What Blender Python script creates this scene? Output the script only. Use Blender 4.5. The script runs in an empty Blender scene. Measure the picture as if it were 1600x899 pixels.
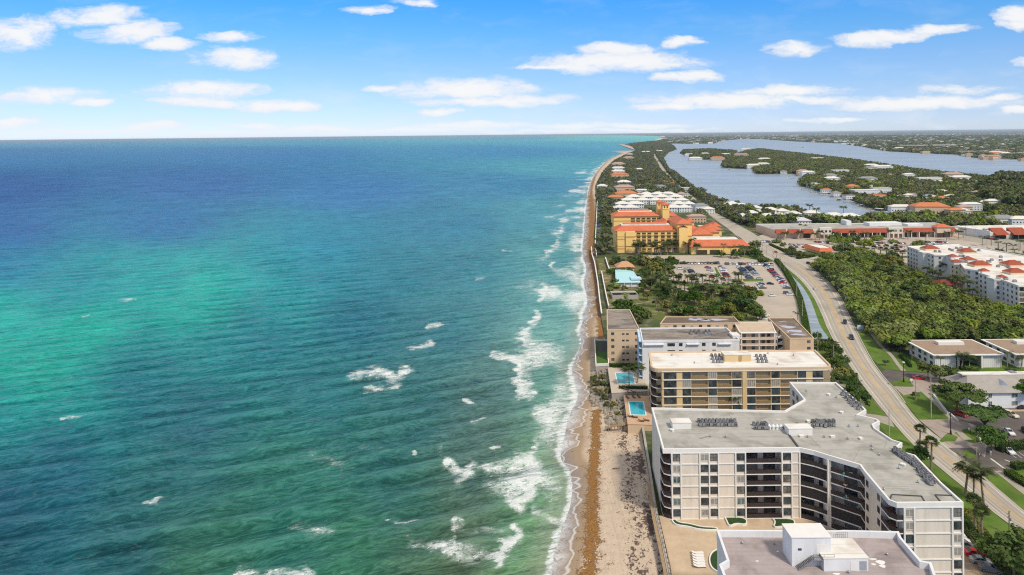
import bpy, math, random
import numpy as np
from mathutils import Vector
scene = bpy.context.scene
col = scene.collection
# ------------------------------------------------------------------ camera
HCAM, FPX, ROLL = 105.0, 1067.0, 0.0106       # eye height (m), focal length in photo pixels, slight roll
cam_d = bpy.data.cameras.new('camera'); cam = bpy.data.objects.new('camera', cam_d); col.objects.link(cam)
cam_d.sensor_width = 36.0; cam_d.lens = FPX/1600*36
cam_d.shift_y = -(449.5-211)/1600             # perspective-corrected lens: horizon above the middle
cam_d.clip_start = 1.0; cam_d.clip_end = 300000
_c, _s = math.cos(ROLL), math.sin(ROLL)
from mathutils import Matrix
cam.matrix_world = Matrix(((_c, _s, 0, 0), (0, 0, -1, 0), (-_s, _c, 0, HCAM), (0, 0, 0, 1)))
scene.camera = cam
# ------------------------------------------------------------------ light
SUN_EL, SUN_AZ = 50.0, 147.0                  # azimuth clockwise from +Y (the view direction)
sd = bpy.data.lights.new('sun', 'SUN'); sun = bpy.data.objects.new('sun', sd); col.objects.link(sun)
sd.energy = 2.3; sd.angle = math.radians(8); sd.color = (1.0, 0.915, 0.765)
sv = Vector((math.sin(math.radians(SUN_AZ))*math.cos(math.radians(SUN_EL)), math.cos(math.radians(SUN_AZ))*math.cos(math.radians(SUN_EL)), math.sin(math.radians(SUN_EL))))
sun.rotation_euler = sv.to_track_quat('Z', 'Y').to_euler()
world = bpy.data.worlds.new('World'); scene.world = world; world.use_nodes = True
scene.view_settings.view_transform = 'Standard'; scene.view_settings.look = 'None'
scene.view_settings.gamma = 1; scene.view_settings.use_curve_mapping = False
scene.view_settings.exposure = 0.45
scene.cycles.max_bounces = 5; scene.cycles.diffuse_bounces = 2; scene.cycles.glossy_bounces = 2
scene.cycles.transmission_bounces = 2; scene.cycles.transparent_max_bounces = 6; scene.cycles.volume_bounces = 0
scene.cycles.filter_width = 1.15; scene.cycles.use_denoising = False; scene.cycles.use_adaptive_sampling = False
scene.cycles.caustics_reflective = False; scene.cycles.caustics_refractive = False

class NT:
    """small node-tree helper"""
    def __init__(s, t): s.t = t; s.n = t.nodes; s.l = t.links
    def node(s, k, **kw):
        n = s.n.new(k)
        for a, b in kw.items(): setattr(n, a, b)
        return n
    def put(s, sock, v):
        if isinstance(v, bpy.types.NodeSocket): s.l.new(v, sock)
        elif v is not None:
            if sock.type == 'RGBA' and not isinstance(v, (int, float)) and len(v) == 3: v = (*v, 1)
            sock.default_value = v
    def math(s, op, a, b=None, c=None, clamp=False):
        n = s.node('ShaderNodeMath', operation=op, use_clamp=clamp)
        s.put(n.inputs[0], a); s.put(n.inputs[1], b); s.put(n.inputs[2], c)
        return n.outputs[0]
    def vmath(s, op, a, b=None, scale=None):
        n = s.node('ShaderNodeVectorMath', operation=op)
        s.put(n.inputs[0], a)
        if b is not None: s.put(n.inputs[1], b)
        if scale is not None: s.put(n.inputs['Scale'], scale)
        return n.outputs['Value'] if op in ('LENGTH', 'DOT_PRODUCT', 'DISTANCE') else n.outputs[0]
    def noise(s, vec, scale, detail=4, rough=0.55, dist=0.0, color=False):
        n = s.node('ShaderNodeTexNoise'); s.put(n.inputs['Vector'], vec); s.put(n.inputs['Scale'], scale)
        n.inputs['Detail'].default_value = detail; n.inputs['Roughness'].default_value = rough; n.inputs['Distortion'].default_value = dist
        return n.outputs['Color' if color else 'Fac']
    def mapr(s, v, a, b, c=0.0, d=1.0, smooth=False):
        n = s.node('ShaderNodeMapRange', interpolation_type='SMOOTHSTEP' if smooth else 'LINEAR'); n.clamp = True
        s.put(n.inputs[0], v); s.put(n.inputs[1], a); s.put(n.inputs[2], b); s.put(n.inputs[3], c); s.put(n.inputs[4], d)
        return n.outputs[0]
    def mix(s, f, a, b, mode='MIX'):
        n = s.node('ShaderNodeMix', data_type='RGBA', blend_type=mode)
        s.put(n.inputs[0], f); s.put(n.inputs[6], a); s.put(n.inputs[7], b)
        return n.outputs[2]
    def map(s, vec, loc=(0,0,0), rot=(0,0,0), scale=(1,1,1), kind='POINT'):
        n = s.node('ShaderNodeMapping', vector_type=kind); s.put(n.inputs[0], vec)
        n.inputs[1].default_value = loc; n.inputs[2].default_value = rot; n.inputs[3].default_value = scale
        return n.outputs[0]
    def pos(s): return s.node('ShaderNodeNewGeometry').outputs['Position']
    def attr(s, name, out='Fac'): return s.node('ShaderNodeAttribute', attribute_name=name).outputs[out]
    def bump(s, h, strength=0.5, dist=0.1, normal=None):
        n = s.node('ShaderNodeBump'); n.inputs['Strength'].default_value = strength; n.inputs['Distance'].default_value = dist
        s.put(n.inputs['Height'], h)
        if normal is not None: s.put(n.inputs['Normal'], normal)
        return n.outputs[0]

# ------------------------------------------------------------------ sky with cloud banks (functions of world direction)
def build_world():
    t = NT(world.node_tree); t.n.clear()
    out = t.node('ShaderNodeOutputWorld'); bg = t.node('ShaderNodeBackground')
    sky = t.node('ShaderNodeTexSky', sky_type='NISHITA'); sky.sun_disc = False
    sky.sun_elevation = math.radians(SUN_EL); sky.sun_rotation = math.radians(SUN_AZ)
    sky.altitude = 100; sky.air_density = 1.0; sky.dust_density = 0.15; sky.ozone_density = 3.0
    d = t.node('ShaderNodeTexCoord').outputs['Generated']
    sep = t.node('ShaderNodeSeparateXYZ'); t.put(sep.inputs[0], d)
    x, y, z = sep.outputs
    ya = t.math('MAXIMUM', y, 0.02)
    u = t.math('DIVIDE', x, ya); v = t.math('DIVIDE', z, ya)
    # deepen the blue away from the horizon
    tint = t.node('ShaderNodeValToRGB'); cr = tint.color_ramp
    t.put(tint.inputs[0], t.math('MULTIPLY', z, 2.5))
    stops = [(0.0, .67, .82, 1.28), (.058, .61, .745, 1.20), (.143, .58, .72, 1.06), (.245, .53, .725, 1.05), (.35, .39, .75, 1.09), (.485, .23, .75, 1.24), (.85, .75, .85, .95)]
    for k, (ps, r_, g_, b_) in enumerate(stops):
        e = cr.elements[k] if k < 2 else cr.elements.new(ps)
        e.position = ps; e.color = (r_, g_, b_, 1)
    base = t.mix(1.0, sky.outputs[0], tint.outputs[0], 'MULTIPLY')
    cmb = t.node('ShaderNodeCombineXYZ'); t.put(cmb.inputs[0], u); t.put(cmb.inputs[1], v)
    uv = cmb.outputs[0]
    w = t.vmath('SUBTRACT', t.noise(t.map(uv, scale=(1, 2.2, 1)), 13, 4, 0.6, color=True), (0.5, 0.5, 0.5))
    w = t.vmath('MULTIPLY', w, (0.10, 0.022, 0))
    uvw = t.vmath('ADD', uv, w)
    clouds = [(28,52,72,24),(155,26,72,15),(205,50,72,16),(262,68,50,9),(370,88,78,16),(362,57,44,7),(80,150,82,12),(150,160,40,6),
      (322,140,100,13),(430,166,78,8),(330,160,90,7),(600,138,32,6),(725,140,120,15),(800,158,90,11),(740,160,90,7),(965,97,145,15),(965,75,62,9),(870,103,80,4),
      (1072,121,64,8),(1065,66,40,8),(1242,78,46,10),(1345,64,50,11),(1400,56,60,9),(1460,47,56,9),(1592,24,44,13),(1590,38,40,8),(1592,96,26,7),
      (1240,140,92,8),(1140,158,150,12),(1060,168,90,6),(1260,156,70,6),(1500,140,80,7),(1440,160,150,10),(1570,153,34,6),
      (15,192,60,7),(240,197,70,6),(400,196,60,4),(160,205,130,4),(500,203,140,5),(740,195,100,5),(690,176,40,5),(900,197,90,5),(640,203,150,4),(40,208,90,4),(350,207,120,4),
      (572,17,36,7),(650,4,36,6),(1000,196,90,4),(1300,188,60,4),(1590,172,40,5),(1000,204,120,3),(850,205,100,3)]
    tot = None
    for (cx, cy, rx, ry) in clouds:
        uu = (cx-800)/FPX; vv = (211-cy)/FPX
        c = (uu+ROLL*vv, vv-ROLL*uu, 0)
        q = t.vmath('MULTIPLY', t.vmath('SUBTRACT', uvw, c), (FPX/(rx*1.22), FPX/(ry*1.5), 0))
        r2 = t.vmath('DOT_PRODUCT', q, q)
        f = t.math('SUBTRACT', 1.0, r2, clamp=True)
        tot = f if tot is None else t.math('MAXIMUM', tot, f)
    n1 = t.noise(t.map(uvw, scale=(1, 2.4, 1)), 17, 8, 0.66)
    n2 = t.noise(t.map(uvw, scale=(1, 3.2, 1)), 9, 5, 0.6)
    dens = t.math('ADD', tot, t.math('MULTIPLY', t.math('SUBTRACT', n1, 0.47), 2.6))
    mask = t.math('MULTIPLY', t.mapr(dens, 0.10, 1.05, smooth=True), 1.0)
    mask = t.math('MULTIPLY', mask, t.mapr(tot, 0.0, 0.18))
    wisp = t.math('MULTIPLY', t.mapr(n2, 0.50, 0.75), t.mapr(v, 0.0, 0.10, 0.75, 0.14))
    mask = t.math('MAXIMUM', mask, wisp)
    front = t.math('GREATER_THAN', y, 0.05)
    mask = t.math('MULTIPLY', mask, front)
    # low cream-grey bases, white tops
    shade = t.mapr(t.math('ADD', tot, t.math('MULTIPLY', t.math('SUBTRACT', n1, 0.5), 0.9)), 0.3, 1.1)
    cc = t.mix(shade, (5.7, 6.1, 6.7), (7.1, 7.05, 7.0))
    low = t.mapr(v, 0.0, 0.035)
    cc = t.mix(low, (6.2, 6.7, 7.2), cc)
    fin = t.mix(t.math('MULTIPLY', mask, 0.95), base, cc)
    # unseen thin broken cloud deck overhead, added for soft neutral light
    dz = t.math('MAXIMUM', z, 0.05); cb = t.node('ShaderNodeCombineXYZ'); t.put(cb.inputs[0], t.math('DIVIDE', x, dz)); t.put(cb.inputs[1], t.math('DIVIDE', y, dz))
    deck = t.mapr(t.noise(cb.outputs[0], 0.9, 5, 0.6), 0.34, 0.56, 0.25, 1.0)
    deck = t.math('MULTIPLY', deck, t.mapr(z, 0.24, 0.42, smooth=True))
    fin = t.mix(t.math('MULTIPLY', deck, 0.85), fin, (6.0, 5.75, 5.3))
    t.put(bg.inputs[0], fin); bg.inputs[1].default_value = 0.1
    t.l.new(bg.outputs[0], out.inputs[0])
build_world()

# ------------------------------------------------------------------ helpers
def P(px, py, z=3.0):
    """where the ray through photo pixel (px, py) meets height z: (X, Y)"""
    u = (px-800)/FPX; v = (211-py)/FPX
    v2 = v-ROLL*u; d = (z-HCAM)/v2
    return ((u+ROLL*v)*d, d)
def PX(X, Y, z):
    """numpy: world -> photo pixel"""
    u2 = X/Y; v2 = (z-HCAM)/Y
    return 800+FPX*(u2-ROLL*v2), 211-FPX*(v2+ROLL*u2)
def poly(pts, z=3.0): return [P(a, b, z) for a, b in pts]

def tag(o, label=None, cat=None, group=None, kind=None):
    if label: o['label'] = label
    if cat: o['category'] = cat
    if group: o['group'] = group
    if kind: o['kind'] = kind
    return o
def empty(name, loc, label, cat, group=None, rz=0.0, kind=None):
    o = bpy.data.objects.new(name, None); o.empty_display_size = 0.5; col.objects.link(o)
    o.location = loc; o.rotation_euler = (0, 0, rz)
    return tag(o, label, cat, group, kind)
def link(name, mesh, parent=None, loc=(0, 0, 0), rz=0.0, scale=None):
    o = bpy.data.objects.new(name, mesh); col.objects.link(o)
    if parent is not None: o.parent = parent
    o.location = loc; o.rotation_euler = (0, 0, rz)
    if scale is not None: o.scale = scale
    return o

class MB:
    def __init__(s): s.v = []; s.f = []; s.m = []; s.cur = 0
    def mat(s, i): s.cur = i; return s
    def face(s, pts):
        b = len(s.v); s.v += [tuple(p) for p in pts]; s.f.append(tuple(range(b, b+len(pts)))); s.m.append(s.cur); return s
    def prism(s, pl, z0, z1, top=True, bottom=True, slope=None):
        n = len(pl); b = len(s.v)
        s.v += [(x, y, z0) for x, y in pl]+[(x, y, z1) for x, y in pl]
        for i in range(n):
            j = (i+1) % n; s.f.append((b+i, b+j, b+n+j, b+n+i)); s.m.append(s.cur)
        if top: s.f.append(tuple(b+n+i for i in range(n))); s.m.append(s.cur)
        if bottom: s.f.append(tuple(b+i for i in reversed(range(n)))); s.m.append(s.cur)
        return s
    def box(s, x0, x1, y0, y1, z0, z1): return s.prism([(x0, y0), (x1, y0), (x1, y1), (x0, y1)], z0, z1)
    def obox(s, c, ang, lx, ly, z0, z1):
        ca, sa = math.cos(ang), math.sin(ang)
        return s.prism([(c[0]+ca*a-sa*b, c[1]+sa*a+ca*b) for a, b in ((-lx/2, -ly/2), (lx/2, -ly/2), (lx/2, ly/2), (-lx/2, ly/2))], z0, z1)
    def bar(s, a, b, z0, z1, out, inn=0.0):
        """upright box on the plan line a->b, from inn inside to out outside (outside = right of a->b)"""
        dx, dy = b[0]-a[0], b[1]-a[1]; L = math.hypot(dx, dy) or 1e-6; nx, ny = dy/L, -dx/L
        return s.prism([(a[0]+nx*out, a[1]+ny*out), (b[0]+nx*out, b[1]+ny*out), (b[0]-nx*inn, b[1]-ny*inn), (a[0]-nx*inn, a[1]-ny*inn)], z0, z1)
    def strip(s, pl, o0, o1, z0, z1, closed=False):
        """wall that follows a polyline, between lateral offsets o0 and o1"""
        A = offset(pl, o0, closed); B = offset(pl, o1, closed); n = len(pl)
        for i in range(n if closed else n-1):
            j = (i+1) % n; s.prism([A[i], A[j], B[j], B[i]], z0, z1)
        return s
    def tube(s, p0, p1, r0, r1=None, n=8, cap=True):
        r1 = r0 if r1 is None else r1
        p0, p1 = Vector(p0), Vector(p1); d = (p1-p0).normalized()
        a = d.orthogonal().normalized(); b = d.cross(a); k = len(s.v)
        for p, r in ((p0, r0), (p1, r1)):
            for i in range(n):
                t = 2*math.pi*i/n; q = p+a*(math.cos(t)*r)+b*(math.sin(t)*r); s.v.append(tuple(q))
        for i in range(n): s.f.append((k+i, k+(i+1) % n, k+n+(i+1) % n, k+n+i)); s.m.append(s.cur)
        if cap:
            s.f.append(tuple(k+n+i for i in range(n))); s.m.append(s.cur)
            s.f.append(tuple(k+i for i in reversed(range(n)))); s.m.append(s.cur)
        return s
    def hip(s, pl, z0, z1, inset=None, over=0.0):
        """hip roof on a 4-corner plan (first edge long)"""
        if over: pl = offset(pl, over, True)
        A = [Vector((*p, z0)) for p in pl]
        L0 = (A[1]-A[0]).length; L1 = (A[2]-A[1]).length
        if L0 < L1: A = A[1:]+A[:1]; L0, L1 = L1, L0
        m0 = (A[0]+A[3])/2; m1 = (A[1]+A[2])/2; k = min(0.5, (L1/2)/L0) if inset is None else inset
        r0 = m0.lerp(m1, k); r1 = m0.lerp(m1, 1-k); r0.z = r1.z = z1
        s.face([A[0], A[1], r1, r0]); s.face([A[1], A[2], r1]); s.face([A[2], A[3], r0, r1]); s.face([A[3], A[0], r0])
        s.face([A[3], A[2], A[1], A[0]])
        return s
    def mesh(s, name, mats, origin=(0, 0, 0), smooth=False):
        me = bpy.data.meshes.new(name)
        ox, oy, oz = origin
        me.from_pydata([(x-ox, y-oy, z-oz) for x, y, z in s.v], [], s.f)
        for m in (mats if isinstance(mats, (list, tuple)) else [mats]): me.materials.append(m)
        me.polygons.foreach_set('material_index', s.m)
        if smooth: me.polygons.foreach_set('use_smooth', [True]*len(s.f))
        me.update(); return me
    def build(s, name, mats, parent=None, smooth=False):
        org = tuple(parent.location) if parent is not None else (0, 0, 0)
        if parent is not None and parent.parent is not None: org = tuple(Vector(parent.location)+Vector(parent.parent.location))
        return link(name, s.mesh(name, mats, org, smooth), parent)
def offset(pl, d, closed=False):
    """offset a plan polyline; positive = right-hand side"""
    n = len(pl); res = []
    for i in range(n):
        p = pl[i]
        a = pl[i-1] if (closed or i > 0) else None; b = pl[(i+1) % n] if (closed or i < n-1) else None
        ns = []
        for q0, q1 in ((a, p), (p, b)):
            if q0 is None or q1 is None: continue
            dx, dy = q1[0]-q0[0], q1[1]-q0[1]; L = math.hypot(dx, dy)
            if L > 1e-9: ns.append((dy/L, -dx/L))
        if len(ns) == 2:
            mx, my = ns[0][0]+ns[1][0], ns[0][1]+ns[1][1]; k = max(0.35, (mx*mx+my*my)/2)
            res.append((p[0]+d*mx/k, p[1]+d*my/k))
        else: res.append((p[0]+d*ns[0][0], p[1]+d*ns[0][1]))
    return res
def lerp(a, b, t): return (a[0]+(b[0]-a[0])*t, a[1]+(b[1]-a[1])*t)
def dist(a, b): return math.hypot(a[0]-b[0], a[1]-b[1])
def inside(pl, x, y):
    x = np.asarray(x, float); y = np.asarray(y, float); r = np.zeros(x.shape, bool); n = len(pl)
    for i in range(n):
        x0, y0 = pl[i]; x1, y1 = pl[(i+1) % n]
        if y0 == y1: continue
        c = ((y0 > y) != (y1 > y)) & (x < (x1-x0)*(y-y0)/(y1-y0)+x0); r ^= c
    return r
def srgb(r, g, b):
    return tuple(((c/255)/12.92 if c/255 <= 0.04045 else ((c/255+0.055)/1.055)**2.4) for c in (r, g, b))

_mats = {}
def mat(name, c, rough=0.8, var=0.12, vscale=0.6, spec=0.3, bump=0.0, bscale=4.0, dark=None, dscale=0.15, damt=0.0, rnd=0.0, metal=0.0, stretch=(1, 1, 1), seams=0.0):
    """matte material: base colour with fine variation, optional stains (dark) of their own shape"""
    if name in _mats: return _mats[name]
    m = bpy.data.materials.new(name); m.use_nodes = True; t = NT(m.node_tree)
    b = t.n['Principled BSDF']; b.inputs['Roughness'].default_value = rough; b.inputs['Specular IOR Level'].default_value = spec; b.inputs['Metallic'].default_value = metal
    p = t.pos()
    if stretch != (1, 1, 1): p = t.map(p, scale=stretch)
    n = t.noise(p, vscale, 6, 0.65)
    cc = t.mix(t.mapr(n, 0.3, 0.7), tuple(max(0, k*(1-var)) for k in c), tuple(min(1, k*(1+var)) for k in c))
    if dark is not None:
        n2 = t.noise(p, dscale, 5, 0.6, 0.4); cc = t.mix(t.math('MULTIPLY', t.mapr(n2, 0.48, 0.66), damt), cc, dark)
    if seams:   # laid in strips: thin darker laps every few metres
        sp = t.node('ShaderNodeSeparateXYZ'); t.put(sp.inputs[0], t.pos())
        ln = t.math('LESS_THAN', t.math('FRACT', t.math('DIVIDE', t.math('ADD', sp.outputs[1], t.math('MULTIPLY', t.noise(t.pos(), .2, 2), .3)), seams)), 0.07)
        pn = t.math('FRACT', t.math('MULTIPLY', t.math('SINE', t.math('MULTIPLY', t.math('FLOOR', t.math('DIVIDE', sp.outputs[1], seams)), 12.9)), 43.7))
        cc = t.mix(t.math('MULTIPLY', pn, 0.13), cc, t.mix(1.0, cc, (0.6,)*3, 'MULTIPLY')); cc = t.mix(t.math('MULTIPLY', ln, 0.35), cc, t.mix(1.0, cc, (0.55,)*3, 'MULTIPLY'))
    if rnd:
        r = t.node('ShaderNodeObjectInfo').outputs['Random']
        h = t.node('ShaderNodeHueSaturation'); t.put(h.inputs['Value'], t.mapr(r, 0, 1, 1-rnd, 1+rnd)); t.put(h.inputs['Hue'], t.mapr(t.math('FRACT', t.math('MULTIPLY', r, 7.3)), 0, 1, 0.5-rnd*0.07, 0.5+rnd*0.06)); t.put(h.inputs['Color'], cc); cc = h.outputs[0]
    t.put(b.inputs['Base Color'], cc)
    if bump: t.put(b.inputs['Normal'], t.bump(t.noise(p, bscale, 5, 0.6), 0.6, bump))
    _mats[name] = m; return m
def grid_mesh(name, X, Y, Z):
    """regular grid surface from 2-D arrays"""
    r, c = X.shape; me = bpy.data.meshes.new(name)
    co = np.stack([X, Y, Z], -1).reshape(-1, 3).astype(np.float32)
    i = np.arange(r*c).reshape(r, c); q = np.stack([i[:-1, :-1], i[:-1, 1:], i[1:, 1:], i[1:, :-1]], -1).reshape(-1, 4)
    me.vertices.add(r*c); me.vertices.foreach_set('co', co.ravel())
    me.loops.add(q.size); me.loops.foreach_set('vertex_index', q.ravel().astype(np.int32))
    me.polygons.add(len(q)); me.polygons.foreach_set('loop_start', (np.arange(len(q))*4).astype(np.int32)); me.polygons.foreach_set('loop_total', np.full(len(q), 4, np.int32))
    me.polygons.foreach_set('use_smooth', np.ones(len(q), bool))
    me.update(calc_edges=True); return me
def soup_mesh(name, verts, faces_n, mats, smooth=False):
    """many separate polygons of faces_n corners each: verts (n*faces_n, 3)"""
    me = bpy.data.meshes.new(name); n = len(verts)//faces_n
    me.vertices.add(len(verts)); me.vertices.foreach_set('co', np.asarray(verts, np.float32).ravel())
    me.loops.add(len(verts)); me.loops.foreach_set('vertex_index', np.arange(len(verts), dtype=np.int32))
    me.polygons.add(n); me.polygons.foreach_set('loop_start', (np.arange(n)*faces_n).astype(np.int32)); me.polygons.foreach_set('loop_total', np.full(n, faces_n, np.int32))
    me.update(calc_edges=True)
    for m in mats: me.materials.append(m)
    return me
def fattr(me, name, arr):
    a = me.attributes.new(name, 'FLOAT', 'POINT'); a.data.foreach_set('value', np.asarray(arr, np.float32).ravel())
def vcol(me, name, arr):
    a = me.attributes.new(name, 'FLOAT_COLOR', 'POINT'); arr = np.asarray(arr, np.float32).reshape(-1, 3)
    a.data.foreach_set('color', np.concatenate([arr, np.ones((len(arr), 1), np.float32)], 1).ravel())
def seg_dist(px, py, pts):
    """distance to polyline, and param"""
    best = np.full(px.shape, 1e9); 
    for (x0, y0), (x1, y1) in zip(pts[:-1], pts[1:]):
        dx, dy = x1-x0, y1-y0; L2 = dx*dx+dy*dy+1e-9
        t = np.clip(((px-x0)*dx+(py-y0)*dy)/L2, 0, 1)
        best = np.minimum(best, np.hypot(px-x0-t*dx, py-y0-t*dy))
    return best
rng = np.random.default_rng(7); random.seed(7)
# ------------------------------------------------------------------ sea
SHORE = [(856,930),(860,899),(870,849),(893,790),(896,740),(874,716),(883,686),(888,650),(906,622),(897,590),(893,576),(902,553),(910,534),(905,520),(912,498),(911,490),(920,472),(911,442),(918,418),(909,400),(912,370),(914,340),(917,312),(922,285),(933,266),(952,248),(974,239.5),(989,234.5),(968,226.5),(953,225.6),(982,222.6),(1018,219.7),(1028,217.3),(1035,215),(1030,212)]
SHORE_W = [P(a, b, 0) for a, b in SHORE]+[(6000, 30000), (9500, 60000), (14000, 119000)]
SHORE_W = [(SHORE_W[0][0]-3, 100)]+SHORE_W
def smooth_line(pl, n=3):
    for _ in range(n):
        q = [pl[0]]
        for a, b in zip(pl[:-1], pl[1:]): q += [lerp(a, b, .25), lerp(a, b, .75)]
        pl = q+[pl[-1]]
    return pl
near_shore = smooth_line([p for p in SHORE_W if p[1] < 4300], 2)
def vnoise(x, y, sc, seed, octv=3):
    out = np.zeros(x.shape); amp = 1.0; tot = 0.0; g = np.random.default_rng(seed); T = g.random((256, 256))
    for o in range(octv):
        u = x*sc; v = y*sc; i = np.floor(u).astype(int); j = np.floor(v).astype(int); fu = u-i; fv = v-j; fu = fu*fu*(3-2*fu); fv = fv*fv*(3-2*fv)
        a = T[i & 255, j & 255]; b = T[(i+1) & 255, j & 255]; c = T[i & 255, (j+1) & 255]; d = T[(i+1) & 255, (j+1) & 255]
        out += amp*((a*(1-fu)+b*fu)*(1-fv)+(c*(1-fu)+d*fu)*fv); tot += amp; amp *= .55; sc *= 2.1; x = x+17.3; y = y-9.1
    return out/tot-0.5
def foam_field(X, Y, px, py):
    nz = Y < 2600; m1 = np.zeros_like(X); m2 = np.zeros_like(X); m3 = np.zeros_like(X); m4 = np.zeros_like(X)
    m1[nz] = vnoise(X[nz], Y[nz], .09, 1); m2[nz] = vnoise(X[nz], Y[nz], .09, 2); m3[nz] = vnoise(X[nz]*.7, Y[nz], .35, 3, 4); m4[nz] = vnoise(X[nz], Y[nz]*.6, .05, 4, 3)
    dscale = np.clip(260/np.maximum(Y, 100), .12, 1.6)
    px = px+(34*m1+16*m3)*dscale; py = py+(13*m2+6*m3)*dscale**1.6
    shoreX = np.interp(Y, [p[1] for p in near_shore], [p[0] for p in near_shore])
    d = X-shoreX                                       # metres landwards of the water's edge
    am = 0.5+0.5*np.sin(Y*0.052+.6)*np.sin(Y*0.021+2); de = d+3.4*m4+1.6*m3; f = np.clip(.9+1.3*m3+1.2*m4, .35, 1.3)*0.95*np.exp(-((de+0.6)/1.15)**2)*(d < 2.5)+(0.06+0.40*am)*np.clip(.8+2.2*m4+1.2*m3, 0, 1.6)*np.exp(-((d+4.0+3*am)/(2.5+4*am))**2)*(d < 3)
    d = np.where(Y > 4200, -50, d); f *= np.where(Y > 2500, 0, 1)
    wig = 2.5*np.sin(Y*0.11)+3.5*np.sin(Y*0.037+1.3)+1.2*np.sin(Y*0.31+.4)
    # broken second line of surf
    f += 0.26*np.clip(.8+2.4*m4+1.4*m3, 0, 1.7)*np.exp(-((d+17+wig)/7)**2)*(0.55+0.45*np.sin(Y*0.06+1.0))*(Y > 205)
    f += np.where(Y > 430, np.clip(.8+2.4*m4+1.4*m3, 0, 1.7)*0.34*np.exp(-((d+34+wig*2)/12)**2)*(0.6+0.4*np.sin(Y*0.045))+np.clip(.8+2.0*m4+1.4*m3, 0, 1.6)*0.34*np.exp(-((d+8+wig*.8)/8)**2), 0)
    f += np.where((Y > 190) & (Y < 470), 0.18*np.clip(.8+2.4*m4, 0, 1.6)*np.exp(-((d+7)/5)**2)*(0.5+0.5*np.sin(Y*0.075+2.2)), 0)
    caps = [  # polylines in photo pixels, half-width px, strength
      ([(556,586),(590,580),(618,590),(640,576)],6,1.15),([(576,610),(600,605),(620,604)],4,1.0),([(644,545),(662,542),(676,537)],4.5,1.1),([(672,513),(690,509)],3.5,1.0),
      ([(192,470),(212,467)],2,0.8),([(130,495),(140,492)],1.5,.7),([(230,790),(250,786),(272,776)],2.5,.85),([(100,655),(140,645)],2,.6),
      ([(706,730),(725,737),(742,724)],7,.95),([(718,748),(735,738)],6,1.0),([(740,660),(752,657),(760,652)],3.5,.95),([(733,628),(750,630)],2.5,.8),([(640,711),(645,710)],3,.9),
      ([(763,728),(800,725),(832,710)],8,.85),([(765,762),(790,758),(822,750),(832,720)],12,.95),([(790,780),(806,792),(824,770)],9,1.05),([(833,712),(828,742),(806,790)],5,1.2),([(830,694),(838,698)],3.5,1.2),([(772,697),(778,699)],3,1.1),
      ([(640,846),(670,850),(690,856)],9,.95),([(690,860),(730,866),(770,872),(795,850)],11,.95),([(798,828),(795,850),(770,884)],5,1.2),([(716,815),(708,826)],3.5,.9),([(704,838),(700,850)],3.5,.9),([(720,827),(775,834)],6,.72),
      ([(612,812),(640,818),(660,811)],4,.8),([(470,825),(490,830),(520,836)],9,.6),([(490,715),(530,727)],10,.45),([(380,892),(430,890),(480,893)],7,1.0),([(380,905),(480,905)],9,1.0),
      ([(835,497),(825,515),(818,530)],6,1.15),([(845,470),(850,450)],3,.9),([(775,554),(800,558),(815,560)],4.5,1.0),([(806,560),(808,590),(812,605),(822,618)],6,1.15),([(820,535),(845,545),(868,552)],13,.66),([(812,575),(835,560)],14,.62),([(825,600),(815,615)],8,.85),
      ([(850,453),(866,455),(862,460)],6,.85),([(840,485),(830,500)],3,.8),([(745,436),(758,434)],2.5,.9),([(860,393),(855,397)],3.5,.9),([(872,378),(868,385)],4,.9),([(862,412),(860,416)],3,.9),([(878,358),(872,366)],5,.8),([(878,345),(884,343)],3,.8),
      ([(838,800),(870,812),(880,820)],6,.6),([(842,748),(868,760)],10,.5),([(840,640),(860,660)],9,.38),([(575,695),(600,700)],6,.4),([(775,880),(810,875)],5,.7),([(700,700),(712,760)],8,.35),
      ([(785,392),(800,394)],1.5,.7),([(885,330),(900,328)],3,.7),([(892,300),(905,298)],3,.65),([(900,270),(915,268)],2.5,.6),([(100,595),(118,590)],1.6,.55),([(355,512),(372,508)],1.5,.5)]
    for pl, w, s in caps:
        w *= 1.2; s = min(s, 1.15)*0.74
        x0 = min(p[0] for p in pl)-3*w; x1 = max(p[0] for p in pl)+3*w; y0 = min(p[1] for p in pl)-3*w; y1 = max(p[1] for p in pl)+3*w
        m = (px > x0) & (px < x1) & (py > y0) & (py < y1)
        if m.any():
            dd = seg_dist(px[m], py[m], pl); f[m] += s*np.exp(-(dd/w)**2)*np.clip(.85+1.5*m3[m]+.9*m4[m], .15, 1.5)
    return f, d
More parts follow.
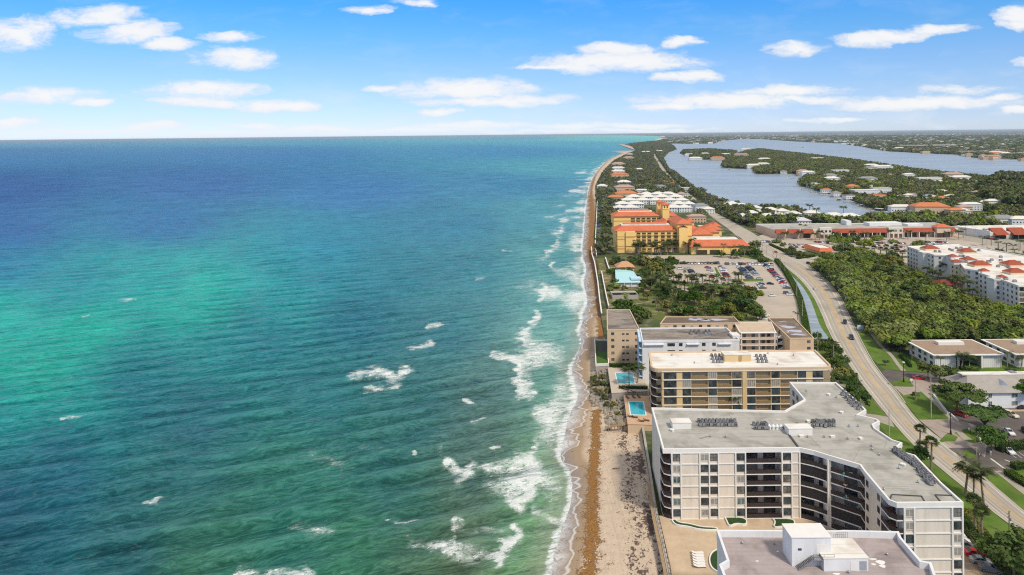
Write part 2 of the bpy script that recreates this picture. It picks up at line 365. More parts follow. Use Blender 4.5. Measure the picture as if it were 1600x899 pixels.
SEA_COL = [(0,222,52,140,170),(400,220,55,148,175),(800,216,70,160,180),(0,240,38,110,160),(400,240,48,115,165),(800,235,55,130,170),(0,300,22,78,140),(300,290,40,95,152),(550,300,46,110,160),(800,290,48,120,155),(890,262,75,150,165),(0,360,18,85,145),(250,350,22,98,148),(500,385,26,122,148),(400,440,16,146,144),(460,405,20,132,142),(230,560,6,112,116),(330,530,12,112,118),(420,480,16,128,130),(130,610,4,122,120),(700,350,30,112,138),(860,330,66,138,148),
  (0,420,10,110,142),(120,450,10,128,138),(250,430,12,140,140),(330,450,12,155,140),(450,430,15,112,128),(600,420,22,108,122),(740,420,36,112,124),(850,400,70,132,132),(0,490,2,158,142),(150,510,2,166,142),(300,490,4,160,140),(0,590,0,156,132),(90,570,2,150,130),(400,520,15,98,112),(550,500,18,96,112),(700,520,40,104,112),(0,640,6,110,120),(200,590,10,88,108),
  (850,470,92,146,142),(880,520,112,158,148),(800,590,85,118,112),(855,600,98,146,130),(300,650,18,88,100),(500,620,22,96,102),(650,640,32,92,94),(100,720,12,82,102),(0,800,12,76,98),(300,750,30,94,96),(500,740,40,104,90),(600,740,26,88,86),(200,850,14,78,84),(0,890,10,76,84),(350,840,42,100,78),(300,890,48,100,74),
  (450,800,30,96,82),(560,860,44,104,74),(650,800,34,92,78),(650,890,70,100,70),(740,770,66,92,80),(720,860,84,96,66),(770,690,78,102,92),(770,640,60,92,92),(850,690,98,138,104),(840,760,92,134,98),(860,840,112,146,100),(830,880,92,132,88),(990,213,120,212,195),(940,217,95,190,188),(900,225,72,155,178),(700,214,66,165,180)]
def build_sea():
    ys = np.concatenate([np.arange(118, 330, 0.55), 330*np.exp(np.arange(0, 1.0, 1/420)*math.log(3000/330)), 3000*np.exp(np.arange(0, 1.0001, 1/90)*math.log(130000/3000))])
    rs = np.concatenate([np.linspace(-1.6, -.9, 12)[:-1], np.linspace(-.9, -.15, 330)[:-1], np.linspace(-.15, .2, 420)[:-1], np.linspace(.2, 1.6, 40)])
    R, Y = np.meshgrid(rs, ys); X = R*Y
    px, py = PX(X, Y, 0.0)
    # swell: long crests running about 19 degrees off the x axis
    a = math.radians(19); al = X*math.cos(a)+Y*math.sin(a); ac = -X*math.sin(a)+Y*math.cos(a)
    Z = np.zeros_like(X); r = random.Random(3)
    for k in range(26):
        lam = r.choice([3.2, 4.5, 6, 8, 11, 15]); th = r.gauss(0, 0.17); ph = r.uniform(0, 6.28)
        kk = 2*math.pi/lam; fade = np.clip(1.6-Y*0.0085/lam*1.2, 0, 1)
        s = np.sin(kk*(ac*math.cos(th)+al*math.sin(th))+ph)
        Z += fade*lam*0.0085*(np.exp(s-1)*2-0.9)
    foam, d = foam_field(X, Y, px, py); crest = Z.copy()
    Z *= np.clip(-d/14, 0.05, 1)*np.clip((900-Y)/500, 0, 1)
    Z += 0.35*np.clip(foam-0.75, 0, .5)*np.clip(-d/8, 0, 1)*np.clip((900-Y)/500, 0, 1)
    Z -= 0.05
    me = grid_mesh('sea', X, Y, Z)
    # water colour (depth, sandbars, weed) interpolated from control points
    C = np.array([srgb(*c[2:]) for c in SEA_COL]); 
    q = np.stack([px.ravel(), np.clip(py.ravel(), 205, 930)], 1); num = np.zeros((len(q), 3)); den = np.zeros(len(q))
    def yw(v): return np.log(np.maximum(v-200, 4))*330
    for (cx, cy, *_), c in zip(SEA_COL, C):
        w = 1/(((q[:, 0]-cx)/1.25)**2+(yw(q[:, 1])-yw(cy))**2+2000)**2.1
        num += w[:, None]*c; den += w
    vcol(me, 'water', num/den[:, None]); fattr(me, 'foam', foam); fattr(me, 'crest', crest); fattr(me, 'shore', d)
    m = bpy.data.materials.new('sea_water'); m.use_nodes = True; t = NT(m.node_tree); b = t.n['Principled BSDF']
    p = t.pos(); geo = t.attr('water', 'Color'); fm = t.attr('foam')
    st = t.map(p, rot=(0, 0, a), scale=(0.16, 1, 1), kind='TEXTURE') if False else t.map(t.map(p, rot=(0, 0, -a)), scale=(0.2, 1, 1))
    st2 = t.map(t.map(p, rot=(0, 0, -a-0.25)), scale=(0.35, 1, 1))
    dist_ = t.vmath('LENGTH', p)
    far = t.mapr(dist_, 250, 1600)
    w1 = t.noise(st, 0.30, 3, 0.6, 0.3); w2 = t.noise(st2, 0.95, 6, 0.7, 0.3); w3 = t.noise(st, 0.06, 4, 0.6, 0.6); w4 = t.noise(st2, 0.018, 5, 0.62)
    h = t.math('ADD', t.math('MULTIPLY', w1, 1.0), t.math('MULTIPLY', w2, 0.42))
    h = t.math('ADD', h, t.math('MULTIPLY', w3, 4.0))
    # suspended sand and weed: large soft patches
    patch = t.noise(t.map(p, scale=(1, 0.6, 1)), 0.022, 5, 0.6, 0.5)
    cc = t.mix(t.mapr(patch, 0.3, 0.72), t.mix(1.0, geo, (0.62, 0.76, 0.80), 'MULTIPLY'), t.mix(1.0, geo, (1.0, 1.02, 1.0), 'MULTIPLY'))
    # wave light and shade put in colour: crest lines near, wave groups farther out
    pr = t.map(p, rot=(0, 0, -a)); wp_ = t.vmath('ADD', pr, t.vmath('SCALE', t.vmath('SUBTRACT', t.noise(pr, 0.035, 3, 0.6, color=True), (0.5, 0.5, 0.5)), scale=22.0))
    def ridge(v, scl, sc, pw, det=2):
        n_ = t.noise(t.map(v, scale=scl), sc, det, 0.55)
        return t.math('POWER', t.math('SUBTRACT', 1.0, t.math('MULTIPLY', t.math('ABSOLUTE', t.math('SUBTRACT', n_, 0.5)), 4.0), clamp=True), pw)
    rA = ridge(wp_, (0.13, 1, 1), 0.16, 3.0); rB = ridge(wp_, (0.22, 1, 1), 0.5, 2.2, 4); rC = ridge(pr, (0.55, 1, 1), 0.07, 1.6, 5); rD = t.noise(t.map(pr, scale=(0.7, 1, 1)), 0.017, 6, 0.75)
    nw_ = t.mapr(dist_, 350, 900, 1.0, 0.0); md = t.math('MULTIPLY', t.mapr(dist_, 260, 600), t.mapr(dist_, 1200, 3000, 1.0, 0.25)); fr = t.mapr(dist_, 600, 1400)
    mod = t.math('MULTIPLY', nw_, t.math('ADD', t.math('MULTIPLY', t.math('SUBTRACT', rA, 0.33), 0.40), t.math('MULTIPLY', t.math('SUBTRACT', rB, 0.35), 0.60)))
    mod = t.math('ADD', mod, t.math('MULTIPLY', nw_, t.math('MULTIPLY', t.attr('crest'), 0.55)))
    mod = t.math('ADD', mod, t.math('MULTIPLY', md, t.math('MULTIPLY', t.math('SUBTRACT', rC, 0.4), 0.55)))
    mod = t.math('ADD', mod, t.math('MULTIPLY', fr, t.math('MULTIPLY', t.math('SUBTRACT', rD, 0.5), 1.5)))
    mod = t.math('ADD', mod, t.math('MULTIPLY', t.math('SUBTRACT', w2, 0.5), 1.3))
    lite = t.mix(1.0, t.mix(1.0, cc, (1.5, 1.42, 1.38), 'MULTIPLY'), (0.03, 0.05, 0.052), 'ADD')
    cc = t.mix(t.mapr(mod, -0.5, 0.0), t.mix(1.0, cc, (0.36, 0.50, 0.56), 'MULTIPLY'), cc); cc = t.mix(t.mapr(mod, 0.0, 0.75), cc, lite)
    # foam: lacy threshold of fine noise
    wv = t.vmath('ADD', p, t.vmath('SCALE', t.vmath('SUBTRACT', t.noise(p, 0.35, 3, 0.6, color=True), (0.5, 0.5, 0.5)), scale=3.0))
    n1 = t.noise(wv, 1.3, 6, 0.7, 0.4); n2 = t.noise(t.map(t.map(wv, rot=(0, 0, -0.5)), scale=(0.32, 1.5, 1)), 0.5, 6, 0.68)
    fn = t.math('ADD', t.math('MULTIPLY', t.math('SUBTRACT', n1, 0.5), 2.0), t.math('MULTIPLY', t.math('SUBTRACT', n2, 0.5), 3.0))
    fd = t.mapr(t.math('ADD', fm, t.math('MULTIPLY', fn, t.mapr(fm, 0.02, 0.3, 0.3, 0.95))), 0.58, 0.88)
    lace = t.math('SUBTRACT', 1.0, t.math('MULTIPLY', t.math('ABSOLUTE', t.math('SUBTRACT', t.noise(t.map(t.map(wv, rot=(0, 0, -0.4)), scale=(0.75, 1.2, 1)), 0.42, 5, 0.65, 0.6), 0.5)), 9.0), clamp=True)
    lace = t.math('MULTIPLY', lace, t.mapr(fm, 0.20, 0.62, smooth=True)); fd = t.math('MAXIMUM', t.math('MULTIPLY', fd, t.mapr(n1, .30, .52, .45, 1.0)), t.math('MULTIPLY', lace, 0.75))
    veil = t.math('MULTIPLY', t.mapr(t.math('ADD', fm, t.math('MULTIPLY', fn, 0.5)), 0.15, 0.9), 0.35)
    # rare whitecaps offshore
    wc = t.math('MULTIPLY', t.mapr(t.noise(t.map(st, scale=(0.5, 1, 1)), 0.11, 3, 0.8), 0.735, 0.77), t.mapr(dist_, 200, 420, 0.15, 0.75))
    fd = t.math('MAXIMUM', fd, wc)
    sh = t.attr('shore')
    shallow = t.mapr(sh, -9, 1); cc = t.mix(t.math('MULTIPLY', shallow, 0.6), cc, (0.36, 0.33, 0.25))
    cc = t.mix(veil, cc, (0.55, 0.68, 0.62)); cc = t.mix(t.math('MULTIPLY', fd, 0.90), cc, (0.74, 0.76, 0.75))
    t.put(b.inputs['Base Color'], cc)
    t.put(b.inputs['Roughness'], t.mix(fd, t.mix(far, (0.26,)*3, (0.42,)*3), (0.9,)*3))
    b.inputs['IOR'].default_value = 1.33; t.put(b.inputs['Specular IOR Level'], t.mapr(dist_, 200, 2500, 0.17, 0.05))
    bp = t.node('ShaderNodeBump'); bp.inputs['Distance'].default_value = 1.3; t.put(bp.inputs['Height'], h); t.put(bp.inputs['Strength'], t.mapr(dist_, 300, 4000, 1.0, 0.6))
    t.put(b.inputs['Normal'], bp.outputs[0])
    me.materials.append(m)
    o = link('sea', me); tag(o, kind='structure')
build_sea()

# ------------------------------------------------------------------ beach
DUNE = [(1054,930),(1046,899),(1034,849),(1024,806),(1016,750),(1010,716),(1005,690),(1002,668),(1000,650),(995,622),(985,600),(965,580),(955,568),(950,545),(944,520),(940,500),(938,480),(936,450),(934,420),(930,395),(928,370),(930,340),(931,312),(930,290),(940,270),(958,251),(979,240.6),(992,235.3)]
W_ = smooth_line([P(a, b, 2.5) for a, b in DUNE], 1)
S_ = smooth_line([p for p in SHORE_W if 90 < p[1] < 4300], 2)
def build_beach():
    ys = np.concatenate([np.arange(118, 420, 0.8), 420*np.exp(np.linspace(0, 1, 420)*math.log(4000/420))])
    xs0 = np.interp(ys, [p[1] for p in S_], [p[0] for p in S_]); wy = [p[1] for p in W_]; o = np.argsort(wy)
    xs1 = np.interp(ys, np.array(wy)[o], np.array([p[0] for p in W_])[o]); xs1 = np.maximum(xs1, xs0+4)
    k = 90; tt = np.linspace(0, 1, k); A = xs0-14
    X = A[:, None]+(xs1-A+1.5)[:, None]*tt[None]; Y = np.repeat(ys[:, None], k, 1)
    d = X-xs0[:, None]; wdt = (xs1-xs0)[:, None]
    Z = np.where(d < 0, d*0.06, np.clip(d/wdt, 0, 1.05)**0.8*2.3)-0.05+0.06*np.sin(Y*.21+X*.3)*np.clip(d/5, 0, 1)
    me = grid_mesh('beach', X, Y, Z); fattr(me, 'wet', d); px, py = PX(X, Y, 1.0)
    fattr(me, 'py', py)
    band = [(918,930),(920,893),(925,833),(925,786),(927,740),(930,693),(931.5,650),(933,620),(936,590),(938,560),(939,530),(939,500),(936,470),(934,442),(928,417),(923,400),(926,364),(925,323),(921,297),(928,272)]
    bx, by = zip(*[(P(a, b, 1.2)) for a, b in band]); bx, by = np.array(bx), np.array(by); oo = np.argsort(by)
    bw = np.interp(Y, by[oo], bx[oo]); half = np.interp(py, [270, 400, 520, 600, 899], [5.5, 3.6, 2.3, 1.8, 2.1])
    weed = np.exp(-((X-bw)/half)**2)*np.where((py > 575) & (py < 640), .35, 1)
    # scraps of dark weed nearer the wall
    w2 = 0.66*np.exp(-((X-xs1[:, None]+5.5+1.5*np.sin(Y*.2))/4.2)**2)*(py > 660)+0.45*np.exp(-((X-xs1[:, None]+1.6)/1.2)**2)*(py > 660)
    fattr(me, 'weed', weed); fattr(me, 'scraps', w2)
    m = bpy.data.materials.new('beach_sand'); m.use_nodes = True; t = NT(m.node_tree); b = t.n['Principled BSDF']; p = t.pos()
    wet = t.attr('wet'); wn = t.math('ADD', wet, t.math('MULTIPLY', t.math('SUBTRACT', t.noise(t.map(p, scale=(1, .35, 1)), 0.12, 4), 0.5), 5.0))
    dry = t.mix(t.mapr(t.noise(p, 0.5, 6, 0.7), 0.3, 0.7), (0.50, 0.395, 0.29), (0.65, 0.515, 0.385))
    dampc = (0.36, 0.255, 0.16); wetc = (0.27, 0.215, 0.175)
    cc = t.mix(t.mapr(wn, 6, 9), dampc, dry)
    cc = t.mix(t.mapr(wn, 0.5, 5), wetc, cc)
    tracks = t.mapr(t.noise(t.map(p, scale=(1.2, 0.02, 1)), 1.6, 3), 0.50, 0.62)
    cc = t.mix(t.math('MULTIPLY', tracks, t.math('MULTIPLY', t.mapr(wn, 8, 11), 0.20)), cc, (0.30, 0.24, 0.18))
    n = t.noise(p, 1.7, 6, 0.75, 0.3); nb = t.noise(p, 0.35, 3, 0.6)
    wv = t.math('ADD', t.attr('weed'), t.math('ADD', t.math('MULTIPLY', t.math('SUBTRACT', n, 0.5), 3.4), t.math('MULTIPLY', t.math('SUBTRACT', nb, 0.5), 1.6)))
    wcol = t.mix(t.mapr(t.noise(p, 3.0, 5, 0.7), 0.35, 0.65), (0.13, 0.055, 0.014), (0.42, 0.21, 0.055))
    cc = t.mix(t.mapr(wv, 0.40, 0.56), cc, wcol)
    sn = t.noise(t.map(p, scale=(1, 0.7, 1)), 0.85, 5, 0.7, 0.8)
    sv_ = t.math('ADD', t.attr('scraps'), t.math('MULTIPLY', t.math('SUBTRACT', sn, 0.5), 2.2))
    cc = t.mix(t.math('MULTIPLY', t.mapr(sv_, 0.62, 0.72), 0.9), cc, (0.075, 0.04, 0.035))
    fr_ = t.math('SUBTRACT', 1.0, t.math('MULTIPLY', t.math('ABSOLUTE', t.math('SUBTRACT', t.noise(p, 0.55, 5, 0.65, 0.8), 0.5)), 8.0), clamp=True)
    lobe = t.math('ADD', wet, t.math('MULTIPLY', t.math('SUBTRACT', t.noise(t.map(p, scale=(0.4, 1, 1)), 0.055, 3, .6), 0.46), -26.0))
    film = t.math('MULTIPLY', t.mapr(lobe, 1.2, -3.5), t.math('ADD', t.math('MULTIPLY', fr_, 0.65), 0.25))
    edge = t.math('SUBTRACT', 1.0, t.math('ABSOLUTE', t.math('MULTIPLY', t.math('SUBTRACT', lobe, 1.2), 1.6)), clamp=True)
    cc = t.mix(t.math('MAXIMUM', film, t.math('MULTIPLY', edge, t.mapr(wet, 9, 6, 0, .75))), cc, (0.74, 0.73, 0.71))
    t.put(b.inputs['Base Color'], cc)
    t.put(b.inputs['Roughness'], t.mapr(wn, 0, 6, 0.25, 0.95))
    b.inputs['Specular IOR Level'].default_value = 0.35
    t.put(b.inputs['Normal'], t.bump(t.math('ADD', t.noise(p, 1.5, 6, .7), t.mapr(wv, .45, .7)), 0.6, 0.35))
    me.materials.append(m); tag(link('beach', me), kind='structure')
build_beach()

# ------------------------------------------------------------------ land sheets, roads, lots
def ground_mat(name, c1, c2, c3=None, s=0.05, s3=0.15, amt3=0.6, rough=0.95, bump=0.15):
    m = bpy.data.materials.new(name); m.use_nodes = True; t = NT(m.node_tree); b = t.n['Principled BSDF']; p = t.pos()
    b.inputs['Roughness'].default_value = rough; b.inputs['Specular IOR Level'].default_value = 0.15
    cc = t.mix(t.mapr(t.noise(p, s, 7, 0.65), 0.35, 0.65), c1, c2)
    cc = t.mix(t.mapr(t.noise(p, 1.4, 5, 0.7), 0.2, 0.8, 0, 0.5), cc, t.mix(1.0, cc, (0.6, 0.62, 0.6), 'MULTIPLY'))
    if c3: cc = t.mix(t.math('MULTIPLY', t.mapr(t.noise(p, s3, 6, 0.7, 0.5), 0.52, 0.62), amt3), cc, c3)
    t.put(b.inputs['Base Color'], cc)
    if bump: t.put(b.inputs['Normal'], t.bump(t.noise(p, 2.0, 5, .7), .6, bump))
    return m
G_LAWN = ground_mat('lawn', (0.085, 0.15, 0.022), (0.14, 0.225, 0.035), (0.17, 0.17, 0.07), s=0.12, amt3=0.35)
G_ISLAND = ground_mat('island_ground', (0.055, 0.085, 0.03), (0.10, 0.12, 0.05), (0.30, 0.26, 0.19), s=0.03, s3=0.05, amt3=0.5)
G_DUNE = ground_mat('dune_scrub', (0.10, 0.12, 0.035), (0.20, 0.18, 0.07), (0.42, 0.33, 0.22), s=0.15, s3=0.12, amt3=0.7)
G_PARK = ground_mat('park_ground', (0.09, 0.125, 0.03), (0.17, 0.19, 0.06), (0.42, 0.31, 0.19), s=0.06, s3=0.07, amt3=0.8)
G_FAR = ground_mat('mainland_ground', (0.06, 0.08, 0.035), (0.10, 0.12, 0.06), (0.42, 0.38, 0.32), s=0.004, s3=0.012, amt3=0.6, bump=0)
G_ROAD = mat('road_concrete', (0.43, 0.38, 0.315), 0.9, 0.10, 0.25, dark=(0.29, 0.25, 0.205), dscale=0.06, damt=0.6, stretch=(1, .35, 1))
G_ASPH = mat('asphalt', (0.115, 0.098, 0.09), 0.9, 0.18, 0.4, dark=(0.20, 0.17, 0.145), dscale=0.08, damt=0.5)
G_LOT = mat('parking_concrete', (0.47, 0.40, 0.325), 0.9, 0.08, 0.2, dark=(0.35, 0.30, 0.25), dscale=0.05, damt=0.5)
G_PATH = mat('path_concrete', (0.36, 0.32, 0.26), 0.9, 0.12, 0.5)
G_PLAZA = mat('plaza_paving', (0.55, 0.42, 0.29), 0.85, 0.10, 0.5, dark=(0.40, 0.30, 0.20), dscale=0.2, damt=0.4)
G_TERR = mat('pool_terrace', (0.55, 0.36, 0.23), 0.8, 0.08, 0.6)
G_PALE = mat('pale_terrace', (0.52, 0.44, 0.36), 0.8, 0.08, 0.6)
PAINT_W = mat('white_paint_line', (0.62, 0.60, 0.55), 0.8, 0.2, 0.4)
PAINT_Y = mat('worn_yellow_lane', (0.49, 0.36, 0.21), 0.9, 0.18, 0.15, dark=(0.42, 0.37, 0.30), dscale=0.3, damt=1.0)
KERB = mat('kerb_concrete', (0.48, 0.44, 0.38), 0.9, 0.12, 0.5)
def area(name, pts, z, m, thick=0.0, world=False, zp=None):
    pl = pts if world else poly(pts, z if zp is None else zp)
    a = sum(pl[i][0]*pl[(i+1) % len(pl)][1]-pl[(i+1) % len(pl)][0]*pl[i][1] for i in range(len(pl)))
    if a < 0: pl = pl[::-1]
    b = MB()
    if thick: b.prism(pl, z-thick, z, bottom=False)
    else: b.face([(x, y, z) for x, y in pl])
    return tag(b.build(name, m), kind='structure')
def ribbon(name, left, right, z, m, zp=None):
    """strip between two pixel polylines with the same number of points"""
    A = smooth_line([P(a, b, 3.0) for a, b in left], 2); B = smooth_line([P(a, b, 3.0) for a, b in right], 2); b_ = MB()
    for i in range(len(A)-1): b_.face([(*A[i], z), (*B[i], z), (*B[i+1], z), (*A[i+1], z)])
    return tag(b_.build(name, m), kind='structure')

# barrier island: seaward edge = dune line, lagoon edge traced, runs off to the south
sea_edge = [P(a, b, 3.0) for a, b in DUNE]
lag_px = [(1416,340.5),(1368,338.5),(1342,338.5),(1286,336),(1240,329),(1213,326),(1187,323),(1131,318),(1115,312.6),(1097.5,302),(1079.6,292),(1059,274),(1044,264),(1037,247),(1045,238),(1058,233.5),(1052,229),(1049,224.5)]
lag_edge = [P(a, b, 1.0) for a, b in lag_px]
isl = [(-40+100, 60), (sea_edge[0][0], 100)]+sea_edge+[P(988,232,3), P(975,226.3,3), P(985,223.2,3)]
isl_poly = isl+lag_edge[::-1]+[P(1500,341,3), (1800, 800), (1800, 60)]
area('ground', isl_poly, 3.0, G_ISLAND, thick=4, world=True)
# lagoon water
lagoon_pts = [P(1049,221,0), P(1030,235,0), P(1036,262,0), P(1090,315,0), P(1180,340,0), P(1440,352,0), P(1640,300,0), (2600, 2000), (6500, 4500), (7500, 9500), (6000, 14500), (3000, 13500)]
def build_lagoon():
    m = bpy.data.materials.new('lagoon_water'); m.use_nodes = True; t = NT(m.node_tree); b = t.n['Principled BSDF']; p = t.pos()
    st = t.map(t.map(p, rot=(0, 0, 0.1)), scale=(0.25, 1, 1))
    n = t.noise(st, 0.012, 6, 0.6); n2 = t.noise(st, 0.2, 5, 0.7)
    cc = t.mix(t.mapr(n, 0.35, 0.65), (0.26, 0.30, 0.33), (0.38, 0.415, 0.44)); cc = t.mix(1.0, cc, t.mix(t.mapr(n2, 0.3, 0.7), (0.72,)*3, (1.28,)*3), 'MULTIPLY')
    t.put(b.inputs['Base Color'], cc); b.inputs['Roughness'].default_value = 0.3; b.inputs['Specular IOR Level'].default_value = 0.3
    t.put(b.inputs['Normal'], t.bump(n2, 0.5, 0.6))
    return m
M_LAG = build_lagoon()
area('lagoon', lagoon_pts, 0.35, M_LAG, world=True)
# wooded peninsula, islet, headland and mainland
pen_px = [(1416,340.5),(1400,334),(1367,326),(1345,318),(1312,306),(1290,301.5),(1258,291.5),(1250,286),(1258,281),(1262,275),(1240,271),(1182,271),(1178,264),(1129,261.5),(1131,254),(1143,247.5),(1150,243),(1165,237),(1187,234),(1238,240),(1286,246),(1342,253),(1383,260),(1432,268),(1483,274),(1547,280),(1800,300)]
pen = [P(a, b, 1.0) for a, b in pen_px]+[(1600, 1000), (1600, 600)]
area('peninsula_ground', pen, 1.8, G_ISLAND, thick=2.5, world=True)
islet_px = [(1065.5,240),(1084.7,249),(1102.6,249.5),(1136,249.5),(1142,245),(1150,238),(1110,235),(1070,236)]
islet = [P(a, b, 1.0) for a, b in islet_px]; area('islet_ground', islet, 1.8, G_ISLAND, thick=2.5, world=True)
main_px = [(1049,224.3),(1080,224.8),(1114,224.6),(1122,221),(1136,219.3),(1161,217),(1190,217.5),(1240,221),(1317,224.4),(1342,228.4),(1365,232.5),(1388,236.5),(1440,238.6),(1496,241.5),(1534,247),(1570,248),(1640,250)]
mainl = [P(a, b, 1.0) for a, b in main_px]+[(5200, 2600), (60000, 3000), (110000, 125000), (14500, 125000), (9700, 60000), (6150, 30000)]
mainl += [P(a, b, 1.0) for a, b in [(1034,213.5),(1036,215.5),(1029,218),(1019,220.3),(990,223)]]
area('mainland_ground', mainl, 1.5, G_FAR, thick=2.5, world=True)
area('far_beach', [P(a, b, 2) for a, b in [(1021,219.6),(1028,217.4),(1035,215.2),(1031,213),(1037,212.8),(1044,215.5),(1040,218.2),(1030,220.4)]], 2.3, mat('far_sand', (0.62, 0.56, 0.46), 0.9), world=True)
area('point_beach', [P(a, b, 2) for a, b in [(966,226.2),(975,229),(990,234.2),(999,234.6),(992,231),(983,228.2),(974,226)]], 3.3, mat('point_sand', (0.50, 0.38, 0.30), 0.9), world=True)

# roads
ROAD_L = [(1660,882),(1596,829),(1566,813),(1519,773),(1466,730),(1426,696),(1386,650),(1346,600),(1339,589),(1317,556),(1295,520),(1283,489),(1269.5,461),(1250,436),(1226,417),(1207,407),(1187,397.5),(1161,378),(1141,360),(1119,345),(1100,330)]
ROAD_R = [(1690,860),(1640,826),(1600,799),(1532,740),(1493,703),(1439,663),(1413,630),(1399,610),(1381,592),(1361,564),(1342,528),(1325,492),(1311,461),(1289,436),(1262,414),(1236,403),(1215,389),(1186,370),(1158,354),(1134,341),(1110,328)]
ribbon('road', ROAD_L, ROAD_R, 3.06, G_ROAD)
def between(f, n=None): return [(a[0]+(b[0]-a[0])*f, a[1]+(b[1]-a[1])*f) for a, b in zip(ROAD_L, ROAD_R)]
ribbon('road_line', between(.125)[:18], between(.15)[:18], 3.085, PAINT_W)
ribbon('road_line', between(.855)[:18], between(.88)[:18], 3.085, PAINT_W)
M_WEAR = mat('tyre_worn_concrete', (0.345, 0.30, 0.245), 0.85, 0.14, 0.2, dark=(0.41, 0.355, 0.285), dscale=0.12, damt=0.9, stretch=(1, .25, 1))
for f0, f1 in ((.20, .245), (.33, .375), (.635, .68), (.765, .81)): ribbon('road_wear', between(f0)[:18], between(f1)[:18], 3.072, M_WEAR)
ribbon('road_centre_lane', between(.44)[:15], between(.58)[:15], 3.08, PAINT_Y)
def kerb(name, pts, w=0.35):
    A = smooth_line([P(a, b, 3.0) for a, b in pts], 1); b = MB(); b.strip(A, 0, w, 2.9, 3.16)
    return tag(b.build(name, KERB), kind='structure')
kerb('kerb', ROAD_L[1:18]); kerb('kerb', [(a+0.8, b) for a, b in ROAD_R[6:15]])
# far stretch of the road through the trees
ribbon('road', [(1138,358),(1100,330),(1068,303),(1053,288),(1036,271),(1022,246),(1020,240)], [(1146,352),(1106,326),(1074,301),(1059,288),(1042,271),(1026,245),(1023,240)], 3.30, G_ROAD)
ribbon('side_road', [(1242,398),(1262,405),(1300,412),(1330,416)], [(1230,408),(1256,414),(1290,420),(1325,424)], 3.055, G_ROAD)
# parking lots
area('parking_lot', [(1052,408),(1210,408),(1222,418),(1240,440),(1252,465),(1262,498),(1278,530),(1180,530),(1185,500),(1172,478),(1160,455),(1155,446),(1100,452),(1045,438)], 3.04, G_LOT)
area('hotel_forecourt', [(1000,399),(1180,399),(1200,408),(1050,410),(1010,408)], 3.03, G_LOT)
area('parking_lot', [(1172,374),(1215,358),(1500,358),(1530,368),(1640,392),(1640,402),(1500,388),(1470,400),(1300,400),(1268,392),(1240,395),(1210,384)], 3.045, G_LOT)
area('access_road', [(1490,372),(1530,364),(1640,388),(1640,400)], 3.09, G_PATH)
area('parking_lot', [(1404,404),(1500,398),(1500,412),(1410,418)], 3.05, G_LOT)
area('driveway', [(1299,396),(1312,404),(1335,412),(1310,414),(1262,404)], 3.07, G_LOT)
area('parking_lot', [(1486,640),(1600,632),(1680,632),(1680,706),(1553,700),(1500,682)], 3.04, G_ASPH)
area('parking_lot', [(1516,706),(1548,700),(1680,712),(1680,740),(1600,726),(1574,741),(1530,742)], 3.045, G_ASPH)
area('parking_lot', [(1462,830),(1505,800),(1520,845),(1600,925),(1600,960),(1462,960)], 3.04, mat('tan_lot', (0.36, 0.27, 0.19), 0.9))
area('side_street', [(1372,584),(1385,577),(1400,580),(1450,583.5),(1600,583),(1680,583),(1680,591),(1440,592),(1425,592),(1398,602),(1383,593)], 3.05, G_ASPH)
area('side_street', [(1383,593),(1400,586),(1440,588),(1520,590),(1500,604),(1448,612),(1436,606),(1400,604)], 3.045, mat('pink_concrete', (0.36, 0.29, 0.25), 0.9))
area('driveway', [(1396,604),(1440,605),(1500,618),(1494,624),(1440,612),(1412,618)], 3.07, mat('pink_concrete', (0.36, 0.29, 0.25), 0.9))
area('driveway', [(1436,656),(1496,655),(1545,672),(1540,710),(1533,738),(1493,704)], 3.07, mat('pink_concrete', (0.36, 0.29, 0.25), 0.9))
area('driveway', [(1340,645),(1368,648),(1390,652),(1398,668),(1368,658)], 3.07, G_PATH)
area('driveway', [(1480,700),(1518,700),(1575,741),(1534,742),(1506,716)], 3.075, G_ASPH)
# lawns
area('lawn', [(1398,604),(1412,618),(1436,612),(1494,626),(1528,670),(1495,655),(1455,654),(1436,656),(1400,612)], 3.03, G_LAWN)
area('lawn', [(1402,612),(1440,612),(1470,640),(1484,655),(1455,654),(1438,658)], 3.035, G_LAWN)
area('lawn', [(1385,600),(1418,590),(1428,604),(1412,606)], 3.065, G_LAWN)
area('lawn', [(1338,520),(1350,520),(1400,560),(1426,566),(1418,574),(1450,582),(1400,579),(1380,576),(1362,560)], 3.03, G_LAWN)
area('lawn', [(1462,694),(1481,676),(1497,683),(1492,690),(1476,690)], 3.08, G_LAWN)
area('lawn', [(1491,676),(1513,669),(1552,690),(1520,692),(1506,688)], 3.08, G_LAWN)
area('lawn', [(1502,708),(1514,702),(1528,716),(1510,714)], 3.085, G_LAWN)
area('lawn', [(1532,740),(1556,736),(1660,826),(1700,860),(1600,797)], 3.03, G_LAWN)
area('lawn', [(1548,738),(1572,740),(1600,726),(1690,740),(1690,850),(1600,775)], 3.035, G_LAWN)
area('lawn', [(1352,626),(1346,604),(1366,628),(1386,652),(1372,652),(1350,645)], 3.03, G_LAWN)
area('lawn', [(1368,655),(1388,652),(1440,704),(1462,727),(1410,715)], 3.03, G_LAWN)
area('lawn', [(1420,700),(1464,729),(1519,773),(1566,813),(1600,838),(1600,900),(1560,880),(1505,820),(1470,750)], 3.035, G_LAWN)
area('lawn', [(1420,540),(1560,540),(1600,555),(1690,560),(1690,582),(1455,582),(1425,577)], 3.032, G_LAWN)
area('lawn', [(1236,403),(1264,410),(1272,424),(1300,442),(1290,436)], 3.03, G_LAWN)
area('canal_bank', [(1210,412),(1227,417),(1250,436),(1270,462),(1284,490),(1295,521),(1318,556),(1310,575),(1285,560),(1262,520),(1248,470),(1234,440)], 3.03, G_LAWN)
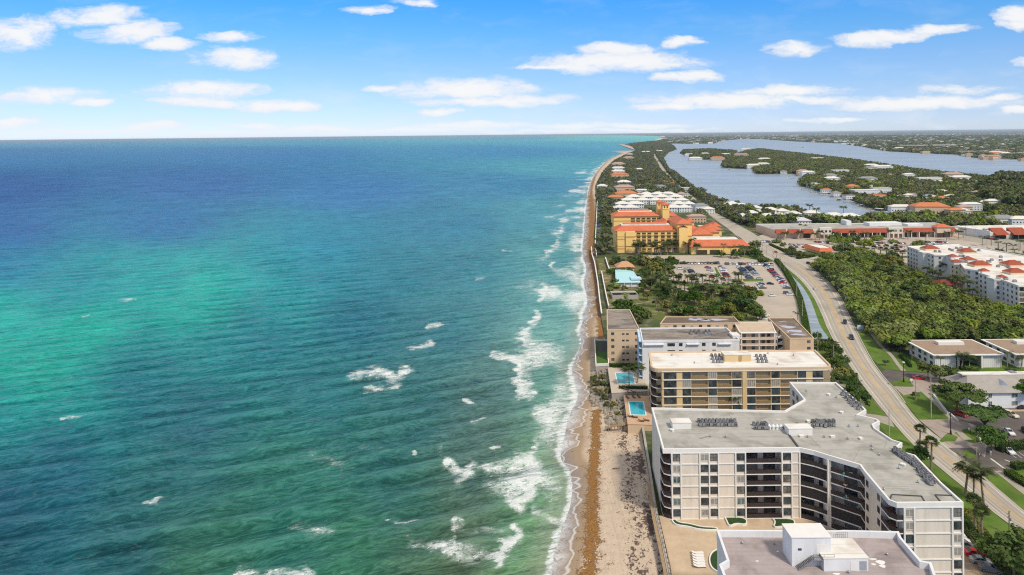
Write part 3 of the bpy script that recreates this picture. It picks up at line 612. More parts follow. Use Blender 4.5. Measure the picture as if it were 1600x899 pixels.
area('lawn', [(1170,382),(1187,398),(1208,409),(1200,410),(1160,402),(1140,396)], 3.05, G_LAWN)
# footpaths
ribbon('footpath', [(1425,600),(1450,622),(1468,640),(1483,655)], [(1431,599),(1458,622),(1478,641),(1492,655)], 3.10, G_PATH)
ribbon('footpath', [(1490,668),(1497,680),(1506,688)], [(1498,668),(1508,680),(1520,688)], 3.10, G_PATH)
ribbon('footpath', [(1554,737),(1580,758),(1600,774),(1650,812)], [(1563,736),(1590,755),(1610,770),(1660,806)], 3.10, G_PATH)
ribbon('footpath', [(1325,470),(1345,500),(1358,520),(1372,540),(1390,555),(1400,570),(1408,580)], [(1329,470),(1349,500),(1363,520),(1378,540),(1396,555),(1406,570),(1416,580)], 3.10, G_PATH)
ribbon('footpath', [(1300,438),(1312,455),(1325,470)], [(1304,438),(1316,455),(1329,470)], 3.10, mat('blue_path', (0.30, 0.33, 0.36), 0.7))
# canal beside the road
ribbon('canal', [(1213,417),(1227,430.6),(1242,446.5),(1253,467),(1260.5,487),(1265,510),(1272,530)], [(1224,418),(1239,433.5),(1253,446.5),(1265,465),(1273.5,487),(1281,510),(1296,530)], 3.075, M_LAG)
# park, dune strip, plaza
area('park_ground', [(990,425),(1045,436),(1100,452),(1155,446),(1172,478),(1185,500),(1140,500),(1030,500),(996,490)], 3.025, G_PARK)
area('park_path', [(1040,446),(1100,462),(1155,456),(1156,450),(1100,455),(1045,439)], 3.06, G_LOT)
area('dune_scrub', [(934,404),(990,404),(1060,410),(1045,436),(1000,470),(996,495),(950,485),(942,455)], 3.02, G_DUNE)
area('plaza', [(1044,930),(1044,899),(1034,850),(1024,806),(1250,806),(1260,812),(1500,812),(1500,930)], 3.5, G_PLAZA, thick=1.5, zp=3.5)
area('pavement', [(1013,640),(1030,700),(1320,660),(1340,600),(1310,565),(1285,548),(1040,548),(1000,560)], 3.02, G_PATH)
# ------------------------------------------------------------------ building kit
M_WHITE = mat('cream_white_stucco', (0.72, 0.64, 0.545), 0.85, 0.06, 0.9, dark=(0.56, 0.49, 0.41), dscale=0.4, damt=0.55, stretch=(1, 1, .18))
M_WHITE2 = mat('white_stucco', (0.74, 0.74, 0.745), 0.85, 0.05, 0.7, dark=(0.56, 0.56, 0.57), dscale=0.35, damt=0.5, stretch=(1, 1, .2))
M_TRIM = mat('white_trim', (0.76, 0.73, 0.69), 0.8, 0.04, 0.5)
M_TAN = mat('tan_stucco', (0.68, 0.50, 0.275), 0.85, 0.06, 0.3, dark=(0.52, 0.38, 0.21), dscale=0.15, damt=0.4)
M_BEIGE = mat('beige_stucco', (0.64, 0.47, 0.31), 0.85, 0.06, 0.3, dark=(0.52, 0.38, 0.25), dscale=0.15, damt=0.4)
M_YEL = mat('yellow_stucco', (0.95, 0.62, 0.225), 0.85, 0.05, 0.2, dark=(0.88, 0.54, 0.18), dscale=0.08, damt=0.4)
M_ROOFG = mat('grey_roof_membrane', (0.43, 0.41, 0.365), 0.85, 0.09, 0.5, seams=2.6, dark=(0.27, 0.255, 0.22), dscale=0.14, damt=0.85)
M_ROOFW = mat('white_roof_membrane', (0.78, 0.745, 0.685), 0.8, 0.04, 0.25, seams=3.1, dark=(0.56, 0.45, 0.36), dscale=0.12, damt=0.75)
M_ROOFP = mat('mauve_roof_membrane', (0.40, 0.335, 0.325), 0.85, 0.08, 0.6, seams=1.4, dark=(0.26, 0.21, 0.20), dscale=0.16, damt=0.8)
M_ROOFD = mat('dark_gravel_roof', (0.155, 0.115, 0.085), 0.9, 0.25, 0.8, dark=(0.30, 0.23, 0.16), dscale=0.1, damt=0.8)
M_ROOFD2 = mat('weathered_gravel_roof', (0.28, 0.235, 0.195), 0.9, 0.3, 0.9, dark=(0.085, 0.07, 0.065), dscale=0.13, damt=0.9, stretch=(.4, 1, 1))
M_ROOFB = mat('brown_shingle_roof', (0.33, 0.235, 0.165), 0.9, 0.12, 0.6, dark=(0.26, 0.19, 0.135), dscale=0.12, damt=0.6)
M_TILE = mat('orange_tile_roof', (0.58, 0.165, 0.080), 0.85, 0.12, 0.5, dark=(0.45, 0.12, 0.06), dscale=0.1, damt=0.5)
M_TILE2 = mat('red_tile_roof', (0.33, 0.075, 0.04), 0.85, 0.15, 0.5, dark=(0.32, 0.07, 0.035), dscale=0.1, damt=0.5)
M_BRICK = mat('terracotta_roof', (0.42, 0.14, 0.085), 0.85, 0.15, 0.5)
M_RAIL = mat('dark_bronze_railing', (0.045, 0.034, 0.032), 0.6, 0.15, 1.0)
M_SHUT = mat('dark_roll_shutter', (0.03, 0.027, 0.03), 0.5, 0.12, 1.0)
M_IN = mat('painted_shade_wall', (0.20, 0.165, 0.14), 0.9, 0.3, 0.4)  # dark colour stands in for shade behind the stair flights
M_FLOOR = mat('red_brown_balcony_tile', (0.17, 0.085, 0.065), 0.7, 0.25, 0.6)
M_METAL = mat('galvanised_metal', (0.33, 0.33, 0.34), 0.5, 0.2, 2.0, metal=0.5)
M_DMETAL = mat('dark_metal', (0.07, 0.07, 0.075), 0.5, 0.2, 2.0)
M_BLACK = mat('black_paint', (0.02, 0.02, 0.022), 0.5, 0.1, 2.0)
M_WOOD = mat('weathered_wood', (0.36, 0.25, 0.14), 0.85, 0.2, 1.5)
M_DWOOD = mat('dark_timber', (0.13, 0.075, 0.045), 0.85, 0.2, 1.5)
M_CONC = mat('concrete', (0.42, 0.385, 0.33), 0.9, 0.12, 0.6, dark=(0.28, 0.25, 0.21), dscale=0.3, damt=0.5)
M_DCONC = mat('dark_wall_tone', (0.14, 0.12, 0.115), 0.9, 0.25, 0.6)  # dark base tone with random variation
M_BLUEW = mat('pale_blue_tone', (0.52, 0.66, 0.80), 0.85, 0.05, 0.4)  # sign and skylight blue; on the sea side it paints in shade
M_BOLL = mat('stone', (0.33, 0.285, 0.23), 0.9, 0.35, 1.5, dark=(0.10, 0.075, 0.055), dscale=0.7, damt=0.85)
def glass_mat(name, c, rough=0.08, var=0.5):
    m = bpy.data.materials.new(name); m.use_nodes = True; t = NT(m.node_tree); b = t.n['Principled BSDF']
    p = t.pos(); n = t.noise(t.map(p, scale=(1, 1, 0.8)), 0.55, 3, 0.7)
    r = t.node('ShaderNodeObjectInfo').outputs['Random']
    cc = t.mix(t.mapr(n, 0.42, 0.62), c, tuple(min(1, k*(1+4*var)+0.02) for k in c)); cc = t.mix(t.math('MULTIPLY', t.math('GREATER_THAN', r, 0.72), t.mapr(n, .35, .6, .25, .9)), cc, (0.26, 0.24, 0.21)); cc = t.mix(t.math('MULTIPLY', t.math('LESS_THAN', r, 0.2), .5), cc, (0.05, 0.08, 0.10))  # some panes get a curtain tone, some a painted bluish reflection
    t.put(b.inputs['Base Color'], cc)
    b.inputs['Roughness'].default_value = rough; b.inputs['Specular IOR Level'].default_value = 0.6
    return m
M_GLASS = glass_mat('window_glass', (0.022, 0.028, 0.03)); M_GLASS2 = glass_mat('green_tinted_glass', (0.045, 0.075, 0.07), var=.35)
M_CURT = mat('drawn_curtain', (0.30, 0.27, 0.23), 0.8, 0.3, 1.2)

_wm = {}
def win_meshes(w, h, style):
    k = (round(w, 2), round(h, 2), style)
    if k in _wm: return _wm[k]
    fm = M_TRIM if style != 'dark' else M_DMETAL
    f = MB(); t = 0.07 if w > 0.9 else 0.05
    for a, b, c, d in ((-w/2, -w/2+t, 0, h), (w/2-t, w/2, 0, h), (-w/2+t, w/2-t, 0, t), (-w/2+t, w/2-t, h-t, h)): f.box(a, b, -0.09, 0.0, c, d)
    if w > 1.0: f.box(-0.035, 0.035, -0.075, 0, t, h-t)
    if w > 2.6:
        for q in (-w/4, w/4): f.box(q-.03, q+.03, -0.07, 0, t, h-t)
    if style == 'cross': f.box(-w/2+t, w/2-t, -0.07, 0, h*.48, h*.48+.05)
    g = MB().box(-w/2+t*.6, w/2-t*.6, -0.045, -0.02, t*.6, h-t*.6)
    gm = {'green': M_GLASS2, 'curtain': M_CURT}.get(style, M_GLASS)
    _wm[k] = (f.mesh('window', [fm if style not in ('plain', 'cross') else M_DMETAL]), g.mesh('pane', [gm])); return _wm[k]
def window(parent, a, b, s, w, z, h, style='plain', out=0.0, frame=True, name='window'):
    """window on plan wall a->b, s = distance of its middle from a, sill at z"""
    L = dist(a, b); dx, dy = (b[0]-a[0])/L, (b[1]-a[1])/L; nx, ny = dy, -dx
    fm, gm = win_meshes(w, h, style); loc = parent.location
    x, y = a[0]+dx*s+nx*out, a[1]+dy*s+ny*out; rz = math.atan2(dy, dx)
    if frame:
        o = link(name, fm, parent, (x-loc.x, y-loc.y, z-loc.z), rz); link('pane', gm, o)
    else: o = link(name, gm, parent, (x-loc.x, y-loc.y, z-loc.z), rz)
    return o
def at_px(a, b, px_, z=12.0):
    """distance along plan line a->b where photo column px_ (at about height z) meets it"""
    lo, hi = 0.0, 1.0
    for _ in range(40):
        m = (lo+hi)/2; q = lerp(a, b, m); p_ = PX(q[0], q[1], z)[0]
        if p_ < px_: lo = m
        else: hi = m
    return lo*dist(a, b)
def pt(pl, i, s): a, b = pl[i], pl[i+1]; return lerp(a, b, s/dist(a, b))
def rounded(pl, k, r, n=5):
    """round corner k of a plan polygon"""
    a, p, b = pl[k-1], pl[k], pl[(k+1) % len(pl)]
    ta = lerp(p, a, min(.45, r/dist(p, a))); tb = lerp(p, b, min(.45, r/dist(p, b)))
    arc = [tuple((1-t)**2*ta[i]+2*t*(1-t)*p[i]+t*t*tb[i] for i in (0, 1)) for t in [q/n for q in range(n+1)]]
    return pl[:k]+arc+pl[k+1:]
def balcony_stack(root, line, floors, z0, fh, depth, rail=M_RAIL, slab=M_TRIM, shutters=(), clut=0, rail_h=1.05, railname='railing'):
    """recessed balconies that follow the plan polyline: floor slabs, railings, back windows"""
    inner = offset(line, -depth)
    for k in range(floors):
        z = z0+k*fh
        b = MB(); pl = line+inner[::-1]
        b.strip(line, -depth, 0.10, z-0.24, z)
        b.build('balcony_slab', slab, root)
        f = MB(); f.strip(line, -depth, -0.12, z+0.002, z+0.03); f.build('balcony_floor', M_FLOOR, root)
        r = MB()
        if k in shutters: r.strip(line, -0.10, -0.02, z+0.0, z+fh-0.25); r.build('roll_shutter', M_SHUT, root)
        else: r.strip(line, -0.02, 0.04, z+0.06, z+rail_h); r.build(railname, rail, root)
def back_openings(root, line, floors, z0, fh, depth, n=2, style='plain'):
    inner = offset(line, -depth)
    for i in range(len(inner)-1):
        a, b = inner[i], inner[i+1]; L = dist(a, b)
        if L < 2.5: continue
        k = max(1, int(L/4.2))
        for j in range(k):
            w = min(3.2, L/k-1.0); 
            if w < 0.8: continue
            for q in range(floors): window(root, a, b, (j+.5)*L/k, round(w, 1), z0+q*fh+0.1, 2.15, style, 0.02, frame=False, name='glass_door')
def roof_and_parapet(root, pl, ztop, mroof, mpar, drop=0.6, thick=0.3, band=1.1, proud=0.0):
    MB().prism(offset(pl, -thick*0.9, True), ztop-drop-0.3, ztop-drop).build('roof', mroof, root)
    MB().strip(pl, -thick, proud, ztop-band, ztop, closed=True).build('parapet', mpar, root)

# ------------------------------------------------------------------ 1: six-storey cream block with the bent front
def white_block():
    Z = 22.0; z0 = 3.6; fh = 2.9
    px_ = [(1034,697),(1249,699.5),(1272,704.5),(1294.6,711.5),(1344,726),(1351,736),(1389,781),(1401,785.5),(1505,785),(1470.5,754),(1429.5,711),(1397.5,702),(1409,691.6),(1394,687),(1367,669),(1364,663),(1374,658),(1369,654.5),(1340.5,648),(1353,640.5),(1343,630),(1306,597.5),(1234,597),(1257,624),(1226,642),(1018.5,637)]
    O = poly(px_, Z)
    O[0] = (O[0][0], O[1][1]); O[8] = (O[8][0], O[7][1])
    root = empty('apartment_block', (70, 182, z0-0.1), 'six-storey cream apartment block with bent front, stacked dark balconies and grey flat roof', 'apartment building')
    # balcony bays on the front, as plan polylines
    e0 = lambda p_: pt(O, 0, at_px(O[0], O[1], p_))
    A = O[0]; left = O[-1]
    def onleft(m): return lerp(A, left, m/dist(A, left))
    corner = [onleft(7.0), onleft(3.0), (A[0]+0.35, A[1]+0.9), (A[0]+1.3, A[1]+0.15)]
    x1 = e0(1049.5)
    B1 = corner+[x1]
    B2 = [e0(1165.5), e0(1221)]
    c1 = pt(O, 0, dist(O[0], O[1])-0.15); d1 = pt(O, 2, dist(O[2], O[3])-0.35); B3 = [c1, O[1], O[2], d1]
    d2 = pt(O, 3, 0.5); d3 = O[5]; B4 = [d2, O[4], d3]
    f1 = pt(O, 5, at_px(O[5], O[6], 1377)); f2 = pt(O, 7, at_px(O[7], O[8], 1412)); B5 = [f1, O[6], O[7], f2]
    dep = 2.3
    core = []
    def rec(line):
        inn = offset(line, -dep); return [line[0]]+inn+[line[-1]]
    core += rec(B1)+rec(B2)
    core += [c1]+offset(B3, -dep)+[d1]+[d2]+offset(B4, -dep)+[d3]
    core += [f1]+offset(B5, -dep)+[f2]+O[8:]
    MB().prism(core, z0-0.6, Z-1.0, top=False).build('wall', M_WHITE, root)
    for line in (B1, B2, B3, B4, B5):    # inner walls of the bays and dividing walls
        pass
    roof_and_parapet(root, O, Z, M_ROOFG, M_TRIM, drop=0.55, thick=0.35, band=1.15, proud=0.12)
    for line, sh in ((B1, ()), (B2, ()), (B3, (2, 4)), (B4, (1,)), (B5, (1, 3))):
        balcony_stack(root, line, 6, z0, fh, dep, shutters=sh); back_openings(root, line, 6, z0, fh, dep-0.02)
    # fins and floor ledges on the flat parts of the front
    fins = [e0(p_) for p_ in (1050, 1064, 1093.5, 1108.3, 1122.5, 1149.5, 1164.8, 1222, 1237, 1249.4)]
    a0, a1 = O[0], O[1]
    for q in fins: MB().bar((q[0]-.17, q[1]), (q[0]+.17, q[1]), z0-0.5, Z-1.15, 0.30).build('facade_fin', M_TRIM, root)
    g = lambda p_: pt(O, 7, at_px(O[7], O[8], p_))
    for q in (g(1413), g(1428.5), g(1487.8), g(1503.8)): MB().bar((q[0]-.17, q[1]), (q[0]+.17, q[1]), z0-0.5, Z-1.15, 0.30).build('facade_fin', M_TRIM, root)
    q = pt(O, 2, at_px(O[2], O[3], 1294.2)); b = MB(); b.prism([(q[0]-.2, q[1]-.25), (q[0]+.2, q[1]-.25), (q[0]+.2, q[1]+2.5), (q[0]-.2, q[1]+2.5)], z0-.5, Z-1.15)
    b.build('facade_fin', M_TRIM, root)
    for k in range(7):
        z = z0+k*fh-0.12
        for p0, p1 in ((1050.6, 1164.2), (1222.5, 1249)): MB().bar(e0(p0), e0(p1), z-0.11, z+0.11, 0.20).build('floor_ledge', M_TRIM, root)
        MB().bar(g(1413.5), g(1503.2), z-0.11, z+0.11, 0.20).build('floor_ledge', M_TRIM, root)
    st = ['plain', 'cross', 'green', 'plain', 'cross', 'plain', 'curtain']; r = random.Random(5)
    for (p0, p1) in ((1052, 1063), (1095, 1107), (1109.7, 1121.6), (1151.5, 1163.4), (1224, 1235.6)):
        s0, s1 = at_px(a0, a1, p0), at_px(a0, a1, p1)
        for k in range(6): window(root, a0, a1, (s0+s1)/2, round(s1-s0, 1), z0+k*fh+0.72, 1.75, r.choice(st), 0.05)
    for (p0, p1) in ((1415, 1427.3), (1489.7, 1501.8)):
        s0, s1 = at_px(O[7], O[8], p0), at_px(O[7], O[8], p1)
        for k in range(6): window(root, O[7], O[8], (s0+s1)/2, round(s1-s0, 1), z0+k*fh+0.72, 1.75, r.choice(st), 0.05)
    for p_ in (1356, 1373.5):
        s = at_px(O[5], O[6], p_)
        for k in range(6): window(root, O[5], O[6], s, 1.1, z0+k*fh+0.9, 1.4, 'plain', 0.05)
    # windows on the recess and east side that faces the street
    for i, ss in ((8, (3, 10, 17)), (22, (4, 8)), (23, (4,))):
        for s in ss:
            for k in range(6):
                if s < dist(O[i], O[i+1])-1: window(root, O[i], O[i+1], s, 1.6, z0+k*fh+0.8, 1.5, 'plain', 0.05)
    # low frames and expansion joints on the roof surface
    jt = MB(); zr = Z-0.55
    for q0, q1 in (((1223,667),(1247,699)), ): 
        a_, b_ = P(*q0, zr), P(*q1, zr); jt.bar(a_, b_, zr-.02, zr+0.3, 0.22, 0.22)
    for pts in ([(1390,784),(1393.5,775.5),(1440,778),(1444,785)], [(1470,787),(1461,776),(1490,777),(1497,785)]):
        Q = [P(a, b-2.0, zr) for a, b in pts]
        for k in range(3): jt.bar(Q[k], Q[k+1], zr-.02, zr+.18, .12, .12)
    jt.build('roof_joint', M_DMETAL, root)
    sm = MB(); pm1 = mat('pale_roof_patch', (0.56, 0.54, 0.50), .9); pm2 = mat('dark_roof_patch', (0.27, 0.255, 0.23), .9)
    r2 = random.Random(8)
    for _ in range(26):
        x, y = r2.uniform(1050, 1460), r2.uniform(645, 775); q = P(x, y, zr)
        if inside(offset(O, -1.5, True), [q[0]], [q[1]])[0]:
            sm.obox(q, r2.choice([0, 0, 1.57, 0.9]), r2.uniform(3, 11), 0.10, zr, zr+0.05)
    for _ in range(16):
        q = P(r2.uniform(1050, 1460), r2.uniform(645, 775), zr)
        if inside(offset(O, -3, True), [q[0]], [q[1]])[0]:
            MB().obox(q, r2.choice([0, .5, 1.1]), r2.uniform(.8, 3), r2.uniform(.6, 2), zr, zr+0.03).build('roof_patch', r2.choice([pm1, pm2]), root)
    sm.build('roof_seam', mat('seam_membrane', (0.33, 0.31, 0.285), 0.9), root)
    return O, root
WO, w_root = white_block()

# ------------------------------------------------------------------ rooftop machinery: each one a thing of its own
def ac_mesh(kind):
    b = MB(); b.mat(0)
    if kind == 0:
        b.box(-.45, .45, -.42, .42, .18, 1.05); b.mat(1).tube((0, 0, 1.05), (0, 0, 1.13), .36, .33, 12)
        for q in (-.38, .3): b.box(q, q+.08, -.5, .5, 0, .18)
        b.box(-.455, .455, -.30, .30, .30, .95)
    else:
        b.box(-.8, .8, -.5, .5, .2, 1.1); b.mat(1)
        for q in (-.4, .4): b.tube((q, 0, 1.1), (q, 0, 1.2), .32, .3, 12)
        for q in (-.7, .6): b.box(q, q+.1, -.55, .55, 0, .2)
    return b.mesh('condenser_unit', [M_METAL, M_DMETAL])
AC = [ac_mesh(0), ac_mesh(1)]
def ac_cluster(pts, z, label, group, rng_, nrow=2):
    ys_ = sorted(set(round(b_, 3) for a, b_ in pts)); half = sum(b_ for a, b_ in pts)/len(pts)
    OR = ['first','second','third','fourth','fifth','sixth','seventh','eighth','ninth','tenth','eleventh','twelfth','thirteenth']; cnt = {}
    base = label.replace('grey condenser unit', 'condenser').replace('dark condenser unit', 'condenser')
    for i_, (a, b_) in enumerate(pts):
        j_ = i_ % nrow; cnt[j_] = cnt.get(j_, -1)+1
        label = '%s condenser in the %s row %s' % (OR[cnt[j_]], ['rear', 'front', 'nearest'][j_] if nrow > 2 or j_ < 2 else 'front', base)
        q = P(a, b_, z); o = link('condenser_unit', AC[0] if rng_.random() < .8 else AC[1], None, (q[0], q[1], z), rng_.uniform(-.15, .15)+rng_.choice([0, 1.57]), (.92,)*3)
        tag(o, label, 'air conditioner', group)
rr = random.Random(11); zr = 21.46
ac_cluster([(1092+5.6*i+(2 if j else 0), 660+6*j) for i in range(11) for j in range(2)], zr, 'beside the small white roof hatch', 'condensers in the long double row', rr)
ac_cluster([(1178+6*i+2*j, 665+6*j) for i in range(4) for j in range(2)], zr, 'left of the roof joint', 'condensers left of the roof joint', rr)
ac_cluster([(1270+6.5*i, 661+6.5*j+rr.uniform(-1, 1)) for i in range(6) for j in range(2)], zr, 'right of the white lift hatch', 'condensers right of the lift hatch', rr)
ac_cluster([(1316+5*i+3*j, 614+4.5*i+4*(1-j)) for i in range(6) for j in range(2)], zr, 'along the rear street side parapet', 'condensers along the rear parapet', rr)
ac_cluster([(1397+5.5*i+2*j, 704+3.7*i-3*j+3) for i in range(7) for j in range(2)], zr, 'by the parapet above the round-headed palms', 'condensers above the round palms', rr)
ac_cluster([(1435+3.6*i+5*j, 736+4.2*i-2*j) for i in range(6) for j in range(2)], zr, 'before the street corner of the cream block', 'condensers near the street corner', rr)
def hatch(name, q0, q1, z, h, label, dep=3.0, m=M_TRIM):
    a, b = P(*q0, z), P(*q1, z); b = (b[0], a[1])
    r = empty(name, ((a[0]+b[0])/2, a[1], z), label, 'roof hatch')
    MB().box(a[0], b[0], a[1], a[1]+dep, z-.02, z+h-.12).build('wall', m, r)
    MB().box(a[0]-.12, b[0]+.12, a[1]-.12, a[1]+dep+.12, z+h-.12, z+h).build('roof', M_ROOFW, r)
    return r
hatch('roof_hatch', (1051,671), (1080.5,671), zr, 1.9, 'low white boxy roof hatch on the left part of the cream block')
hatch('lift_hatch', (1232.5,681), (1270,681), zr, 2.0, 'wide white lift hatch beside the dark roof joint of the cream block')
vm = MB().tube((0, 0, 0), (0, 0, .5), .16, .16, 8).tube((0, 0, .5), (0, 0, .72), .34, .10, 10).mesh('roof_vent', [M_METAL])
vm2 = MB().box(-.5, .5, -.35, .35, 0, .45).box(-.6, .6, -.45, .45, .45, .55).mesh('roof_vent', [M_TRIM])
vm3 = MB().tube((0, 0, 0), (0, 0, .9), .42, .38, 12).tube((0, 0, .9), (0, 0, 1.5), .55, .12, 12).mesh('roof_vent', [M_WHITE2])
for i in range(4):
    q = P(1202+6*i, 671, zr); tag(link('roof_vent', vm3, None, (q[0], q[1], zr)), 'tall white cone-topped roof vent in the row beside the lift hatch', 'roof vent', 'cone vents beside the lift hatch')
for k, (a, b_) in enumerate([(1252,683),(1262,684),(1288,684),(1315,646),(1327,667),(1341,667),(1345,687),(1363,704),(1374,712),(1411,728),(1435,755),(1381,766),(1301,684),(1110,683),(1134,684),(1295,618),(1307,622),(1246,662),(1263,660),(1325,687),(1362,698),(1050,674),(1405,733),(1260,612)]):
    q = P(a, b_, zr); tag(link('roof_vent', vm2 if k % 3 == 0 else vm, None, (q[0], q[1], zr), k*1.3), 'small %s on the grey roof of the cream apartment block' % ('white box vent' if k % 3 == 0 else 'capped pipe vent'), 'roof vent', 'box vents on the grey roof' if k % 3 == 0 else 'pipe vents on the grey roof')

# ------------------------------------------------------------------ 2: tan block with white roof and curved corner balconies
def tan_block():
    Z = 22.0; z0 = 3.4; fh = 2.95
    A = poly([(1018,576.5),(1304,577.5),(1276,553),(1014,549.5)], Z); A[1] = (A[1][0], A[0][1]); A[2] = (A[2][0]+1.5, A[3][1])
    A = [A[0], (A[1][0]+.5, A[0][1]), A[2], A[3]]
    O = rounded(rounded(A, 1, 3.0), 0, 3.5); Yf = A[0][1]
    root = empty('apartment_block', (80, Yf, z0), 'tan apartment block with bright white roof and curved dark corner balconies', 'apartment building')
    f = lambda p_: (A[0][0]+at_px(A[0], A[1], p_), Yf)
    dep = 1.8
    # left curved corner: from 9 m back along the sea side to column 1033
    L1 = [lerp(A[0], A[3], min(1, 9/dist(A[0], A[3])))]+[p for p in O[0:6]]+[f(1033)]
    R1 = [f(1294)]+[p for p in O[6:12]]
    bays = [(1080.5, 1106.3), (1121, 1143.5), (1181.5, 1204.5), (1219.7, 1246)]
    core = offset(L1, -dep); core = [L1[0]]+core+[L1[-1]]
    for p0, p1 in bays:
        a, b = f(p0), f(p1); core += [a, (a[0], Yf+1.0), (b[0], Yf+1.0), b]
    core += [R1[0]]+offset(R1, -dep)+[R1[-1], A[2], A[3]]
    MB().prism(core, z0-0.5, Z-1.0, top=False).build('wall', M_TAN, root)
    roof_and_parapet(root, O, Z, M_ROOFW, M_BEIGE, drop=0.5, thick=0.45, band=1.3, proud=0.15)
    balcony_stack(root, L1, 6, z0, fh, dep); balcony_stack(root, R1, 6, z0, fh, dep)
    back_openings(root, L1, 6, z0, fh, dep)
    M_TRAIL = mat('bronze_bar_railing', (0.27, 0.185, 0.09), 0.7, 0.2, 1.5)
    for p0, p1 in bays: balcony_stack(root, [f(p0), f(p1)], 6, z0, fh, 1.0, rail=M_TRAIL, slab=M_BEIGE, rail_h=1.1)
    r = random.Random(4)
    for (p0, p1, stl) in ((1037.5, 1057.5, 0), (1066.5, 1080, 1), (1107, 1120.5, 0), (1144.5, 1158.5, 1), (1167.5, 1180.8, 2), (1205.5, 1219, 2), (1247, 1260, 2), (1270, 1291, 0)):
        s0, s1 = at_px(A[0], A[1], p0), at_px(A[0], A[1], p1)
        for k in range(6): window(root, A[0], A[1], (s0+s1)/2, round(s1-s0-.1, 1), z0+k*fh+0.25, 2.45, r.choice(['plain', 'plain', 'curtain', 'cross'] if k > 3 or stl < 2 else ['plain']), 0.03)
    for k in range(7):
        z = z0+k*fh; MB().bar(f(1034), f(1293), z-.22, z-.04, 0.32).build('floor_ledge', M_TRIM, root)
    b = MB(); b.bar(f(1160), f(1166.5), z0, Z-1.3, 0.42); b.build('pilaster', M_TAN, root)
    # sea-side windows
    for k in range(6): window(root, A[3], A[0], 4, 2.0, z0+k*fh+.6, 1.8, 'plain', 0.03)
    return A
TA = tan_block(); zt = 21.5
h = hatch('lift_house', (1132,565.5), (1174,565.5), zt, 2.6, 'tan walled lift house with white top on the bright white roof', 4.0, M_TAN)
b = MB().box(P(1157,565.5,zt)[0]-.5, P(1157,565.5,zt)[0]+.5, P(1157,565.5,zt)[1]-.06, P(1157,565.5,zt)[1]-.01, zt+.3, zt+2.1); b.build('door', mat('ochre_door', (0.40, 0.28, 0.10), 0.7), h)
ac_cluster([(1112+6*i+1.5*j, 557+5*j) for i in range(3) for j in range(3)], zt, 'left of the tan lift house', 'condensers left of the tan lift house', rr, 3)
ac_cluster([(1182+6.5*i+1.5*j, 558+4.5*j) for i in range(3) for j in range(3)], zt, 'right of the tan lift house', 'condensers right of the tan lift house', rr, 3)
for a, b_ in ((1050,556),(1085,568),(1200,553),(1240,556),(1215,570)):
    q = P(a, b_, zt); tag(link('roof_vent', vm, None, (q[0], q[1], zt)), 'small capped pipe vent on the bright white roof', 'roof vent', 'pipe vents on the white roof')

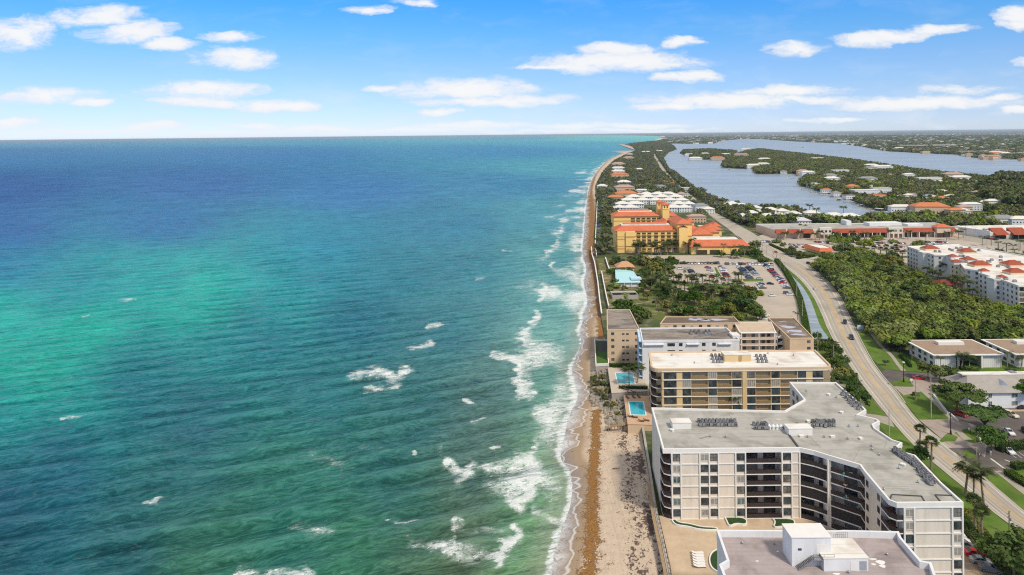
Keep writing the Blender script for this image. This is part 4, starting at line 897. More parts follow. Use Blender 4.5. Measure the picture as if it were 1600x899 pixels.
# ------------------------------------------------------------------ 3: near white-parapet roof with stair house
def near_block():
    Z = 21.3; ZR = 20.0
    px_ = [(1128,915),(1124,882),(1136,875),(1120,828),(1308,829),(1318,828.5),(1404,830.5),(1408,840),(1439,876),(1455,879),(1464,905),(1464,925)]
    O = poly(px_, Z)[::-1]          # clockwise order in px -> make outward on the right
    O = O[::-1]; O = O[::-1]
    a = sum(O[i][0]*O[(i+1) % len(O)][1]-O[(i+1) % len(O)][0]*O[i][1] for i in range(len(O)))
    if a < 0: O = O[::-1]
    O2 = O
    lo = min(p[1] for p in O)-14
    # carry the block on towards the camera
    i_near = sorted(range(len(O)), key=lambda i: O[i][1])[:2]
    O = [((p[0], lo) if i in i_near else p) for i, p in enumerate(O)]
    root = empty('apartment_block', (60, 132, 3.4), 'nearest white apartment block with mauve flat roof, high white parapet and roof stair house', 'apartment building')
    MB().prism(offset(O, -0.02, True), 3.2, ZR-.3, top=False).build('wall', M_WHITE2, root)
    MB().prism(offset(O, -0.3, True), ZR-.3, ZR).build('roof', M_ROOFP, root)
    MB().strip(O, -0.45, 0.06, ZR-.8, Z, closed=True).build('parapet', M_WHITE2, root)
    g0, g1 = P(1308,829,Z), P(1318,829,Z)
    # stair house
    x0, x1 = P(1237.5,885,ZR), P(1299,885,ZR); y = x0[1]; X0, X1 = x0[0], x1[0]; zt_ = 25.7
    s = MB().box(X0, X1, y, y+4.6, ZR-.02, zt_-.15).build('stair_house', M_WHITE2, root)
    MB().box(X0-.12, X1+.12, y-.12, y+4.72, zt_-.15, zt_).build('stair_house_roof', M_TRIM, s)
    lx0, lx1, ly = P(1287,893,ZR)[0]+.05, P(1357.5,893,ZR)[0], P(1287,893,ZR)[1]
    s2 = MB().box(lx0, lx1, ly, ly+6.3, ZR-.02, 22.45).build('plant_room', M_WHITE2, root)
    MB().box(lx0-.1, lx1+.1, ly-.1, ly+6.4, 22.45, 22.58).build('plant_room_roof', M_ROOFW, s2)
    dm = mat('grey_louvre', (0.33, 0.34, 0.38), 0.7, 0.1, 2)
    MB().box(lx1-1.7, lx1-.35, ly-.05, ly-.01, ZR+.15, ZR+1.9).build('door', dm, s2)
    MB().box(lx1-3.5, lx1-2.3, ly-.05, ly-.01, ZR+.1, ZR+1.9).build('door', M_TRIM, s2)
    # landing, upper door, stair flight
    px0 = P(1275,885,ZR)[0]; zl = ZR+2.1
    MB().box(px0+.1, X1-.3, y-.05, y-.01, zl+.1, zl+2.1).build('door', M_TRIM, s)
    MB().box(P(1250,885,ZR)[0]-.35, P(1250,885,ZR)[0]+.35, y-.06, y-.01, ZR+3.1, ZR+3.5).build('vent_grille', M_DMETAL, s)
    st = MB(); lx = px0-1.0
    st.box(lx, X1+.02, y-1.5, y-.02, zl-.12, zl)
    n = 12; xs = P(1243,885,ZR)[0]
    for i in range(n):
        xx = xs+(lx-xs)*i/n; st.box(xx, xx+(lx-xs)/n+.08, y-1.35, y-.2, ZR+(zl-ZR)*(i+1)/n-.06, ZR+(zl-ZR)*(i+1)/n)
    for yy in (y-1.4, y-.2): st.face([(xs, yy, ZR+.02), (lx, yy, zl-.25), (lx, yy, zl), (xs, yy, ZR+.3)])
    st.build('stair_flight', M_METAL, root)
    ra = MB()
    for i in range(n+1):
        xx = xs+(lx-xs)*i/n; zz = ZR+(zl-ZR)*i/n
        if i % 2 == 0: ra.tube((xx, y-1.4, zz), (xx, y-1.4, zz+1.0), .03, n=5)
    for hh in (.5, 1.0): ra.tube((xs, y-1.4, ZR+hh), (lx, y-1.4, zl+hh), .03, n=5); ra.tube((lx, y-1.45, zl+hh), (X1, y-1.45, zl+hh), .03, n=5)
    for xx in (lx, (lx+X1)/2, X1): ra.tube((xx, y-1.45, zl), (xx, y-1.45, zl+1), .03, n=5)
    ra.build('handrail', M_DMETAL, root)
    rl = MB(); q = P(1312,829,Z)
    for i in range(7): rl.tube((q[0]-1.2+i*.4, q[1]-.9, ZR), (q[0]-1.2+i*.4, q[1]-.9, ZR+1.4), .03, n=5)
    rl.tube((q[0]-1.2, q[1]-.9, ZR+1.4), (q[0]+1.2, q[1]-.9, ZR+1.4), .03, n=5); rl.build('guard_rail', M_METAL, root)
    sp = MB(); r = random.Random(2)
    for (a_, b_, w, l) in ((1376,879,.9,.7),(1379,885,.6,.5),(1365,882,.5,.3),(1183,877,.3,.2),(1215,862,.25,.2),(1307,897,.7,.3),(1364,874,.8,.25)):
        c = P(a_, b_, ZR); pl = [(c[0]+w*math.cos(t)*(1+.25*math.sin(3*t)), c[1]+l*math.sin(t)) for t in [k*6.283/10 for k in range(10)]]
        sp.prism(pl, ZR, ZR+.03)
    sp.build('roof_patch', M_TRIM, root)
    for (a_, b_) in ((1386,868),(1300,850),(1210,851),(1326,896),(1160,850)):
        c = P(a_, b_, ZR); tag(link('roof_vent', vm, None, (c[0], c[1], ZR), 0, (.8,)*3), 'small pipe vent on the mauve roof of the nearest block', 'roof vent', 'pipe vents on the mauve roof')
near_block()

# ------------------------------------------------------------------ 4: beige five-storey block on the seawall
def simple_block(name, label, A, z0, Z, wall, roof, par, cat='apartment building', drop=.35, band=.6, wins=(), thick=.3, proud=.12):
    root = empty(name, (sum(p[0] for p in A)/len(A), sum(p[1] for p in A)/len(A), z0), label, cat)
    MB().prism(A, z0-.4, Z-band, top=False).build('wall', wall, root)
    roof_and_parapet(root, A, Z, roof, par, drop=drop, thick=thick, band=band, proud=proud)
    return root
A = [P(948.7,515,18.3), P(999.6,515,18.3), P(991.5,483.5,18.3), P(948.3,483.5,18.3)]; A[1] = (A[1][0], A[0][1]); A[2] = (A[1][0]+1.5, A[2][1])
r4 = simple_block('apartment_block', 'beige five-storey apartment block standing on the seawall with brown stained roof', A, 3.2, 18.3, M_BEIGE, M_ROOFD2, M_BEIGE)
for k in range(5):
    z = 3.5+k*2.85
    for p_, w, h_ in ((957.5, 1.3, 1.1), (974, 1.1, .65), (980.5, 1.1, .65), (995, 1.4, 1.1)): window(r4, A[0], A[1], at_px(A[0], A[1], p_), w, z+1.0, h_, 'plain', .03)
    for s in (5, 11, 17, 23, 29): window(r4, A[3], A[0], s, 1.6, z+.8, 1.3, 'plain', .03)
# ------------------------------------------------------------------ 5: white block, sea side coloured with its bluish shade
A = [P(1003.5,532,21), P(1156,531,21), P(1135,513.5,21), P(1000,512.5,21)]; A[1] = (A[1][0], A[0][1]); A[2] = (A[1][0], A[3][1])
r5 = simple_block('apartment_block', 'white apartment block with bluish shaded sea side and grey weathered roof', A, 3.2, 21, M_WHITE2, M_ROOFD2, M_WHITE2, band=.9, drop=.6)
for k in range(6):
    z = 3.4+k*2.85
    for s, w in ((2.5, 0), (11, 3.0), (20, 1.4), (33, 1.4), (39, 1.4)):
        if w: window(r5, A[0], A[1], at_px(A[0], A[1], {11: 1049, 20: 1064, 33: 1100, 39: 1116}[s]), w, z+.9, 1.2, 'plain', .03)
    for s in (3, 9, 15): window(r5, A[3], A[0], s, 2.4, z+.3, 2.1, 'green', .03)
b = MB()
for k in range(7): b.bar(A[3], A[0], 3.3+k*2.85, 3.5+k*2.85, 1.3)
for s in (0.2, 6.2, 12.2, 18.2):
    if s < dist(A[3], A[0]): p0 = lerp(A[3], A[0], s/dist(A[3], A[0])); p1 = lerp(A[3], A[0], (s+.25)/dist(A[3], A[0])); b.bar(p0, p1, 3.2, 20.6, 1.25)
b.build('balcony_frame', M_BLUEW, r5)  # bluish shade of this side put into frame and railing colour
b = MB()
for k in range(6): b.bar(A[3], A[0], 3.5+k*2.85, 4.4+k*2.85, 1.28, -1.2)
b.build('balcony_railing', M_BLUEW, r5)
b = MB()
for p0, p1 in ((1006, 1038), (1073, 1093), (1122, 1143)):
    for k in (5,):
        a_ = (A[0][0]+at_px(A[0], A[1], p0), A[0][1]); c_ = (A[0][0]+at_px(A[0], A[1], p1), A[0][1]); b.bar(a_, c_, 19.2, 19.5, .9)
b.build('shade_canopy', M_WHITE2, r5)
zz = 20.4
hatch('roof_plant_room', (1145,529), (1157,529), 20.4, 1.2, 'small white box at the right end of the grey weathered roof', 5)
rr5 = random.Random(9)
ac_cluster([(1080+7*i+rr5.uniform(-2, 2), 519+3.2*j) for i in range(5) for j in range(2)], zz, 'on the weathered roof of the white block', 'condensers on the weathered roof', rr)
for i in range(5):
    c = P(1092+i*9, 525-i*1.2, zz); o = MB().obox((0, 0), .5, 6.5, .35, 0, .35).mesh('pipe_run', [M_METAL]); tag(link('pipe_run', o, None, (c[0], c[1], zz), .2), 'thin grey pipe run lying across the weathered roof', 'pipe', 'pipe runs on the weathered roof')

# ------------------------------------------------------------------ 6: beige L-shaped block with open galleries
z0 = 3.2; Zb = 15.2
A = poly([(1031.6,505.5),(1158,506),(1147,495),(1040,494.6)], Zb); A[1] = (A[1][0], A[0][1])
r6 = simple_block('apartment_block', 'long beige block with dark brown patched roof behind the white block', A, z0, Zb, M_BEIGE, M_ROOFD, M_BEIGE, band=.5)
for k in range(4):
    for s in range(3, int(dist(A[0], A[1]))-1, 4): window(r6, A[0], A[1], s, 1.5, z0+.9+k*2.95, 1.3, 'plain' if s % 3 else 'curtain', .03)
wp = mat('silver_roof_patch', (0.46, 0.46, 0.55), 0.5, 0.2, .5)
def patches(root, cs, z):
    b = MB(); r = random.Random(3)
    for (a_, b_, w, l) in cs:
        c = P(a_, b_, z); b.prism([(c[0]+w*math.cos(t)*(1+.3*math.sin(3*t+a_)), c[1]+l*math.sin(t)*(1+.3*math.cos(2*t+b_))) for t in [k*6.283/12 for k in range(12)]], z, z+.04)
    b.build('roof_patch', wp, root)
patches(r6, [(1090,499.5,4.5,1.6),(1103,500.5,4,1.2),(1120,499.8,4.5,1.4),(1082,498,2,1)], Zb-.35)
A6 = A
A = poly([(1156,519.5),(1213,519.5),(1205,503),(1147,503)], 14.6); A[1] = (A[1][0], A[0][1])
r7 = simple_block('gallery_wing', 'beige four-storey wing with open galleries and a pale walkway roof', A, z0, 14.6, M_BEIGE, mat('pale_tan_roof', (0.56, 0.43, 0.31), .85, .1, .4), M_TRIM, band=.4, drop=.2)
b = MB(); 
for k in range(5): b.bar(A[0], A[1], z0+k*2.85-.1, z0+k*2.85+.12, 1.5)
for s in (0.1, 8, 15, 21.2):
    if s+.3 < dist(A[0], A[1]): p0 = lerp(A[0], A[1], s/dist(A[0], A[1])); p1 = lerp(A[0], A[1], (s+.3)/dist(A[0], A[1])); b.bar(p0, p1, z0, 14.4, 1.5, -1.2)
b.build('gallery_frame', M_TRIM, r7)
b = MB()
for k in range(4): b.bar(A[0], A[1], z0+k*2.85+.12, z0+k*2.85+1.0, 1.46, -1.38)
b.build('gallery_railing', mat('pale_beige_railing', (0.55, 0.44, 0.33), .8), r7)
for k in range(4):
    for s in (2, 6, 10.5, 13, 18): window(r7, A[0], A[1], s, 1.4, z0+k*2.85+.8, 1.4, 'plain', .03)
# stair tower with white zigzag flights
sx, sy = A[1][0]+.3, A[1][1]; st = MB()
for k in range(4):
    z = z0+k*2.85
    st.box(sx, sx+7.5, sy, sy+4, z-.1, z+.12)
    st.face([(sx+.5, sy-.3, z+.1), (sx+5.5, sy-.3, z+2.7), (sx+5.5, sy-.3, z+3.3), (sx+.5, sy-.3, z+.8)])
    st.face([(sx+.5, sy-.25, z+.1), (sx+.5, sy-.25, z+.8), (sx+5.5, sy-.25, z+3.3), (sx+5.5, sy-.25, z+2.7)])
    st.box(sx, sx+7.5, sy-.1, sy, z+.12, z+.9) if k else None
for xx in (sx+.1, sx+7.2): st.box(xx, xx+.25, sy-.1, sy+.2, z0, 14.2)
st.build('stair_tower', M_WHITE2, r7)
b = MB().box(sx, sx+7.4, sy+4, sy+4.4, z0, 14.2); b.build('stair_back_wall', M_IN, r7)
A = poly([(1234,528.5),(1272,528.5),(1241,496.5),(1200,496.5)], 14.8); A[1] = (A[1][0], A[0][1])
r8 = simple_block('apartment_block', 'beige block end with dark roof and silver patches beside the canal', A, z0, 14.8, M_BEIGE, M_ROOFD, M_BEIGE, band=.45)
for k in range(4): window(r8, A[0], A[1], dist(A[0], A[1])-2.2, 1.5, z0+.9+k*2.85, 1.1, 'plain', .03)
patches(r8, [(1223,503,1.6,.6),(1232,511.5,3.2,1.6),(1243,517.5,3.4,1.8),(1248,523,3.2,1.4),(1224,508.5,1.8,.7)], 14.45)

# ------------------------------------------------------------------ beach front: terraces, pools, walls, stairs
def terrace(name, label, px_, z, m, wallm, h=2.6, rail=None, drop=None):
    A = poly(px_, z); a = sum(A[i][0]*A[(i+1) % len(A)][1]-A[(i+1) % len(A)][0]*A[i][1] for i in range(len(A)))
    if a < 0: A = A[::-1]
    root = empty(name, (sum(p[0] for p in A)/len(A), sum(p[1] for p in A)/len(A), z-h), label, 'terrace')
    MB().prism(A, z-h, z-.12, top=False).build('retaining_wall', wallm, root); MB().prism(offset(A, .12, True), z-.12, z).build('deck', m, root)
    return root, A
t1, T1 = terrace('pool_terrace', 'upper pool terrace with pale paving beside the beige block', [(950,575),(999,575),(1013,611),(956,614)], 5.2, G_PALE, M_CONC, 4)
t2, T2 = terrace('pool_terrace', 'lower pool terrace with salmon paving below the tan block', [(975,618),(1016,619),(1021,664),(981,662.5)], 5.2, G_TERR, M_BEIGE, 4)
t3, T3 = terrace('lawn_terrace', 'walled lawn terrace jutting onto the beach from the beige block', [(929,533),(950,533),(951,571),(931,572)], 4.6, mat('terrace_lawn', (0.06, 0.13, 0.02), .9, .25, 1.5), M_CONC, 4)
MB().strip(T3, -.3, .14, 4.4, 5.5, closed=True).build('wall_coping', M_TRIM, t3)
MB().prism(poly([(933,535),(948,535),(948,549),(933,549)], 4.63), 4.602, 4.64).build('dark_paving', mat('dark_paving', (0.07, 0.07, 0.065), .9), t3)
M_POOL = mat('pool_water', (0.03, 0.42, 0.52), 0.05, 0.12, 0.5, spec=.5)
def pool(px_, z, label):
    A = poly(px_, z); a = sum(A[i][0]*A[(i+1) % 4][1]-A[(i+1) % 4][0]*A[i][1] for i in range(4))
    if a < 0: A = A[::-1]
    root = empty('swimming_pool', (sum(p[0] for p in A)/4, sum(p[1] for p in A)/4, z), label, 'swimming pool')
    MB().strip(A, 0, .4, z+.0, z+.06, closed=True).build('coping', M_TRIM, root)
    MB().prism(A, z+.002, z+.02).build('pool_surface', M_POOL, root); return root
pool([(962,583),(988,583),(991.7,600),(965.7,599)], 5.2, 'turquoise swimming pool under the coconut palms on the pale terrace')
pool([(983,628),(1004.6,628),(1008.6,648.6),(986,648)], 5.2, 'turquoise swimming pool on the salmon terrace below the tan block')
lm = {}
def lounger_mesh(m_):
    b = MB(); b.mat(0).box(-.32, .32, -.95, .35, .28, .38); b.face([(-.32, .35, .38), (.32, .35, .38), (.32, .95, .75), (-.32, .95, .75)]); b.face([(-.32, .35, .30), (-.32, .95, .67), (.32, .95, .67), (.32, .35, .30)])
    b.mat(1)
    for x in (-.28, .28):
        for y in (-.85, .3): b.box(x-.03, x+.03, y-.03, y+.03, 0, .28)
    return b.mesh('sun_lounger', [m_, M_DMETAL])
LW = lounger_mesh(M_TRIM); LD = lounger_mesh(M_DWOOD)
for i in range(6):
    q = P(1090+.6*i, 866+4.1*i, 3.5); tag(link('sun_lounger', LW, None, (q[0], q[1], 3.5), 1.62, (1.35, 1.5, 1)), 'white sun lounger in the single row on the tan plaza', 'sun lounger', 'white loungers on the plaza')
for (a_, b_) in ((985,652),(992,653),(1002,659),(1010,658),(978,609),(990,613.5),(984,615)):
    q = P(a_, b_, 5.2); tag(link('sun_lounger', LD, None, (q[0], q[1], 5.2), 1.3, (1.1,)*3), 'dark lounger standing on a pool terrace', 'sun lounger', 'dark loungers on the pool terraces')
for (a_, b_) in ((980,622),(990,621.5),(998,621)):
    q = P(a_, b_, 5.2); tag(link('sun_lounger', LD, None, (q[0], q[1], 5.2), .3, (1.1,)*3), 'dark lounger standing on a pool terrace', 'sun lounger', 'dark loungers on the pool terraces')
# seawalls: stepped plan along the dune line, with coping
def wall_line(name, label, pts, z0_, z1_, w=.5, m=M_CONC, cap=None, cat='wall', world=False, capm=M_TRIM):
    A = pts if world else [P(a, b, z1_) for a, b in pts]
    root = empty(name, (*A[0], z0_), label, cat)
    MB().strip(A, -w/2, w/2, z0_, z1_).build('wall_body', m, root)
    if cap: MB().strip(A, -w/2-.12, w/2+.12, z1_, z1_+cap).build('coping', capm, root)
    return root
wall_line('seawall', 'dark timber seawall with tan walkway cap beside the tan plaza', [(1050,930),(1046,899),(1036,850),(1026,806),(1019,760),(1013,720),(1008,690),(1004.5,668)], 0.5, 4.2, .5, M_DCONC, .12, capm=M_CONC)
# timber walkway along it
def walkway():
    L = [P(a, b, 4.2) for a, b in [(1052,925),(1047,890),(1038,850),(1028,806),(1020,755)]]
    root = empty('boardwalk', (*L[0], 3.2), 'narrow timber boardwalk with posts running between the plaza and seawall', 'boardwalk')
    MB().strip(L, -1.6, -.4, 4.0, 4.15).build('deck', M_WOOD, root)
    b = MB()
    for i in range(len(L)-1):
        n = int(dist(L[i], L[i+1])/1.8)
        for k in range(n):
            p = lerp(L[i], L[i+1], k/n); b.box(p[0]-.08, p[0]+.08, p[1]-.08, p[1]+.08, 3.3, 5.2)
    b.strip(L, -.05, .05, 5.1, 5.2); b.build('handrail', M_DWOOD, root)
walkway()
wall_line('retaining_wall', 'low white wall along the dune strip above the beach', [(940,490),(937,468),(934,440),(931,422),(929,410),(925,398),(924,386)], 2.0, 4.6, .5, M_DCONC, .5)
wall_line('retaining_wall', 'pale wall between the dune strip and the blue-roofed house garden', [(951,478),(947,460),(943,440),(940,424)], 2.6, 5.0, .4, M_CONC, .1)
wall_line('retaining_wall', 'stained low wall with pale top in front of the hotel beach path', [(946,402),(950,415),(952,420)], 2.8, 5, .5, M_CONC, .15)
wall_line('seawall', 'long pale seawall running along the beach before the yellow hotel', [(932,398),(930,380),(931,360),(932,340),(933,318),(935,300)], 1.0, 4.6, .6, M_CONC, .15)
# timber stairs and footbridge down to the sand
def beach_stairs():
    a, b_, c = P(996,656,4.2), P(970,663.5,4.2), P(946,668,2.6)
    root = empty('beach_stairs', (*b_, 0.8), 'pale timber stairs and footbridge leading from the pool terrace over rocks', 'stairs')
    m = MB(); m.bar(b_, a, 3.95, 4.1, .7, .7); n = 9
    for i in range(n): p, q = lerp(b_, c, i/n), lerp(b_, c, (i+1)/n); m.bar(q, p, 3.95-i*.2, 4.08-i*.2, .7, .7)
    m.build('tread_deck', M_WOOD, root)
    m = MB()
    for o in (.7, -.7):
        A_ = offset([c, b_, a], o); m.tube((*A_[0], 3.2), (*A_[1], 5.0), .06, n=5); m.tube((*A_[1], 5.0), (*A_[2], 5.0), .06, n=5)
        for k in range(7): p = lerp(A_[1], A_[2], k/6); m.tube((*p, 1.2), (*p, 5.0), .06, n=5)
        for k in range(5): p = lerp(A_[0], A_[1], k/5); m.tube((*p, .8), (*p, 3.2+1.8*k/5), .06, n=5)
    m.build('handrail', M_WOOD, root)
beach_stairs()
# loose rock slope (riprap) in front of the terraces: nobody could count it
def rocks():
    poly_ = poly([(925,580),(950,576),(957,616),(976,618),(983,664),(960,668),(948,672),(944,640),(922,628)], 2.0); r = random.Random(21); b = MB()
    xs = [p[0] for p in poly_]; ys = [p[1] for p in poly_]
    n = 0
    while n < 620:
        x, y = r.uniform(min(xs), max(xs)), r.uniform(min(ys), max(ys))
        if not inside(poly_, [x], [y])[0]: continue
        n += 1; t = max(0, min(1, (x-33)/9)); s = r.uniform(.35, 1.1); zc = 1.3+2.2*t
        v = [Vector((r.gauss(0, 1), r.gauss(0, 1), r.gauss(0, 1))).normalized()*s*r.uniform(.75, 1.1) for _ in range(6)]
        a = r.uniform(0, 6.28); top = Vector((x, y, zc+s*.5)); k = 5
        ring = [(x+s*math.cos(a+i*6.28/k)*r.uniform(.7, 1.2), y+s*math.sin(a+i*6.28/k)*r.uniform(.7, 1.2), zc+r.uniform(-.2, .25)) for i in range(k)]
        ring2 = [(p[0]*.45+x*.55, p[1]*.45+y*.55, zc+s*r.uniform(.45, .7)) for p in ring]; low = [(p[0], p[1], 0.2) for p in ring]
        for i in range(k): b.face([ring[i], ring[(i+1) % k], ring2[(i+1) % k], ring2[i]]); b.face([low[i], low[(i+1) % k], ring[(i+1) % k], ring[i]])
        b.face(ring2)
    tag(b.build('rock_slope', M_BOLL), 'loose boulders and rubble piled on the slope below the two pool terraces', 'rocks', kind='stuff')
rocks()
# plaza planters
def planter(label, px_, z=3.5, hgt=.45):
    A = smooth_line(poly(px_, z)+[poly(px_, z)[0]], 2)[:-1]; a = sum(A[i][0]*A[(i+1) % len(A)][1]-A[(i+1) % len(A)][0]*A[i][1] for i in range(len(A)))
    if a < 0: A = A[::-1]
    root = empty('planting_bed', (sum(p[0] for p in A)/len(A), sum(p[1] for p in A)/len(A), z), label, 'planting bed')
    MB().strip(A, 0, .3, z, z+hgt, closed=True).build('kerb_rim', M_TRIM, root)
    MB().prism(offset(A, -.02, True), z, z+hgt-.12).build('turf', mat('bed_turf', (0.028, 0.065, 0.014), .9, .3, 2.0), root)
planter('long curved narrow planting bed with white rim on the tan plaza', [(1051,815),(1056,822),(1075,824),(1092,829),(1120,830),(1120,827),(1095,826),(1078,821),(1060,819),(1054,814)])
planter('lawn bed with scalloped white rim left of the middle entrance', [(1134,811),(1164,811),(1167,822),(1150,819),(1140,824),(1137,817)])
planter('lawn bed with scalloped white rim by the dark entrance recess', [(1209,813),(1240,813),(1241,824),(1222,824),(1209,826),(1213,818)])
planter('crescent lawn bed with white rim beside the nearest block', [(1120,862),(1113,866),(1109,876),(1112,888),(1119,894),(1127,897),(1127,862)])
ORD = ['first','second','third','fourth','fifth','sixth','seventh','eighth','ninth','tenth','eleventh','twelfth','thirteenth','fourteenth','fifteenth','sixteenth','seventeenth','eighteenth','nineteenth','twentieth']+['twenty-'+w for w in ['first','second','third','fourth','fifth','sixth','seventh','eighth','ninth']]
# ------------------------------------------------------------------ yellow hotel
def hotel():
    root = empty('hotel', (120, 590, 3), 'large yellow hotel with orange tile roofs, two wings and square towers', 'hotel')
    def X(p_, d): return (p_-800)/FPX*d
    def blk(p0, p1, d, dep, zt_, name='wing', m=M_YEL, z0=2.6, hip=None, over=1.2, flat=False):
        A = [(X(p0, d), d), (X(p1, d), d), (X(p1, d), d+dep), (X(p0, d), d+dep)]
        w = MB().prism(A, z0, zt_).build(name, m, root)
        if hip: MB().hip(A, zt_+.02, zt_+hip, over=over).build('tile_roof', M_TILE, w)
        if flat: MB().prism(offset(A, -5.5, True), zt_+hip*.55, zt_+hip*.78).build('flat_roof', M_ROOFW, w)
        return A, w
    A, w1 = blk(961, 1057, 587, 19, 21.5, hip=6, flat=True)
    B, w2 = blk(957.6, 1028, 690, 19, 21.5, hip=6, flat=True); blk(1043, 1056, 690, 24, 21.5, hip=4)
    blk(1029, 1057, 609, 30, 21.5, hip=5.5)
    T, wt = blk(1057, 1079.5, 584, 34, 27.5, 'stair_tower'); MB().hip(T, 27.52, 31.5, over=1.2).build('tile_roof', M_TILE, wt)
    # gabled porch on the tower
    g = MB(); x0, x1 = X(1059, 583), X(1072, 583); g.box(x0, x1, 581.5, 584, 3, 24.5); xm = (x0+x1)/2
    g.build('stair_tower', M_YEL, root); g = MB(); g.face([(x0-.6, 580.9, 24.5), (xm, 580.9, 26.6), (xm, 584, 26.6), (x0-.6, 584, 24.5)]); g.face([(xm, 580.9, 26.6), (x1+.6, 580.9, 24.5), (x1+.6, 584, 24.5), (xm, 584, 26.6)]); g.build('gable_roof', M_TILE, root)
    # projecting bay at the sea end
    P1, _ = blk(963, 976, 584.5, 3, 21.2, 'end_bay'); blk(976.2, 991, 583, 4, 21.3, 'end_bay')
    for (p0, p1, d, zt_, dep) in ((1026, 1034.5, 702, 34, 7), (1034, 1044.6, 688, 33, 9)):
        t_, w = blk(p0, p1, d, dep, zt_, 'tower'); MB().hip(t_, zt_, zt_+2.6, over=.9).build('tile_roof', M_TILE, w)
        for k in (.3, .7): MB().box(t_[0][0]+(t_[1][0]-t_[0][0])*k-.6, t_[0][0]+(t_[1][0]-t_[0][0])*k+.6, d-.08, d-.02, zt_-3.4, zt_-1.3).build('arched_opening', M_DWOOD, w)
        MB().box(t_[0][0]-.25, t_[1][0]+.25, d-.3, d, zt_-4.4, zt_-4.0).build('cornice', M_YEL, w)
    # balconies in a grid: flat panels with the recess shade as their colour
    r = random.Random(6); od = mat('painted_opening_shade', (0.075, 0.05, 0.035), .8, .3, .5)
    def grid(d, cols, rows, w_, h_):
        for c in cols:
            for z in rows:
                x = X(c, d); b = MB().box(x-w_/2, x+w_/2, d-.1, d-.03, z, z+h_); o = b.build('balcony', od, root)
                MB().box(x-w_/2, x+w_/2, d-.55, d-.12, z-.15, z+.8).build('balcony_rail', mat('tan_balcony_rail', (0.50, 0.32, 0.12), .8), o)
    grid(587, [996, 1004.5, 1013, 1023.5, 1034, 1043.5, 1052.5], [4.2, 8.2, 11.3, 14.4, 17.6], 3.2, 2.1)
    grid(690, [987.5, 996, 1004, 1012, 1020.5, 1028], [10.5, 14, 17.4], 4.0, 2.3)
    c = MB(); dc = mat('brown_cornice', (0.33, 0.20, 0.07), .8)
    for z in (8.9, 17.0):
        c = MB(); c.bar(A[0], A[1], z-.2, z+.2, .35); c.build('cornice', dc, root)
        c = MB(); c.bar(T[0], T[1], z-.2, z+.2, .35); c.build('cornice', dc, root)
        c = MB(); c.bar((X(962.8,583),582.8), (X(991,583),582.8), z-.2, z+.2, .2); c.build('cornice', dc, root)
    MB().bar(B[0], B[1], 16.8, 17.1, .3).build('cornice', dc, root)
    # low ballroom wing and red roofed clutter behind
    d = 574; x0, x1 = X(1078, d), X(1169, d)
    lw = MB().prism([(x0, d), (x1, d+0.0), (x1+4, d+34), (x0, d+40)], 2.6, 9.9).build('ballroom_wing', M_YEL, root)
    s = MB(); s.face([(x0-1, d-1.2, 9.6), (x1+1, d-1.2, 9.6), (x1-3, d+8, 14), (x0+3, d+8, 14)]); s.face([(x0-1, d-1.2, 9.6), (x0+3, d+8, 14), (x0+3, d+38, 14), (x0-1, d+41, 9.6)]); s.face([(x1+1, d-1.2, 9.6), (x1+5, d+36, 9.6), (x1, d+34, 14), (x1-3, d+8, 14)])
    s.build('tile_roof', M_TILE, lw); MB().prism([(x0+3, d+8.1), (x1-3, d+8.1), (x1, d+34), (x0+3, d+38)], 9.9, 12.2).build('flat_roof', M_ROOFW, lw)
    for p0, p1 in ((1086, 1103), (1107, 1120)): MB().box(X(p0, d), X(p1, d), d-.1, d-.02, 3.1, 6.6).build('garage_opening', od, lw)  # flat panels coloured as the shade inside the openings
    for (p0, p1, dd, dep, zz, hp) in ((1080, 1112, 632, 22, 11, 5), (1092, 1122, 652, 18, 10, 4.5), (1100, 1126, 676, 20, 9, 5), (1073, 1090, 665, 16, 11, 4.5), (1112, 1124, 700, 14, 9, 4), (1072, 1083, 700, 12, 14, 3.5)):
        blk(p0, p1, dd, dep, zz, 'pavilion', hip=hp)
    blk(1084, 1128, 620, 10, 9.5, 'pavilion', m=M_WHITE); blk(1092, 1110, 700, 10, 9, 'pavilion', m=M_WHITE)
    # beach terrace pieces
hotel()
bm_ = MB(); bm_.tube((0, 0, 0), (0, 0, 2.2), .04, n=5); bm_.mat(1)
for i in range(8):
    a0, a1 = i*math.pi/4, (i+1)*math.pi/4; bm_.face([(1.5*math.cos(a0), 1.5*math.sin(a0), 2.0), (1.5*math.cos(a1), 1.5*math.sin(a1), 2.0), (0, 0, 2.7)])
UMB = bm_.mesh('beach_umbrella', [M_TRIM, mat('navy_canvas', (0.03, 0.055, 0.22), .8)])
for i, (a_, b_) in enumerate([(935,352),(938,355),(934,359),(937,364),(935,370),(939,346),(938,386),(942,388),(936,389),(940,383)]):
    q = P(a_, b_, 3); side = 'upper beach group' if b_ < 375 else 'lower group by the path'
    tag(link('beach_umbrella', UMB, None, (*q, 3), 0, (1.5,)*3), 'navy beach umbrella in the '+side+' by the yellow hotel', 'umbrella', 'navy umbrellas, '+side)

